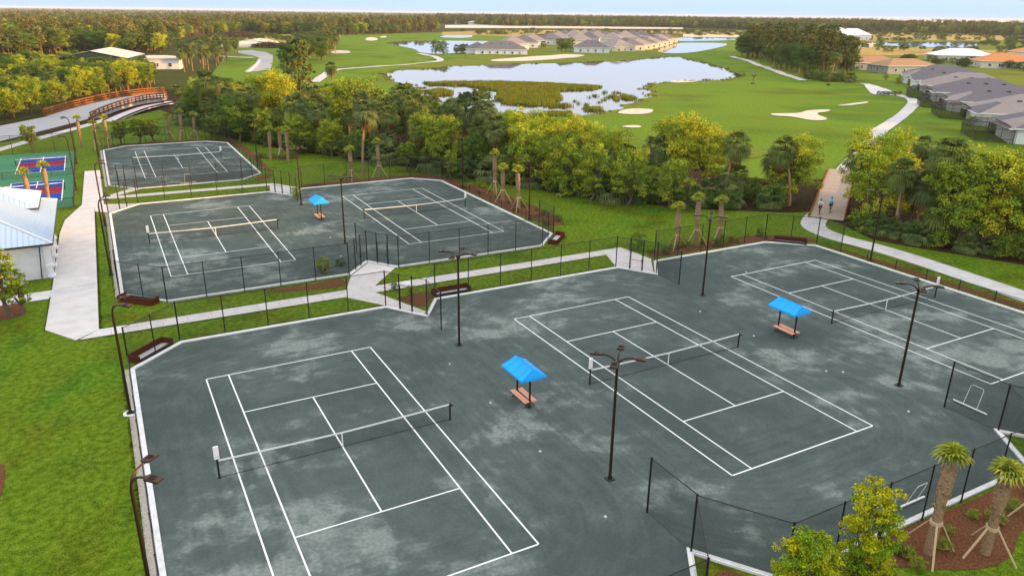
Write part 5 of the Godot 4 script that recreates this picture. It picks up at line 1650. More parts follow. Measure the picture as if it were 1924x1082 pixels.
func reeds() -> void:
	var r := RandomNumberGenerator.new()
	r.seed = 88
	var L := Leaves.new()
	for i in 26:
		var a := r.randf_range(0.0, TAU)
		var p := Vector3(cos(a), 0, sin(a)) * r.randf_range(0.0, 0.55)
		var h := r.randf_range(0.35, 0.7)
		var d := Vector3(cos(a * 3.0), 0, sin(a * 3.0))
		var s := d.cross(Vector3.UP) * 0.05
		var q := r.randf_range(0.8, 1.2)
		L.tri(p - s, p + s, p + Vector3(0, h, 0) + d * r.randf_range(0.0, 0.3), (d + rv(r) * 0.5).normalized(), Color(0.20 * q, 0.235 * q, 0.03))
	var mesh := L.build()
	var xf := []; var cs := []
	for q in [[polyp([796, 156, 870, 154.5, 939, 154.5, 1039, 158, 1132, 163.5, 1106, 169, 1049, 170, 1050, 178, 1056, 188, 1006, 199, 956, 196, 933, 187, 939, 172, 873, 160.5, 806, 159.5]), 4200], [polyp([1020, 214, 1070, 212, 1075, 219, 1030, 220]), 240], [polyp([1094, 204, 1128, 203, 1130, 208, 1098, 209]), 40], [polyp([800, 172, 830, 168, 848, 172, 850, 178, 820, 180]), 260], [polyp([1030, 198, 1066, 197, 1066, 201, 1032, 202]), 60], [polyp([1166, 183, 1188, 181, 1196, 186, 1176, 188]), 50], [polyp([1150, 182, 1160, 182, 1164, 189, 1158, 189]), 30], [polyp([815, 158, 960, 172, 966, 200, 1130, 200, 1190, 176, 1140, 172, 1060, 196, 960, 200, 930, 190, 926, 172]), 50]]:
		var poly: PackedVector2Array = q[0]
		var lo := poly[0]; var hi := poly[0]
		for p in poly:
			lo = lo.min(p); hi = hi.max(p)
		var k := 0
		while k < q[1]:
			var p := Vector2(r.randf_range(lo.x, hi.x), r.randf_range(lo.y, hi.y))
			if not Geometry2D.is_point_in_polygon(p, poly): continue
			k += 1
			var s := r.randf_range(0.8, 1.5)
			xf.append(Transform3D(Basis(Vector3.UP, r.randf_range(0, TAU)).scaled(Vector3(s * 1.2, s, s * 1.2)), Vector3(p.x, 0.02, p.y)))
			var w := r.randf_range(0.7, 1.2)
			cs.append(Color(w * r.randf_range(0.8, 1.3), w, w))
	# margin reeds round the lake
	for i in LAKE.size():
		var a := LAKE[i]; var b := LAKE[(i + 1) % LAKE.size()]
		for k in int(a.distance_to(b) * 1.6):
			var p := a.lerp(b, r.randf()) + Vector2(r.randf_range(-1.6, 1.6), r.randf_range(-1.6, 1.6))
			if nz2.get_noise_2d(p.x * 2.0, p.y * 2.0) < -0.05: continue
			var s := r.randf_range(0.4, 0.95)
			xf.append(Transform3D(Basis(Vector3.UP, r.randf_range(0, TAU)).scaled(Vector3(s * 1.3, s, s * 1.3)), Vector3(p.x, 0.02, p.y)))
			var w := r.randf_range(0.6, 1.0)
			cs.append(Color(w * r.randf_range(0.8, 1.3), w, w))
	multi("reed_bed", "tall yellow green reeds standing in the lake", "reeds", mesh, M.reed, xf, cs)

func grass_blades() -> void:
	# mown grass of the lawns nearest the camera
	var r := RandomNumberGenerator.new()
	r.seed = 99
	var L := Leaves.new()
	for i in 16:
		var a := r.randf_range(0.0, TAU)
		var p := Vector3(cos(a), 0, sin(a)) * r.randf_range(0.0, 0.09)
		var h := r.randf_range(0.012, 0.035)
		var b := r.randf_range(0.0, TAU)
		var d := Vector3(cos(b), 0, sin(b))
		var s := d.cross(Vector3.UP) * 0.007
		var q := r.randf_range(0.75, 1.25)
		L.tri(p - s, p + s, p + Vector3(0, h, 0) + d * h * r.randf_range(0.2, 1.0), (Vector3.UP + d * 0.15 + rv(r) * 0.15).normalized(), Color(0.105 * q, 0.195 * q, 0.018 * q))
	var mesh := L.build()
	var xf := []; var cs := []
	var outl := [polyk([-14.9, 25.6, -14.7, 35, -14.5, 54]), polyk([-11.3, 24.0, -11.05, 64.0]), polyk([-11.3, 24.05, 7.4, 24.15]), polyk([9.9, 24.05, 33.2, 23.95]), polyk([-12.9, 22.42, 6.8, 22.36]), polyk([9.4, 22.36, 33.2, 22.36]), polyk([-10.15, -16, -10.15, 15.8]), polyk([-6.0, 19.25, 8.8, 19.25]), polyk([14.0, 19.1, 31.4, 19.15]), polyk([-6.0, 27.4, 8.6, 27.4]), polyk([13.8, 27.4, 28.6, 27.35]), polyk([-10.05, 31.5, -10.05, 61.0])]
	for l in outl:
		for i in l.size() - 1:
			for k in int(l[i].distance_to(l[i + 1]) * 26.0):
				var p: Vector2 = l[i].lerp(l[i + 1], r.randf()) + Vector2(r.randf_range(-0.09, 0.09), r.randf_range(-0.09, 0.09))
				var s := r.randf_range(0.8, 1.6)
				xf.append(Transform3D(Basis(Vector3.UP, r.randf_range(0, TAU)).scaled(Vector3(s, s, s)), Vector3(p.x, 0.005, p.y)))
				var e := r.randf_range(0.7, 1.1)
				cs.append(Color(e, e, e))
	multi("grass", "ragged green grass edging along kerbs and walkways", "grass", mesh, M.blade, xf, cs)
	print("grass ", xf.size())


# ---------------------------------------------------------------- buildings
func slope_quad(mb: MB, pts: Array) -> void:
	# upward facing polygon of 3 or 4 points
	var nn: Vector3 = (pts[1] - pts[0]).cross(pts[2] - pts[0])
	var q := pts.duplicate()
	if nn.y < 0: q.reverse()
	if q.size() == 3: mb.tri(q[0], q[1], q[2])
	else: mb.quad(q[0], q[1], q[2], q[3])

func hip_roof(w: float, d: float, y: float, rise: float, inset := -1.0) -> ArrayMesh:
	# eaves w (x) by d (z) at height y, ridge along the longer side
	var mb := MB.new()
	var a := w * 0.5; var b := d * 0.5
	var A := Vector3(-a, y, b); var B := Vector3(a, y, b); var C := Vector3(a, y, -b); var D := Vector3(-a, y, -b)
	var R1: Vector3; var R2: Vector3
	if w >= d:
		var i := b if inset < 0 else inset
		R1 = Vector3(-a + i, y + rise, 0); R2 = Vector3(a - i, y + rise, 0)
		slope_quad(mb, [A, B, R2, R1]); slope_quad(mb, [C, D, R1, R2])
		slope_quad(mb, [D, A, R1]); slope_quad(mb, [B, C, R2])
	else:
		var i := a if inset < 0 else inset
		R1 = Vector3(0, y + rise, b - i); R2 = Vector3(0, y + rise, -b + i)
		slope_quad(mb, [B, C, R2, R1]); slope_quad(mb, [D, A, R1, R2])
		slope_quad(mb, [A, B, R1]); slope_quad(mb, [C, D, R2])
	# underside
	mb.quad(A - Vector3(0, 0.02, 0), D - Vector3(0, 0.02, 0), C - Vector3(0, 0.02, 0), B - Vector3(0, 0.02, 0))
	return mb.build()

func fascia_ring(w: float, d: float, y: float, h := 0.22) -> ArrayMesh:
	var mb := MB.new()
	var t := 0.06
	mb.box(Vector3(0, y - h * 0.5, d * 0.5 + t * 0.5), Vector3(w + t * 2, h, t))
	mb.box(Vector3(0, y - h * 0.5, -d * 0.5 - t * 0.5), Vector3(w + t * 2, h, t))
	mb.box(Vector3(w * 0.5 + t * 0.5, y - h * 0.5, 0), Vector3(t, h, d))
	mb.box(Vector3(-w * 0.5 - t * 0.5, y - h * 0.5, 0), Vector3(t, h, d))
	return mb.build()

var wmesh := {}
func add_window(o: Node3D, p: Vector3, face: float, w: float, h: float, frame_mat = null) -> void:
	# a window on a wall: frame with a dark pane set in it; face = heading of the wall normal
	var key := "%.1f_%.1f" % [w, h]
	if not wmesh.has(key):
		var mb := MB.new()
		var t := 0.11
		mb.box(Vector3(0, h * 0.5 - t * 0.5, 0.04), Vector3(w, t, 0.12))
		mb.box(Vector3(0, -h * 0.5 + t * 0.5, 0.05), Vector3(w + 0.1, t, 0.16))
		mb.box(Vector3(-w * 0.5 + t * 0.5, 0, 0.04), Vector3(t, h - 2 * t, 0.12))
		mb.box(Vector3(w * 0.5 - t * 0.5, 0, 0.04), Vector3(t, h - 2 * t, 0.12))
		mb.box(Vector3(0, 0, 0.035), Vector3(w - 2 * t, 0.05, 0.08))
		var pb := MB.new()
		pb.box(Vector3(0, 0, 0.012), Vector3(w - 0.2, h - 0.2, 0.03))
		wmesh[key] = [mb.build(), pb.build()]
	var f := part(o, "window", wmesh[key][0], frame_mat if frame_mat else M.fascia, p, Basis(Vector3.UP, face))
	part(f, "pane", wmesh[key][1], M.window_glass)

func walls_mesh(w: float, d: float, h: float) -> ArrayMesh:
	var mb := MB.new()
	mb.box(Vector3(0, h * 0.5 - 0.1, 0), Vector3(w, h + 0.2, d))
	return mb.build()

func house(nm: String, label: String, pos: Vector3, yaw: float, w: float, d: float, wall_m: Material, roof_m: Material, group: String, wh := 3.0, rise := 3.0, detail := 1) -> Node3D:
	var o := thing(nm, label, "house", pos, yaw, group)
	part(o, "wall", walls_mesh(w, d, wh), wall_m)
	var e := 0.55
	var rf := part(o, "roof", hip_roof(w + 2 * e, d + 2 * e, wh + 0.12, rise), roof_m)
	part(o, "fascia", fascia_ring(w + 2 * e, d + 2 * e, wh + 0.14), M.fascia)
	# windows on all four walls
	for side in 4:
		var lenw := w if side % 2 == 0 else d
		var off := d * 0.5 if side % 2 == 0 else w * 0.5
		var face: float = [0.0, PI / 2, PI, -PI / 2][side]
		var nrm := Vector3(sin(face), 0, cos(face)); var tan := Vector3(cos(face), 0, -sin(face))
		var k := maxi(2, int(lenw / 4.5))
		for i in k:
			var x := (float(i) + 0.5) / k - 0.5
			add_window(o, nrm * off + tan * (x * lenw * 0.86) + Vector3(0, 1.55, 0), face, 1.0 if (i + side) % 2 else 1.4, 1.4)
	if detail > 0:
		for i in 3:
			var vb := MB.new()
			var x := (w * 0.18 * (i - 1)) if w >= d else 0.0
			var z := 0.0 if w >= d else d * 0.18 * (i - 1)
			var off := Vector3(x, wh + 0.12 + rise * 0.62, z)
			if w >= d: off.z = d * 0.5 * 0.40
			else: off.x = -w * 0.5 * 0.40
			vb.box(off + Vector3(0, 0.12, 0), Vector3(0.9, 0.22, 0.5) if w >= d else Vector3(0.5, 0.22, 0.9))
			part(rf, "vent", vb.build(), M.gutter)
	return o

func second_hip(o: Node3D, c: Vector3, w: float, d: float, wh: float, rise: float, wall_m: Material, roof_m: Material) -> void:
	part(o, "wall", walls_mesh(w, d, wh - 0.02), wall_m, c)
	part(o, "roof", hip_roof(w + 1.0, d + 1.0, wh + 0.10, rise), roof_m, c)
	part(o, "fascia", fascia_ring(w + 1.0, d + 1.0, wh + 0.11), M.fascia, c)

func patio_cage(label: String, pos: Vector3, yaw: float, w: float, d: float, h := 3.0, group := "screened patio cages") -> void:
	# aluminium frame with insect screen panels: mansard roof over upright panels
	var o := thing("screened_patio", label, "patio", pos, yaw, group)
	var fb := MB.new()
	var nx := maxi(2, roundi(w / 2.0)); var nzz := maxi(2, roundi(d / 2.0))
	var top := h + 1.0
	var ins := 1.6
	var panels := []
	var corners := [Vector3(-w * 0.5, 0, d * 0.5), Vector3(w * 0.5, 0, d * 0.5), Vector3(w * 0.5, 0, -d * 0.5), Vector3(-w * 0.5, 0, -d * 0.5)]
	var tops := [Vector3(-w * 0.5 + ins, top, d * 0.5 - ins), Vector3(w * 0.5 - ins, top, d * 0.5 - ins), Vector3(w * 0.5 - ins, top, -d * 0.5 + ins), Vector3(-w * 0.5 + ins, top, -d * 0.5 + ins)]
	for s in 4:
		var a: Vector3 = corners[s]; var b: Vector3 = corners[(s + 1) % 4]
		var ta: Vector3 = tops[s]; var tb: Vector3 = tops[(s + 1) % 4]
		var k := nx if s % 2 == 0 else nzz
		for i in k + 1:
			var p := a.lerp(b, float(i) / k)
			var q := ta.lerp(tb, float(i) / k)
			fb.rod(p, p + Vector3(0, h, 0), 0.05, 4)
			fb.rod(p + Vector3(0, h, 0), q, 0.05, 4)
			if i < k:
				var p2 := a.lerp(b, float(i + 1) / k); var q2 := ta.lerp(tb, float(i + 1) / k)
				panels.append([p, p2, p2 + Vector3(0, h, 0), p + Vector3(0, h, 0)])
				panels.append([p + Vector3(0, h, 0), p2 + Vector3(0, h, 0), q2, q])
		for y in [0.05, 0.9, h]: fb.rod(a + Vector3(0, y, 0), b + Vector3(0, y, 0), 0.045, 4)
		fb.rod(ta, tb, 0.05, 4)
	for i in nx + 1:
		fb.rod(tops[0].lerp(tops[1], float(i) / nx), tops[3].lerp(tops[2], float(i) / nx), 0.045, 4)
	part(o, "frame", fb.build(), M.frame_bronze)
	panels.append([tops[0], tops[1], tops[2], tops[3]])
	for q in panels:
		var mb := MB.new()
		mb.quad(q[0], q[1], q[2], q[3])
		part(o, "screen_panel", mb.build(), M.screen_mesh)
	var pb := MB.new()
	pb.box(Vector3(0, 0.0, 0), Vector3(w + 0.2, 0.24, d + 0.2))
	part(o, "patio_slab", pb.build(), M.concrete_path)

func build_buildings() -> void:
	clubhouse()
	shed()
	right_row()
	lake_estate()
	road_bridge()
	boardwalk()

func clubhouse() -> void:
	# local axes: x = u, -z = v ; origin at the centre of the main hip roof
	var u0 := -33.0; var u1 := -14.2; var v0 := 37.9; var v1 := 55.75
	var W := u1 - u0; var D := v1 - v0
	var o := thing("clubhouse", "white clubhouse with pale blue standing seam metal roof", "building", K((u0 + u1) * 0.5, (v0 + v1) * 0.5), deg_to_rad(COURT_YAW))
	part(o, "wall", walls_mesh(W - 1.8, D - 1.8, 3.1), M.wall_white)
	var rise := 3.4
	var rf := part(o, "roof", hip_roof(W, D, 3.3, rise), M.metal_roof)
	part(o, "gutter", fascia_ring(W, D, 3.3, 0.16), M.gutter)
	var sl := rise / (D * 0.5)
	# seams on the two slopes that face the courts
	var fs := MB.new()
	var x := -W * 0.5 + 0.3
	while x < W * 0.5 - 0.2:
		var run := minf(D * 0.5, minf(x + W * 0.5, W * 0.5 - x))
		fs.rod(Vector3(x, 3.33, D * 0.5), Vector3(x, 3.33 + run * sl, D * 0.5 - run), 0.022, 4)
		x += 0.42
	part(rf, "seam_ribs", fs.build(), M.metal_roof)
	var es := MB.new()
	var z := -D * 0.5 + 0.3
	while z < D * 0.5 - 0.2:
		var run := minf(D * 0.5 - absf(z), D * 0.5)
		es.rod(Vector3(W * 0.5, 3.33, z), Vector3(W * 0.5 - run, 3.33 + run * sl, z), 0.022, 4)
		z += 0.42
	part(rf, "seam_ribs", es.build(), M.metal_roof)
	var hr := MB.new()
	var apex := Vector3(W * 0.5 - D * 0.5, 3.35 + rise, 0)
	hr.rod(Vector3(W * 0.5, 3.35, D * 0.5), apex, 0.07, 5)
	hr.rod(Vector3(W * 0.5, 3.35, -D * 0.5), apex, 0.07, 5)
	part(rf, "hip_cap", hr.build(), M.fascia)
	# higher hipped roof of the hall behind the porch
	var hc := Vector3(W * 0.5 - 1.3 - 7.0, 0, -5.8)
	part(o, "upper_wall", walls_mesh(13.2, 7.4, 4.1), M.wall_white, hc)
	var ur := part(o, "upper_roof", hip_roof(14.0, 8.2, 4.2, 1.7), M.metal_roof, hc)
	part(o, "gutter", fascia_ring(14.0, 8.2, 4.2, 0.14), M.gutter, hc)
	var us := MB.new()
	for i in 33:
		var xx := -6.8 + i * 0.425
		var run := minf(4.1, minf(xx + 7.0, 7.0 - xx))
		us.rod(Vector3(xx, 4.22, 4.1), Vector3(xx, 4.22 + run * 1.7 / 4.1, 4.1 - run), 0.022, 4)
	part(ur, "seam_ribs", us.build(), M.metal_roof)
	# porch columns with bands along the walk side, front wall windows
	for k in 4:
		var zz := D * 0.5 - 0.75 - k * 3.1
		var cb := MB.new()
		cb.bbox(Vector3(W * 0.5 - 0.55, 1.6, zz), Vector3(0.42, 3.2, 0.42), 0.03)
		var col := part(o, "column", cb.build(), M.wall_white)
		for y in [0.25, 1.25, 2.95]:
			var bb := MB.new()
			bb.bbox(Vector3(W * 0.5 - 0.55, y, zz), Vector3(0.62, 0.22, 0.62), 0.03)
			part(col, "band", bb.build(), M.fascia)
	var db := MB.new()
	db.rod(Vector3(W * 0.5 - 1.35, 0.05, D * 0.5 - 0.82), Vector3(W * 0.5 - 1.0, 3.2, D * 0.5 - 0.2), 0.05, 6)
	part(o, "downpipe", db.build(), M.gutter)
	for k in 3: add_window(o, Vector3(W * 0.5 - 4.5 - k * 3.4, 2.25, D * 0.5 - 0.9), 0.0, 1.0, 0.8)
	for k in 3:
		add_window(o, Vector3(W * 0.5 - 0.9, 1.7, D * 0.5 - 4.0 - k * 3.4), PI / 2, 1.2, 1.6)
	# timber chairs against the front wall
	for k in 2:
		var c := thing("patio_chair", ["grey slatted chair against the clubhouse wall, beside the corner", "grey slatted chair against the clubhouse wall, by the shrubs"][k], "chair", K(-16.9 - k * 1.3, 36.9), deg_to_rad(COURT_YAW), "grey chairs by the clubhouse")
		var sb := MB.new()
		sb.box(Vector3(0, 0.38, 0), Vector3(0.6, 0.05, 0.55))
		part(c, "seat", sb.build(), M.block_grey)
		for j in 4:
			var rb := MB.new()
			rb.box(Vector3(-0.24 + j * 0.16, 0.78, -0.32), Vector3(0.12, 0.8, 0.03), Basis(Vector3(1, 0, 0), -0.25))
			part(c, "slat", rb.build(), M.block_grey)
		for q in [[-0.26, 0.22], [0.26, 0.22], [-0.26, -0.22], [0.26, -0.22]]:
			var lb := MB.new()
			lb.box(Vector3(q[0], 0.19, q[1]), Vector3(0.06, 0.38, 0.06))
			part(c, "leg", lb.build(), M.block_grey)

func shed() -> void:
	var A := P(236, 109, 6.0); var B := P(136, 106, 6.0); var C := P(268, 101, 6.0)
	var wv := (B - A); wv.y = 0
	var dv := (C - A); dv.y = 0
	var w := wv.length(); var d := dv.length()
	var ez := dv.normalized()
	var ex := Vector3(-ez.z, 0, ez.x)
	if ex.dot(wv) < 0: ex = -ex
	var org := Vector3(A.x, 0, A.z) + ex * w * 0.5
	var o := thing("metal_shed", "dark green metal shed with shallow white gabled roof", "building", org)
	var H := 6.0; var R := 2.3
	var wb := MB.new()
	var a := -ex * w * 0.5; var b := ex * w * 0.5; var c := b + ez * d; var e := a + ez * d
	var up := Vector3(0, H, 0); var rp := Vector3(0, H + R, 0)
	wb.quad(a, b, b + up, a + up); wb.tri(a + up, b + up, rp)
	wb.quad(c, e, e + up, c + up); wb.tri(c + up, e + up, ez * d + rp)
	wb.quad(b, c, c + up, b + up); wb.quad(e, a, a + up, e + up)
	part(o, "wall", wb.build(), M.barn_green)
	var rb := MB.new()
	var oh := 0.5
	var f := -ez * oh; var bk := ez * (d + oh)
	var s := R / (w * 0.5)
	var el := -ex * (w * 0.5 + oh) + Vector3(0, H - s * oh + 0.1, 0); var er := ex * (w * 0.5 + oh) + Vector3(0, H - s * oh + 0.1, 0)
	var rr := rp + Vector3(0, 0.1, 0)
	slope_quad(rb, [el + f, rr + f, rr + bk, el + bk]); slope_quad(rb, [er + f, rr + f, rr + bk, er + bk])
	var roof := part(o, "roof", rb.build(), M.barn_roof)
	var sb := MB.new()
	for i in 31:
		var q := f.lerp(bk, i / 30.0)
		sb.rod(el + q + Vector3(0, 0.03, 0), rr + q + Vector3(0, 0.03, 0), 0.04, 4); sb.rod(er + q + Vector3(0, 0.03, 0), rr + q + Vector3(0, 0.03, 0), 0.04, 4)
	part(roof, "seam_ribs", sb.build(), M.barn_roof)
	var db := MB.new()
	db.box(-ez * 0.06 + Vector3(0, 2.0, 0), Vector3(4.2, 4.0, 0.12), Basis(ex, Vector3.UP, ez))
	part(o, "roller_door", db.build(), M.block_grey)
	# pale low store beside it
	var o2 := house("store_house", "low white walled store beside the dark green shed", at_base(300, 128), 0.25, 16.0, 9.0, M.wall_white, M.sand, "", 4.0, 0.8, 0)
	o2.set_meta("category", "building")

func right_row() -> void:
	# villas beside the fairway: front corners measured on the ground, long axis away from the fairway
	var fr := [Vector2(97, -152), Vector2(104.5, -176), Vector2(112, -200), Vector2(120.5, -224), Vector2(129, -246), Vector2(136, -266), Vector2(142, -285)]
	var g := "grey roofed villas beside the fairway"
	var labs := ["grey roofed villa with angled screened patio at the end of the row", "grey roofed villa with a tall screened patio, second from the row end", "grey roofed villa behind a low flat screened patio", "grey roofed villa with dark open patio posts, middle of the row", "grey roofed pale blue walled villa beside bare building plots", "grey roofed villa with white corner walls beside the next pale villa", "last grey roofed villa of the row, next to the unfinished houses"]
	for i in fr.size():
		var a: Vector2 = fr[maxi(i - 1, 0)]; var b: Vector2 = fr[mini(i + 1, fr.size() - 1)]
		var d := (b - a).normalized()
		var out := Vector2(-d.y, d.x)
		if out.x < 0: out = -out
		var c: Vector2 = fr[i] + out * 12.5
		# local x along out
		var yaw := atan2(-out.y, out.x)
		var o := house("villa", labs[i], Vector3(c.x, 0.0, c.y), yaw, 24.0, 17.0, M.wall_white if i != 4 else M.wall_cream, [M.shingle_grey, M.shingle_light, M.shingle_grey, M.shingle_grey, M.shingle_light, M.shingle_grey, M.shingle_grey][i], g, 3.0, 3.6)
		second_hip(o, Vector3(-8.5, 0, 3.4), 9.0, 9.6, 2.9, 2.2, M.wall_white, M.shingle_grey if i % 2 else M.shingle_light)
		var gp_ := MB.new()
		gp_.box(Vector3(-13.1, 1.25, -4.6), Vector3(0.16, 2.4, 4.6))
		part(o, "sliding_door", gp_.build(), M.window_glass)
		if i < 4:
			var q: Vector2 = fr[i] + out * (-3.2 if i < 2 else -2.6) + d * [-3.0, 3.5, 2.0, 2.0][i]
			patio_cage(["bronze framed screened patio with angled front at the row end", "tall bronze framed screened patio with pitched screen roof", "low screened patio with flat grey screen roof", "small dark screened patio beside a rounded shrub"][i], Vector3(q.x, 0.05, q.y), yaw, 6.6, [11.0, 10.0, 9.0, 9.0][i], [2.8, 3.0, 2.7, 2.7][i])
	var c1 := at_base(1625, 131)
	for q in [[1612, 131, 0.15, "unfinished block walled house with bare plywood roof, nearest the fairway trees"], [1672, 138, 0.2, "unfinished block walled house with bare plywood roof, beside the villas"]]:
		var w := at_base(q[0], q[1])
		house("unfinished_house", q[3], w + Vector3(8, 0, -6), q[2], 24.0, 14.0, M.block_grey, M.plywood, "unfinished houses", 3.2, 2.6, 0)
	house("villa", "cream house with white roof underlay beyond the villa row", at_base(1808, 116) + Vector3(3, 0, -8), -0.1, 30.0, 18.0, M.wall_cream, M.fascia, "houses beyond the villa row", 3.2, 3.4, 0)
	house("villa", "cream house with orange tiled roof beyond the villa row", at_base(1888, 129) + Vector3(4, 0, -8), -0.25, 24.0, 17.0, M.wall_cream, M.tile_orange, "houses beyond the villa row", 3.2, 3.6, 0)
	house("villa", "low cream house with pinkish tiled roof at the estate edge", at_base(1930, 108) + Vector3(10, 0, -8), -0.2, 24.0, 17.0, M.wall_cream, M.tile_orange, "houses beyond the villa row", 3.2, 3.2, 0)
	house("villa", "wide white roofed house behind the stand of trees", at_base(1560, 75), 0.1, 46.0, 26.0, M.wall_white, M.fascia, "white roofed houses behind the trees", 5.0, 7.0, 0)
	house("villa", "white roofed house beside the wide white roofed one", at_base(1600, 74), -0.2, 34.0, 24.0, M.wall_white, M.fascia, "white roofed houses behind the trees", 5.0, 6.0, 0)

func lake_estate() -> void:
	var g := "grey roofed houses on the lake peninsula"
	var n := 0
	var o := house("lake_house", "long white villa with broad grey hipped roof at the lake point", at_base(940, 104) + Vector3(0, 0, -8), 0.06, 29.0, 17.0, M.wall_white, M.shingle_grey, g, 3.2, 4.2)
	second_hip(o, Vector3(-13.0, 0, -6), 13.0, 14.0, 3.2, 3.4, M.wall_white, M.shingle_grey)
	house("lake_house", "white walled house with grey hipped roof at the end of the lake row", at_base(1113, 100) + Vector3(0, 0, -7), -0.05, 21.0, 15.0, M.wall_white, M.shingle_grey, g, 3.2, 4.2)
	# row along the right shore
	var row := [[66.4, -503], [75, -520], [84, -542], [91, -561], [98.5, -581], [108, -611], [118, -646], [130, -686]]
	for q in row:
		house("lake_house", "grey roofed house with brown patio end in the lake row", Vector3(q[0] - 2.0, 0, q[1]), 0.4, 15.0, 22.0, M.wall_cream, M.shingle_grey if n % 2 else M.shingle_light, g, 3.4, 4.2, 0)
		n += 1
	for q in [[962, 93], [985, 90], [1000, 86], [1034, 84], [1050, 79], [1062, 75]]:
		house("lake_house", "grey roofed house behind the long white lake villa", at_base(q[0], q[1]) + Vector3(0, 0, -8), 0.1 + 0.1 * (n % 3), 17.0, 19.0, M.wall_white, M.shingle_grey if n % 2 else M.shingle_light, g, 3.6, 5.0, 0)
		n += 1
	for q in [[1090, 86], [1108, 82], [1124, 80], [1140, 80], [1152, 84], [1160, 78], [1176, 79], [1188, 77], [1100, 75], [1118, 73], [1080, 76], [1206, 76]]:
		house("lake_house", "grey roofed house between the lake row and the inner street", at_base(q[0], q[1]) + Vector3(0, 0, -8), -0.2 + 0.15 * (n % 3), 17.0, 17.0, M.wall_cream, M.shingle_grey if n % 2 else M.shingle_light, g, 4.2, 5.0, 0)
		n += 1
	struct("street", sheet(polyp([1000, 106, 1010, 98, 1030, 94, 1052, 90, 1072, 90, 1072, 100, 1100, 104, 1060, 106]), 0.05, 30.0, false), M.concrete_path)
	for q in [[1022, 92], [1048, 86], [1056, 98], [1064, 97], [1072, 96], [870, 100], [866, 101], [858, 102], [876, 100], [820, 104], [832, 106]]:
		plant("oak2" if q[0] > 1050 or q[0] < 840 else "palm4", at_base(q[0], q[1]), "small tree among the lake houses" if q[0] > 900 else ("small palm beside the long white lake villa" if q[0] > 840 else "loose tree on the sandy lake shore beside the cart path"), "tree", "trees round the lake houses", 1.0) if proto.size() > 0 else null
	# far white buildings along the horizon
	var r := RandomNumberGenerator.new()
	r.seed = 5
	for k in 34:
		var x := r.randf_range(1640, 1930)
		var dist := r.randf_range(2100.0, 3200.0)
		var dir := P(x, 80.0) - Vector3(0, CAM_H, 0)
		dir.y = 0
		dir = dir.normalized()
		var p := dir * dist
		var b := thing("distant_house", "far pale house beyond the tree line at the horizon", "house", p, r.randf_range(0, TAU), "pale houses at the horizon")
		var hh := r.randf_range(9.0, 16.0)
		part(b, "wall", walls_mesh(r.randf_range(24, 50), 18.0, hh), M.wall_white)
		part(b, "roof", hip_roof(r.randf_range(30, 52), 20.0, hh, 5.0), M.wall_cream)
	for k in 10:
		var q := at_base(r.randf_range(850, 1000), r.randf_range(42.5, 46.0))
		var b := thing("distant_house", "far pale building beside the sandy flat", "house", q, r.randf_range(0, TAU), "pale buildings beside the sandy flat")
		part(b, "wall", walls_mesh(r.randf_range(14, 34), 12.0, 4.0), M.wall_white)
		part(b, "roof", hip_roof(24.0, 14.0, 4.0, 3.0), M.wall_cream)

func rail_run(nm: String, label: String, pts: Array, h: float, group: String, lean := 0.0) -> void:
	# timber parapet: posts, three rails, cap board
	var o := thing(nm, label, "railing", pts[0], 0.0, group)
	var org: Vector3 = pts[0]
	var pm := MB.new()
	pm.box(Vector3(0, h * 0.5, 0), Vector3(0.22, h, 0.22))
	var post := pm.build()
	for i in pts.size() - 1:
		var a: Vector3 = pts[i] - org; var b: Vector3 = pts[i + 1] - org
		var L := a.distance_to(b)
		var d := (b - a) / L
		var side := d.cross(Vector3.UP).normalized()
		var bs := Basis(d, side.cross(d), side)
		part(o, "post", post, M.timber, a)
		if i == pts.size() - 2: part(o, "post", post, M.timber, b)
		for y in [0.30, 0.62, 0.95]:
			var rb := MB.new()
			rb.box((a + b) * 0.5 + Vector3(0, h * y, 0) + side * 0.14, Vector3(L, 0.22, 0.08), bs)
			part(o, "rail", rb.build(), M.timber)
		var cb := MB.new()
		cb.box((a + b) * 0.5 + Vector3(0, h + 0.04, 0), Vector3(L, 0.08, 0.34), bs)
		part(o, "cap_board", cb.build(), M.timber)

func arc_pts(a: Vector3, b: Vector3, n: int, camber: float) -> Array:
	var r := []
	for i in n + 1:
		var t := float(i) / n
		var p := a.lerp(b, t)
		p.y = camber * (1.0 - pow(2.0 * t - 1.0, 2.0))
		r.append(p)
	return r

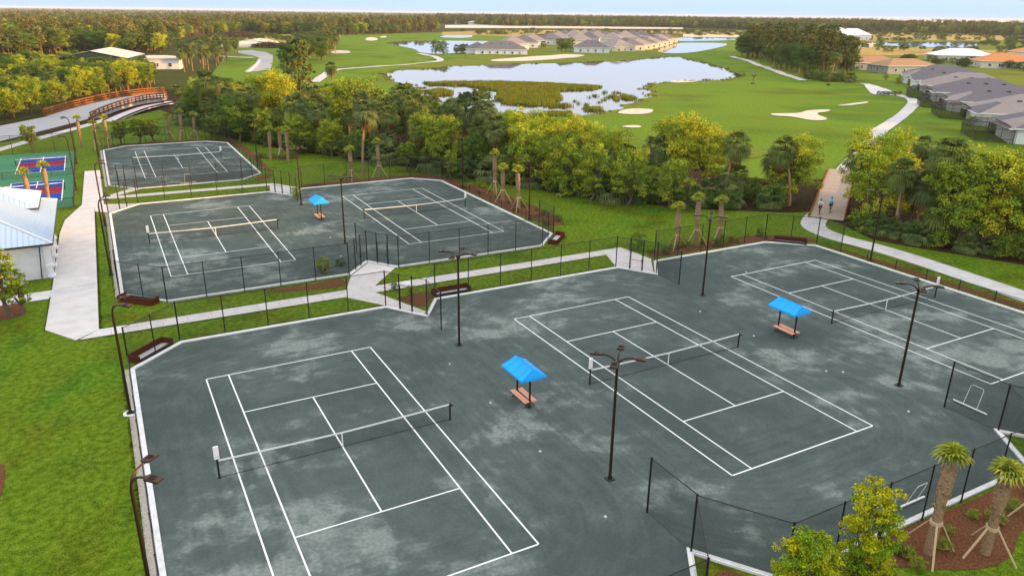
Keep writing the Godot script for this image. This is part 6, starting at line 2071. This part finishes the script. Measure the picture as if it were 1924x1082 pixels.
func road_bridge() -> void:
	# cambered timber bridge over the creek
	var L0 := at_base(82, 218); var L1 := at_base(308, 174)
	var R0 := at_base(170, 224); var R1 := at_base(313, 186)
	var cam := 1.0
	var o := thing("road_bridge", "cambered bridge deck carrying the road across the creek", "bridge", L0)
	var la := arc_pts(L0, L1, 20, cam); var ra := arc_pts(R0, R1, 20, cam)
	var db := MB.new()
	for i in 20:
		var a: Vector3 = la[i] - L0; var b: Vector3 = la[i + 1] - L0; var c: Vector3 = ra[i + 1] - L0; var d: Vector3 = ra[i] - L0
		slope_quad(db, [a, b, c, d])
		slope_quad(db, [a - Vector3(0, 0.6, 0), b - Vector3(0, 0.6, 0), c - Vector3(0, 0.6, 0), d - Vector3(0, 0.6, 0)])
		db.quad(d, c, c - Vector3(0, 0.6, 0), d - Vector3(0, 0.6, 0)); db.quad(a, b, b - Vector3(0, 0.6, 0), a - Vector3(0, 0.6, 0))
	for i in db.v.size(): db.v[i].y += 0.03
	part(o, "deck", db.build(), M.asphalt_road)
	rail_run("bridge_railing", "timber post and rail parapet on the woodland side of the road bridge", la, 1.45, "timber railings of the road bridge")
	rail_run("bridge_railing", "timber post and rail parapet between the road and the bridge walkway", ra, 1.45, "timber railings of the road bridge")
	# kerb beams
	for q in [[la, 1.0], [ra, -1.0]]:
		for i in 20:
			var a: Vector3 = q[0][i] - L0; var b: Vector3 = q[0][i + 1] - L0
			var mid: Vector3 = (a + b) * 0.5
			var d := (b - a).normalized()
			var side: Vector3 = d.cross(Vector3.UP).normalized() * float(q[1])
			var kb := MB.new()
			kb.box(mid + side * 0.45 + Vector3(0, 0.2, 0), Vector3(a.distance_to(b) * 0.97, 0.28, 0.28), Basis(d, side.cross(d), side))
			part(o, "kerb_beam", kb.build(), M.timber)
	# separate walkway alongside
	var W0 := at_base(204, 228); var W1 := at_base(318, 193)
	var out := (R0 - L0); out.y = 0; out = out.normalized()
	var w := thing("bridge_walkway", "narrow timber walkway beside the road bridge", "bridge", W0)
	var wa := arc_pts(W0, W1, 16, 0.7)
	var wb := MB.new()
	for i in 16:
		var a: Vector3 = wa[i] - W0; var b: Vector3 = wa[i + 1] - W0
		var d := (b - a).normalized(); var s := d.cross(Vector3.UP).normalized()
		wb.box((a + b) * 0.5 - Vector3(0, 0.1, 0), Vector3(a.distance_to(b), 0.25, 3.0), Basis(d, s.cross(d), s))
	part(w, "deck", wb.build(), M.concrete_path)
	for e in [-1.0, 1.0]:
		for i in 16:
			var a: Vector3 = wa[i] - W0; var b: Vector3 = wa[i + 1] - W0
			var d := (b - a).normalized(); var s := d.cross(Vector3.UP).normalized()
			var eb := MB.new()
			eb.box((a + b) * 0.5 + s * 1.42 * e + Vector3(0, 0.14, 0), Vector3(a.distance_to(b), 0.24, 0.16), Basis(d, s.cross(d), s))
			part(w, "edge_beam", eb.build(), M.timber_brown)

func boardwalk() -> void:
	var A0 := P(1520, 407); var A1 := P(1587, 418)
	var B0 := P(1553, 345); var B1 := P(1595, 350)
	var c0 := (A0 + A1) * 0.5; var c1 := (B0 + B1) * 0.5
	var d := (c1 - c0).normalized()
	var s := d.cross(Vector3.UP).normalized()
	var w := 3.7
	var L := c0.distance_to(c1) + 12.0
	var o := thing("boardwalk", "weathered plank boardwalk leading from the footpath into the wood", "boardwalk", c0)
	var n := int(L / 0.9)
	var bs := Basis(d, s.cross(d), s)
	for i in n:
		var pb := MB.new()
		pb.box(d * (i + 0.5) * 0.9 + Vector3(0, 0.10 + 0.008 * (i % 3), 0), Vector3(0.885, 0.07, w), bs)
		part(o, "plank", pb.build(), M.deck_plank)
	for e in [-1.0, 1.0]:
		var eb := MB.new()
		eb.box(d * L * 0.5 + s * (w * 0.5 + 0.08) * e + Vector3(0, 0.24, 0), Vector3(L, 0.30, 0.14), bs)
		part(o, "edge_beam", eb.build(), M.timber)
		for k in int(L / 3.0):
			var kb := MB.new()
			kb.box(d * (k * 3.0 + 0.8) + s * (w * 0.5 + 0.2) * e + Vector3(0, -0.05, 0), Vector3(0.2, 0.7, 0.14), bs)
			part(o, "pile", kb.build(), M.timber)

# ---------------------------------------------------------------- people and small things
func smin_(a: float, b: float, k: float) -> float:
	var h := clampf(0.5 + 0.5 * (b - a) / k, 0.0, 1.0)
	return lerpf(b, a, h) - k * h * (1.0 - h)

func field_mesh(bones: Array, cell: float, k := 0.03, mb: MB = null) -> MB:
	# surface nets over smoothly joined tapered capsules: bone = [p, q, rp, rq]
	if mb == null: mb = MB.new()
	var lo := Vector3(1e9, 1e9, 1e9); var hi := -lo
	for b in bones:
		var m := Vector3.ONE * (maxf(b[2], b[3]) + cell * 2.0)
		lo = lo.min((b[0] as Vector3).min(b[1]) - m); hi = hi.max((b[0] as Vector3).max(b[1]) + m)
	var dim := Vector3i(((hi - lo) / cell).ceil()) + Vector3i.ONE
	var f := PackedFloat32Array()
	f.resize(dim.x * dim.y * dim.z)
	f.fill(1.0)
	for b in bones:
		var p: Vector3 = b[0]; var q: Vector3 = b[1]
		var m2 := Vector3.ONE * (maxf(b[2], b[3]) + cell * 3.0 + k)
		var i0 := Vector3i(((p.min(q) - m2 - lo) / cell).floor()).clamp(Vector3i.ZERO, dim - Vector3i.ONE)
		var i1 := Vector3i(((p.max(q) + m2 - lo) / cell).ceil()).clamp(Vector3i.ZERO, dim - Vector3i.ONE)
		var d := q - p
		var dd := maxf(d.length_squared(), 1e-9)
		for z in range(i0.z, i1.z + 1):
			for y in range(i0.y, i1.y + 1):
				for x in range(i0.x, i1.x + 1):
					var w := lo + Vector3(x, y, z) * cell
					var t := clampf((w - p).dot(d) / dd, 0.0, 1.0)
					var v := w.distance_to(p + d * t) - lerpf(b[2], b[3], t)
					var ix := (z * dim.y + y) * dim.x + x
					f[ix] = smin_(f[ix], v, k)
	var vid := {}
	var vs := PackedVector3Array()
	var sx := 1; var sy := dim.x; var sz := dim.x * dim.y
	var offs := [0, sx, sy, sx + sy, sz, sx + sz, sy + sz, sx + sy + sz]
	var cor := [Vector3(0, 0, 0), Vector3(1, 0, 0), Vector3(0, 1, 0), Vector3(1, 1, 0), Vector3(0, 0, 1), Vector3(1, 0, 1), Vector3(0, 1, 1), Vector3(1, 1, 1)]
	var edges := [[0, 1], [2, 3], [4, 5], [6, 7], [0, 2], [1, 3], [4, 6], [5, 7], [0, 4], [1, 5], [2, 6], [3, 7]]
	for z in dim.z - 1:
		for y in dim.y - 1:
			for x in dim.x - 1:
				var ix := z * sz + y * sy + x
				var neg := 0
				for o in offs:
					if f[ix + o] < 0.0: neg += 1
				if neg == 0 or neg == 8: continue
				var acc := Vector3(); var cnt := 0
				for e in edges:
					var a := f[ix + offs[e[0]]]; var b := f[ix + offs[e[1]]]
					if (a < 0.0) != (b < 0.0):
						acc += (cor[e[0]] as Vector3).lerp(cor[e[1]], a / (a - b)); cnt += 1
				vid[ix] = vs.size()
				vs.push_back(lo + (Vector3(x, y, z) + acc / cnt) * cell)
	var nrm := PackedVector3Array()
	nrm.resize(vs.size())
	var quads := []
	for z in range(1, dim.z - 1):
		for y in range(1, dim.y - 1):
			for x in range(1, dim.x - 1):
				var ix := z * sz + y * sy + x
				var a := f[ix]
				for ax in 3:
					var st: int = [sx, sy, sz][ax]; var u: int = [sy, sz, sx][ax]; var v: int = [sz, sx, sy][ax]
					var b := f[ix + st]
					if (a < 0.0) == (b < 0.0): continue
					var q := [vid.get(ix - u - v, -1), vid.get(ix - v, -1), vid.get(ix, -1), vid.get(ix - u, -1)]
					if q.has(-1): continue
					if a >= 0.0: q.reverse()
					quads.append(q)
					var nn := (vs[q[1]] - vs[q[0]]).cross(vs[q[2]] - vs[q[0]])
					for i in q: nrm[i] += nn
	for q in quads:
		for i in [0, 2, 1, 0, 3, 2]:
			mb.v.push_back(vs[q[i]]); mb.n.push_back(nrm[q[i]].normalized()); mb.c.push_back(mb.col)
	return mb

func cyclist(label: String, bike_label: String, pos: Vector3, yaw: float, shirt: Color, shorts: Color, hat: Color) -> void:
	# seated on the bicycle, heading along +z (towards the courts)
	var o := thing("person", label, "person", pos, yaw, "cyclists on the boardwalk")
	var skin := plain("skin", rgb(196, 150, 122), 0.6)
	var hip := Vector3(0, 0.98, -0.25)
	var chest := Vector3(0, 1.38, -0.05)
	var neck := Vector3(0, 1.52, 0.0)
	var bones := [[hip, chest, 0.145, 0.155], [chest, neck, 0.13, 0.065], [neck, neck + Vector3(0, 0.1, 0.02), 0.055, 0.055]]
	for e in [-1.0, 1.0]:
		var sh := Vector3(0.19 * e, 1.44, -0.02); var el := Vector3(0.27 * e, 1.20, 0.18); var ha := Vector3(0.24 * e, 1.06, 0.42)
		bones.append([chest + Vector3(0.08 * e, 0.04, 0), sh, 0.09, 0.07]); bones.append([sh, el, 0.062, 0.047]); bones.append([el, ha, 0.045, 0.033])
		var kn := Vector3(0.13 * e, 0.72 if e > 0 else 0.56, 0.16 if e > 0 else 0.06)
		var an := Vector3(0.11 * e, 0.36 if e > 0 else 0.14, 0.02 if e > 0 else -0.06)
		bones.append([hip + Vector3(0.08 * e, -0.02, 0), kn, 0.095, 0.062]); bones.append([kn, an, 0.06, 0.04])
		bones.append([an + Vector3(0, -0.04, -0.03), an + Vector3(0, -0.07, 0.16), 0.045, 0.035])
	var bm := field_mesh(bones, 0.022, 0.05)
	for e in [-1.0, 1.0]:
		# hand closed on the grip: palm and five short finger chains
		var hb := []
		var c := Vector3(0.24 * e, 1.05, 0.44)
		hb.append([c + Vector3(0, 0.01, -0.03), c + Vector3(0, 0.02, 0.03), 0.03, 0.034])
		for k in 4:
			var x := (k - 1.5) * 0.019
			var ln: float = [0.040, 0.046, 0.043, 0.034][k]
			hb.append([c + Vector3(x, 0.02, 0.035), c + Vector3(x, 0.005, 0.035 + ln), 0.009, 0.009])
			hb.append([c + Vector3(x, 0.005, 0.035 + ln), c + Vector3(x, -0.03, 0.03 + ln * 0.6), 0.009, 0.008])
		hb.append([c + Vector3(-0.035 * e, 0.0, 0.0), c + Vector3(-0.05 * e, -0.02, 0.045), 0.010, 0.009])
		field_mesh(hb, 0.006, 0.008, bm)
	# head with nose, ears, chin
	var hc := neck + Vector3(0, 0.20, 0.03)
	var head := [[hc + Vector3(0, 0.03, -0.015), hc + Vector3(0, -0.03, 0.015), 0.092, 0.078], [hc + Vector3(0, -0.08, 0.03), hc + Vector3(0, -0.085, 0.045), 0.045, 0.036], [hc + Vector3(0, -0.005, 0.085), hc + Vector3(0, -0.03, 0.105), 0.012, 0.016]]
	for e in [-1.0, 1.0]: head.append([hc + Vector3(0.085 * e, -0.01, -0.01), hc + Vector3(0.09 * e, -0.04, -0.005), 0.018, 0.014])
	field_mesh(head, 0.012, 0.02, bm)
	part(o, "body", bm.build(), skin)
	var fb := MB.new()
	for e in [-1.0, 1.0]: fb.box(hc + Vector3(0.035 * e, 0.0, 0.086), Vector3(0.022, 0.012, 0.01))
	fb.box(hc + Vector3(0, -0.058, 0.083), Vector3(0.045, 0.01, 0.01))
	part(o, "eyes_and_mouth", fb.build(), M.gutter)
	var tb := [[hip + Vector3(0, 0.02, 0), chest, 0.162, 0.172], [chest, neck - Vector3(0, 0.03, 0), 0.148, 0.075]]
	for e in [-1.0, 1.0]:
		var sh := Vector3(0.19 * e, 1.44, -0.02); var el := Vector3(0.27 * e, 1.20, 0.18)
		tb.append([chest + Vector3(0.08 * e, 0.04, 0), sh, 0.105, 0.085]); tb.append([sh, sh.lerp(el, 0.75), 0.08, 0.072])
	part(o, "shirt", field_mesh(tb, 0.022, 0.05).build(), plain("shirt_cloth", shirt, 0.9))
	var sb := [[hip + Vector3(-0.05, 0, 0), hip + Vector3(0.05, 0.02, 0), 0.158, 0.158]]
	for e in [-1.0, 1.0]:
		var kn := Vector3(0.13 * e, 0.72 if e > 0 else 0.56, 0.16 if e > 0 else 0.06)
		sb.append([hip + Vector3(0.08 * e, -0.02, 0), (hip + Vector3(0.08 * e, -0.02, 0)).lerp(kn, 0.75), 0.115, 0.09])
	part(o, "shorts", field_mesh(sb, 0.022, 0.05).build(), plain("shorts_cloth", shorts, 0.9))
	for e in [-1.0, 1.0]:
		var an := Vector3(0.11 * e, 0.36 if e > 0 else 0.14, 0.02 if e > 0 else -0.06)
		part(o, "shoe", field_mesh([[an + Vector3(0, -0.05, -0.04), an + Vector3(0, -0.075, 0.17), 0.052, 0.043]], 0.016, 0.02).build(), M.white_plastic)
	var cap := [[hc + Vector3(0, 0.055, -0.015), hc + Vector3(0, 0.06, 0.0), 0.098, 0.092], [hc + Vector3(-0.04, 0.055, 0.09), hc + Vector3(0.04, 0.055, 0.09), 0.02, 0.02]]
	part(o, "cap", field_mesh(cap, 0.014, 0.03).build(), plain("cap_cloth", hat, 0.9))
	# bicycle
	var b := thing("bicycle", bike_label, "bicycle", pos, yaw, "bicycles on the boardwalk")
	for wz in [-0.52, 0.56]:
		var ty := MB.new()
		var ring := []; var rr := []
		for i in 25:
			var a := TAU * i / 24.0
			ring.append(Vector3(0, 0.34 + 0.33 * sin(a), wz + 0.33 * cos(a))); rr.append(0.024)
		ty.tube(ring, rr, 6, false)
		var wh := part(b, "wheel", ty.build(), M.wire)
		var sp := MB.new()
		for i in 10:
			var a := TAU * i / 10.0
			sp.rod(Vector3(0, 0.34, wz), Vector3(0, 0.34 + 0.32 * sin(a), wz + 0.32 * cos(a)), 0.004, 3)
		part(wh, "spokes", sp.build(), M.lens_grey)
	var fr := MB.new()
	var bb_ := Vector3(0, 0.30, -0.05)
	var st := Vector3(0, 0.82, -0.24); var hd := Vector3(0, 0.86, 0.36)
	for q in [[bb_, st], [st, hd], [bb_, hd - Vector3(0, 0.12, -0.02)], [bb_, Vector3(0, 0.34, -0.52)], [st, Vector3(0, 0.34, -0.52)], [hd + Vector3(0, 0.1, -0.02), Vector3(0, 0.34, 0.56)]]:
		fr.rod(q[0], q[1], 0.018, 6)
	part(b, "frame", fr.build(), plain("bike_paint", rgb(92, 26, 30), 0.4))
	var hb2 := MB.new()
	hb2.tube([Vector3(-0.29, 1.02, 0.46), Vector3(-0.18, 1.03, 0.44), Vector3(0, 1.0, 0.34), Vector3(0.18, 1.03, 0.44), Vector3(0.29, 1.02, 0.46)], [0.014, 0.014, 0.014, 0.014, 0.014], 6)
	part(b, "handlebar", hb2.build(), M.black_metal)
	var sd := MB.new()
	sd.bbox(Vector3(0, 0.85, -0.27), Vector3(0.17, 0.07, 0.26), 0.03)
	part(b, "saddle", sd.build(), M.black_metal)

func turf_fan(label: String, pos: Vector3) -> void:
	var o := thing("turf_fan", label, "fan", pos, 0.4, "turf fans on the fairway")
	var pb := MB.new()
	pb.tube([Vector3(0, 0, 0), Vector3(0, 2.6, 0)], [0.13, 0.1], 8)
	pb.bbox(Vector3(0, 0.25, 0), Vector3(1.1, 0.5, 0.9), 0.05)
	part(o, "pole", pb.build(), M.gutter)
	var rb := MB.new()
	var ring := []; var rr := []
	for i in 21:
		var a := TAU * i / 20.0
		ring.append(Vector3(cos(a) * 0.75, 3.0 + sin(a) * 0.75, 0.1)); rr.append(0.06)
	rb.tube(ring, rr, 6, false)
	part(o, "guard_ring", rb.build(), M.gutter)
	for k in 5:
		var bb := MB.new()
		var a := TAU * k / 5.0
		bb.box(Vector3(cos(a) * 0.35, 3.0 + sin(a) * 0.35, 0.1), Vector3(0.68, 0.2, 0.03), Basis(Vector3(0, 0, 1), a) * Basis(Vector3(1, 0, 0), 0.4))
		part(o, "blade", bb.build(), M.gutter)
	var mb := MB.new()
	mb.tube([Vector3(0, 3.0, -0.3), Vector3(0, 3.0, 0.2)], [0.2, 0.16], 8)
	part(o, "motor", mb.build(), M.gutter)

func pickle_net(label: String, u: float, v: float) -> void:
	var o := thing("pickleball_net", label, "net", K(u, v, 0.034), deg_to_rad(COURT_YAW), "pickleball nets")
	for e in [-1.0, 1.0]:
		var pb := MB.new()
		pb.tube([Vector3(3.35 * e, 0, 0), Vector3(3.35 * e, 0.95, 0)], [0.05, 0.05], 8)
		part(o, "post", pb.build(), M.black_metal)
	var cb := MB.new()
	var x := -3.35
	while x < 3.35:
		cb.quad(Vector3(x - 0.003, 0.03, 0), Vector3(x + 0.003, 0.03, 0), Vector3(x + 0.003, 0.86, 0), Vector3(x - 0.003, 0.86, 0)); x += 0.05
	for j in 17:
		cb.quad(Vector3(-3.35, 0.03 + j * 0.05, 0.001), Vector3(3.35, 0.03 + j * 0.05, 0.001), Vector3(3.35, 0.036 + j * 0.05, 0.001), Vector3(-3.35, 0.036 + j * 0.05, 0.001))
	part(o, "netting", cb.build(), M.net_cord)
	var hb := MB.new()
	hb.box(Vector3(0, 0.88, 0), Vector3(6.7, 0.07, 0.03))
	part(o, "headband", hb.build(), M.white_paint)

func brush_pile(label: String, x: float, y: float, w: float, h: float, sd: int) -> void:
	# heap of felled trunks and branches
	var r := RandomNumberGenerator.new()
	r.seed = sd
	var o := thing("brush_pile", label, "brush pile", at_base(x, y), 0.0, "brush piles by the back road")
	var mb := MB.new()
	for i in 260:
		var q := rv(r)
		var p := Vector3(q.x * w * 0.5, absf(q.y) * h * r.randf_range(0.3, 1.0), q.z * w * 0.3)
		var d := rv(r); d.y *= 0.4
		mb.tube([p - d * r.randf_range(1.0, 2.6), p + d * r.randf_range(1.0, 2.6)], [r.randf_range(0.1, 0.3), 0.06], 4)
	var b := part(o, "branches", mb.build(), M.bark)
	b.set_meta("kind", "stuff")
	var hb := MB.new()
	for i in 12:
		var a := TAU * i / 12.0; var a2 := TAU * (i + 1) / 12.0
		for k in 3:
			var t0 := k / 3.0; var t1 := (k + 1) / 3.0
			var f := func(an: float, t: float) -> Vector3: return Vector3(cos(an) * w * 0.46 * cos(t * 1.57), h * 0.8 * sin(t * 1.57), sin(an) * w * 0.3 * cos(t * 1.57))
			hb.quad(f.call(a, t0), f.call(a, t1), f.call(a2, t1), f.call(a2, t0))
	part(o, "heap", hb.build(), M.litter)

func excavator(pos: Vector3, yaw: float) -> void:
	var o := thing("excavator", "blue tracked excavator between the brush piles", "excavator", pos, yaw)
	var bl := plain("machine_blue", rgb(36, 70, 110), 0.5)
	for e in [-1.0, 1.0]:
		var tb := MB.new()
		tb.bbox(Vector3(0, 0.45, e * 1.2), Vector3(4.2, 0.9, 0.6), 0.25)
		part(o, "track", tb.build(), M.gutter)
	var cb := MB.new()
	cb.bbox(Vector3(-0.4, 1.6, 0), Vector3(3.0, 1.2, 2.6), 0.15)
	part(o, "body", cb.build(), bl)
	var kb := MB.new()
	kb.bbox(Vector3(0.6, 2.5, 0.7), Vector3(1.4, 1.6, 1.1), 0.12)
	part(o, "cab", kb.build(), M.window_glass)
	var ab := MB.new()
	ab.tube([Vector3(0.9, 1.8, -0.5), Vector3(2.6, 4.6, -0.5), Vector3(4.4, 5.0, -0.5)], [0.3, 0.28, 0.22], 6)
	ab.tube([Vector3(4.4, 5.0, -0.5), Vector3(5.4, 2.6, -0.5)], [0.22, 0.15], 6)
	part(o, "boom", ab.build(), bl)
	var ub := MB.new()
	ub.bbox(Vector3(5.3, 2.1, -0.5), Vector3(0.9, 0.9, 1.1), 0.15)
	part(o, "bucket", ub.build(), M.gutter)

func build_details() -> void:
	pickle_net("low black pickleball net with white headband on the court beside the road", -17.65, 98.1)
	pickle_net("low black pickleball net with white headband on the court beside the clubhouse", -17.65, 77.5)
	make_lamp("two-armed dark lamp post over the pickleball court beside the road", K(-13.0, 96.5), [135, 225])
	make_lamp("two-armed dark lamp post over the pickleball court beside the clubhouse", K(-13.0, 76.7), [135, 225])
	fence("tall black fence behind the pickleball courts facing the road", [-13.2, 109.2, -25.0, 109.2], 3.05)
	fence("low black fence between the pickleball courts and the walkway", [-13.2, 109.2, -13.2, 66.4], 1.2, [], true)
	fence("low black fence dividing the two pickleball courts", [-13.2, 87.6, -24.8, 87.6], 1.0, [], true)
	fence("low black fence between pickleball court and clubhouse lawn", [-13.2, 66.4, -24.8, 66.4], 1.2, [], true)
	# cyclists on the boardwalk
	var d := (P(1540, 405) - P(1560, 350)); d.y = 0
	var yaw := atan2(d.x, d.z)
	cyclist("person in a pale grey shirt riding a dark red bicycle", "dark red bicycle under the rider in pale grey", at_base(1540, 404) + Vector3(0, 0.14, 0), yaw, rgb(196, 196, 204), rgb(56, 30, 34), rgb(60, 60, 66))
	cyclist("person in a light blue shirt and dark shorts riding a bicycle", "dark bicycle under the rider in light blue", at_base(1560, 400) + Vector3(0, 0.14, 0), yaw, rgb(110, 196, 226), rgb(24, 28, 34), rgb(40, 56, 70))
	var f1 := at_base(1415, 161); var f2 := at_base(1557, 162)
	turf_fan("dark turf fan on the fairway beside the lake", f1 + Vector3(0, golf_h(f1.x, f1.z), 0))
	turf_fan("dark turf fan on the fairway below the stand of trees", f2 + Vector3(0, golf_h(f2.x, f2.z), 0))
	brush_pile("brown heap of felled branches next to the excavator", 398, 80, 34.0, 6.0, 3)
	brush_pile("long brown heap of felled trunks along the field", 448, 68, 46.0, 5.0, 4)
	brush_pile("reddish heap of cleared roots beside the pale spoil", 508, 89, 26.0, 4.0, 5)
	excavator(at_base(418, 81), 0.6)
	for q in [[456, 88, 30.0, 3.5, "pale spoil heap beside the back road"], [490, 84, 26.0, 4.0, "pale sandy spoil heap beside the reddish roots"]]:
		var o := thing("spoil_heap", q[4], "heap", at_base(q[0], q[1]), 0.3, "spoil heaps by the back road")
		var hb := MB.new()
		var r := RandomNumberGenerator.new()
		r.seed = int(q[0])
		var rows := []
		for k in 6:
			var row := []
			for i in 18:
				var a := TAU * i / 18.0; var t := k / 5.0 * 1.57
				row.append(Vector3(cos(a) * q[2] * 0.5 * cos(t), q[3] * sin(t) * r.randf_range(0.8, 1.1), sin(a) * q[2] * 0.28 * cos(t)))
			rows.append(row)
		for k in 5:
			for i in 18: hb.quad(rows[k][i], rows[k + 1][i], rows[k + 1][(i + 1) % 18], rows[k][(i + 1) % 18])
		part(o, "heap", hb.build(), M.sand)
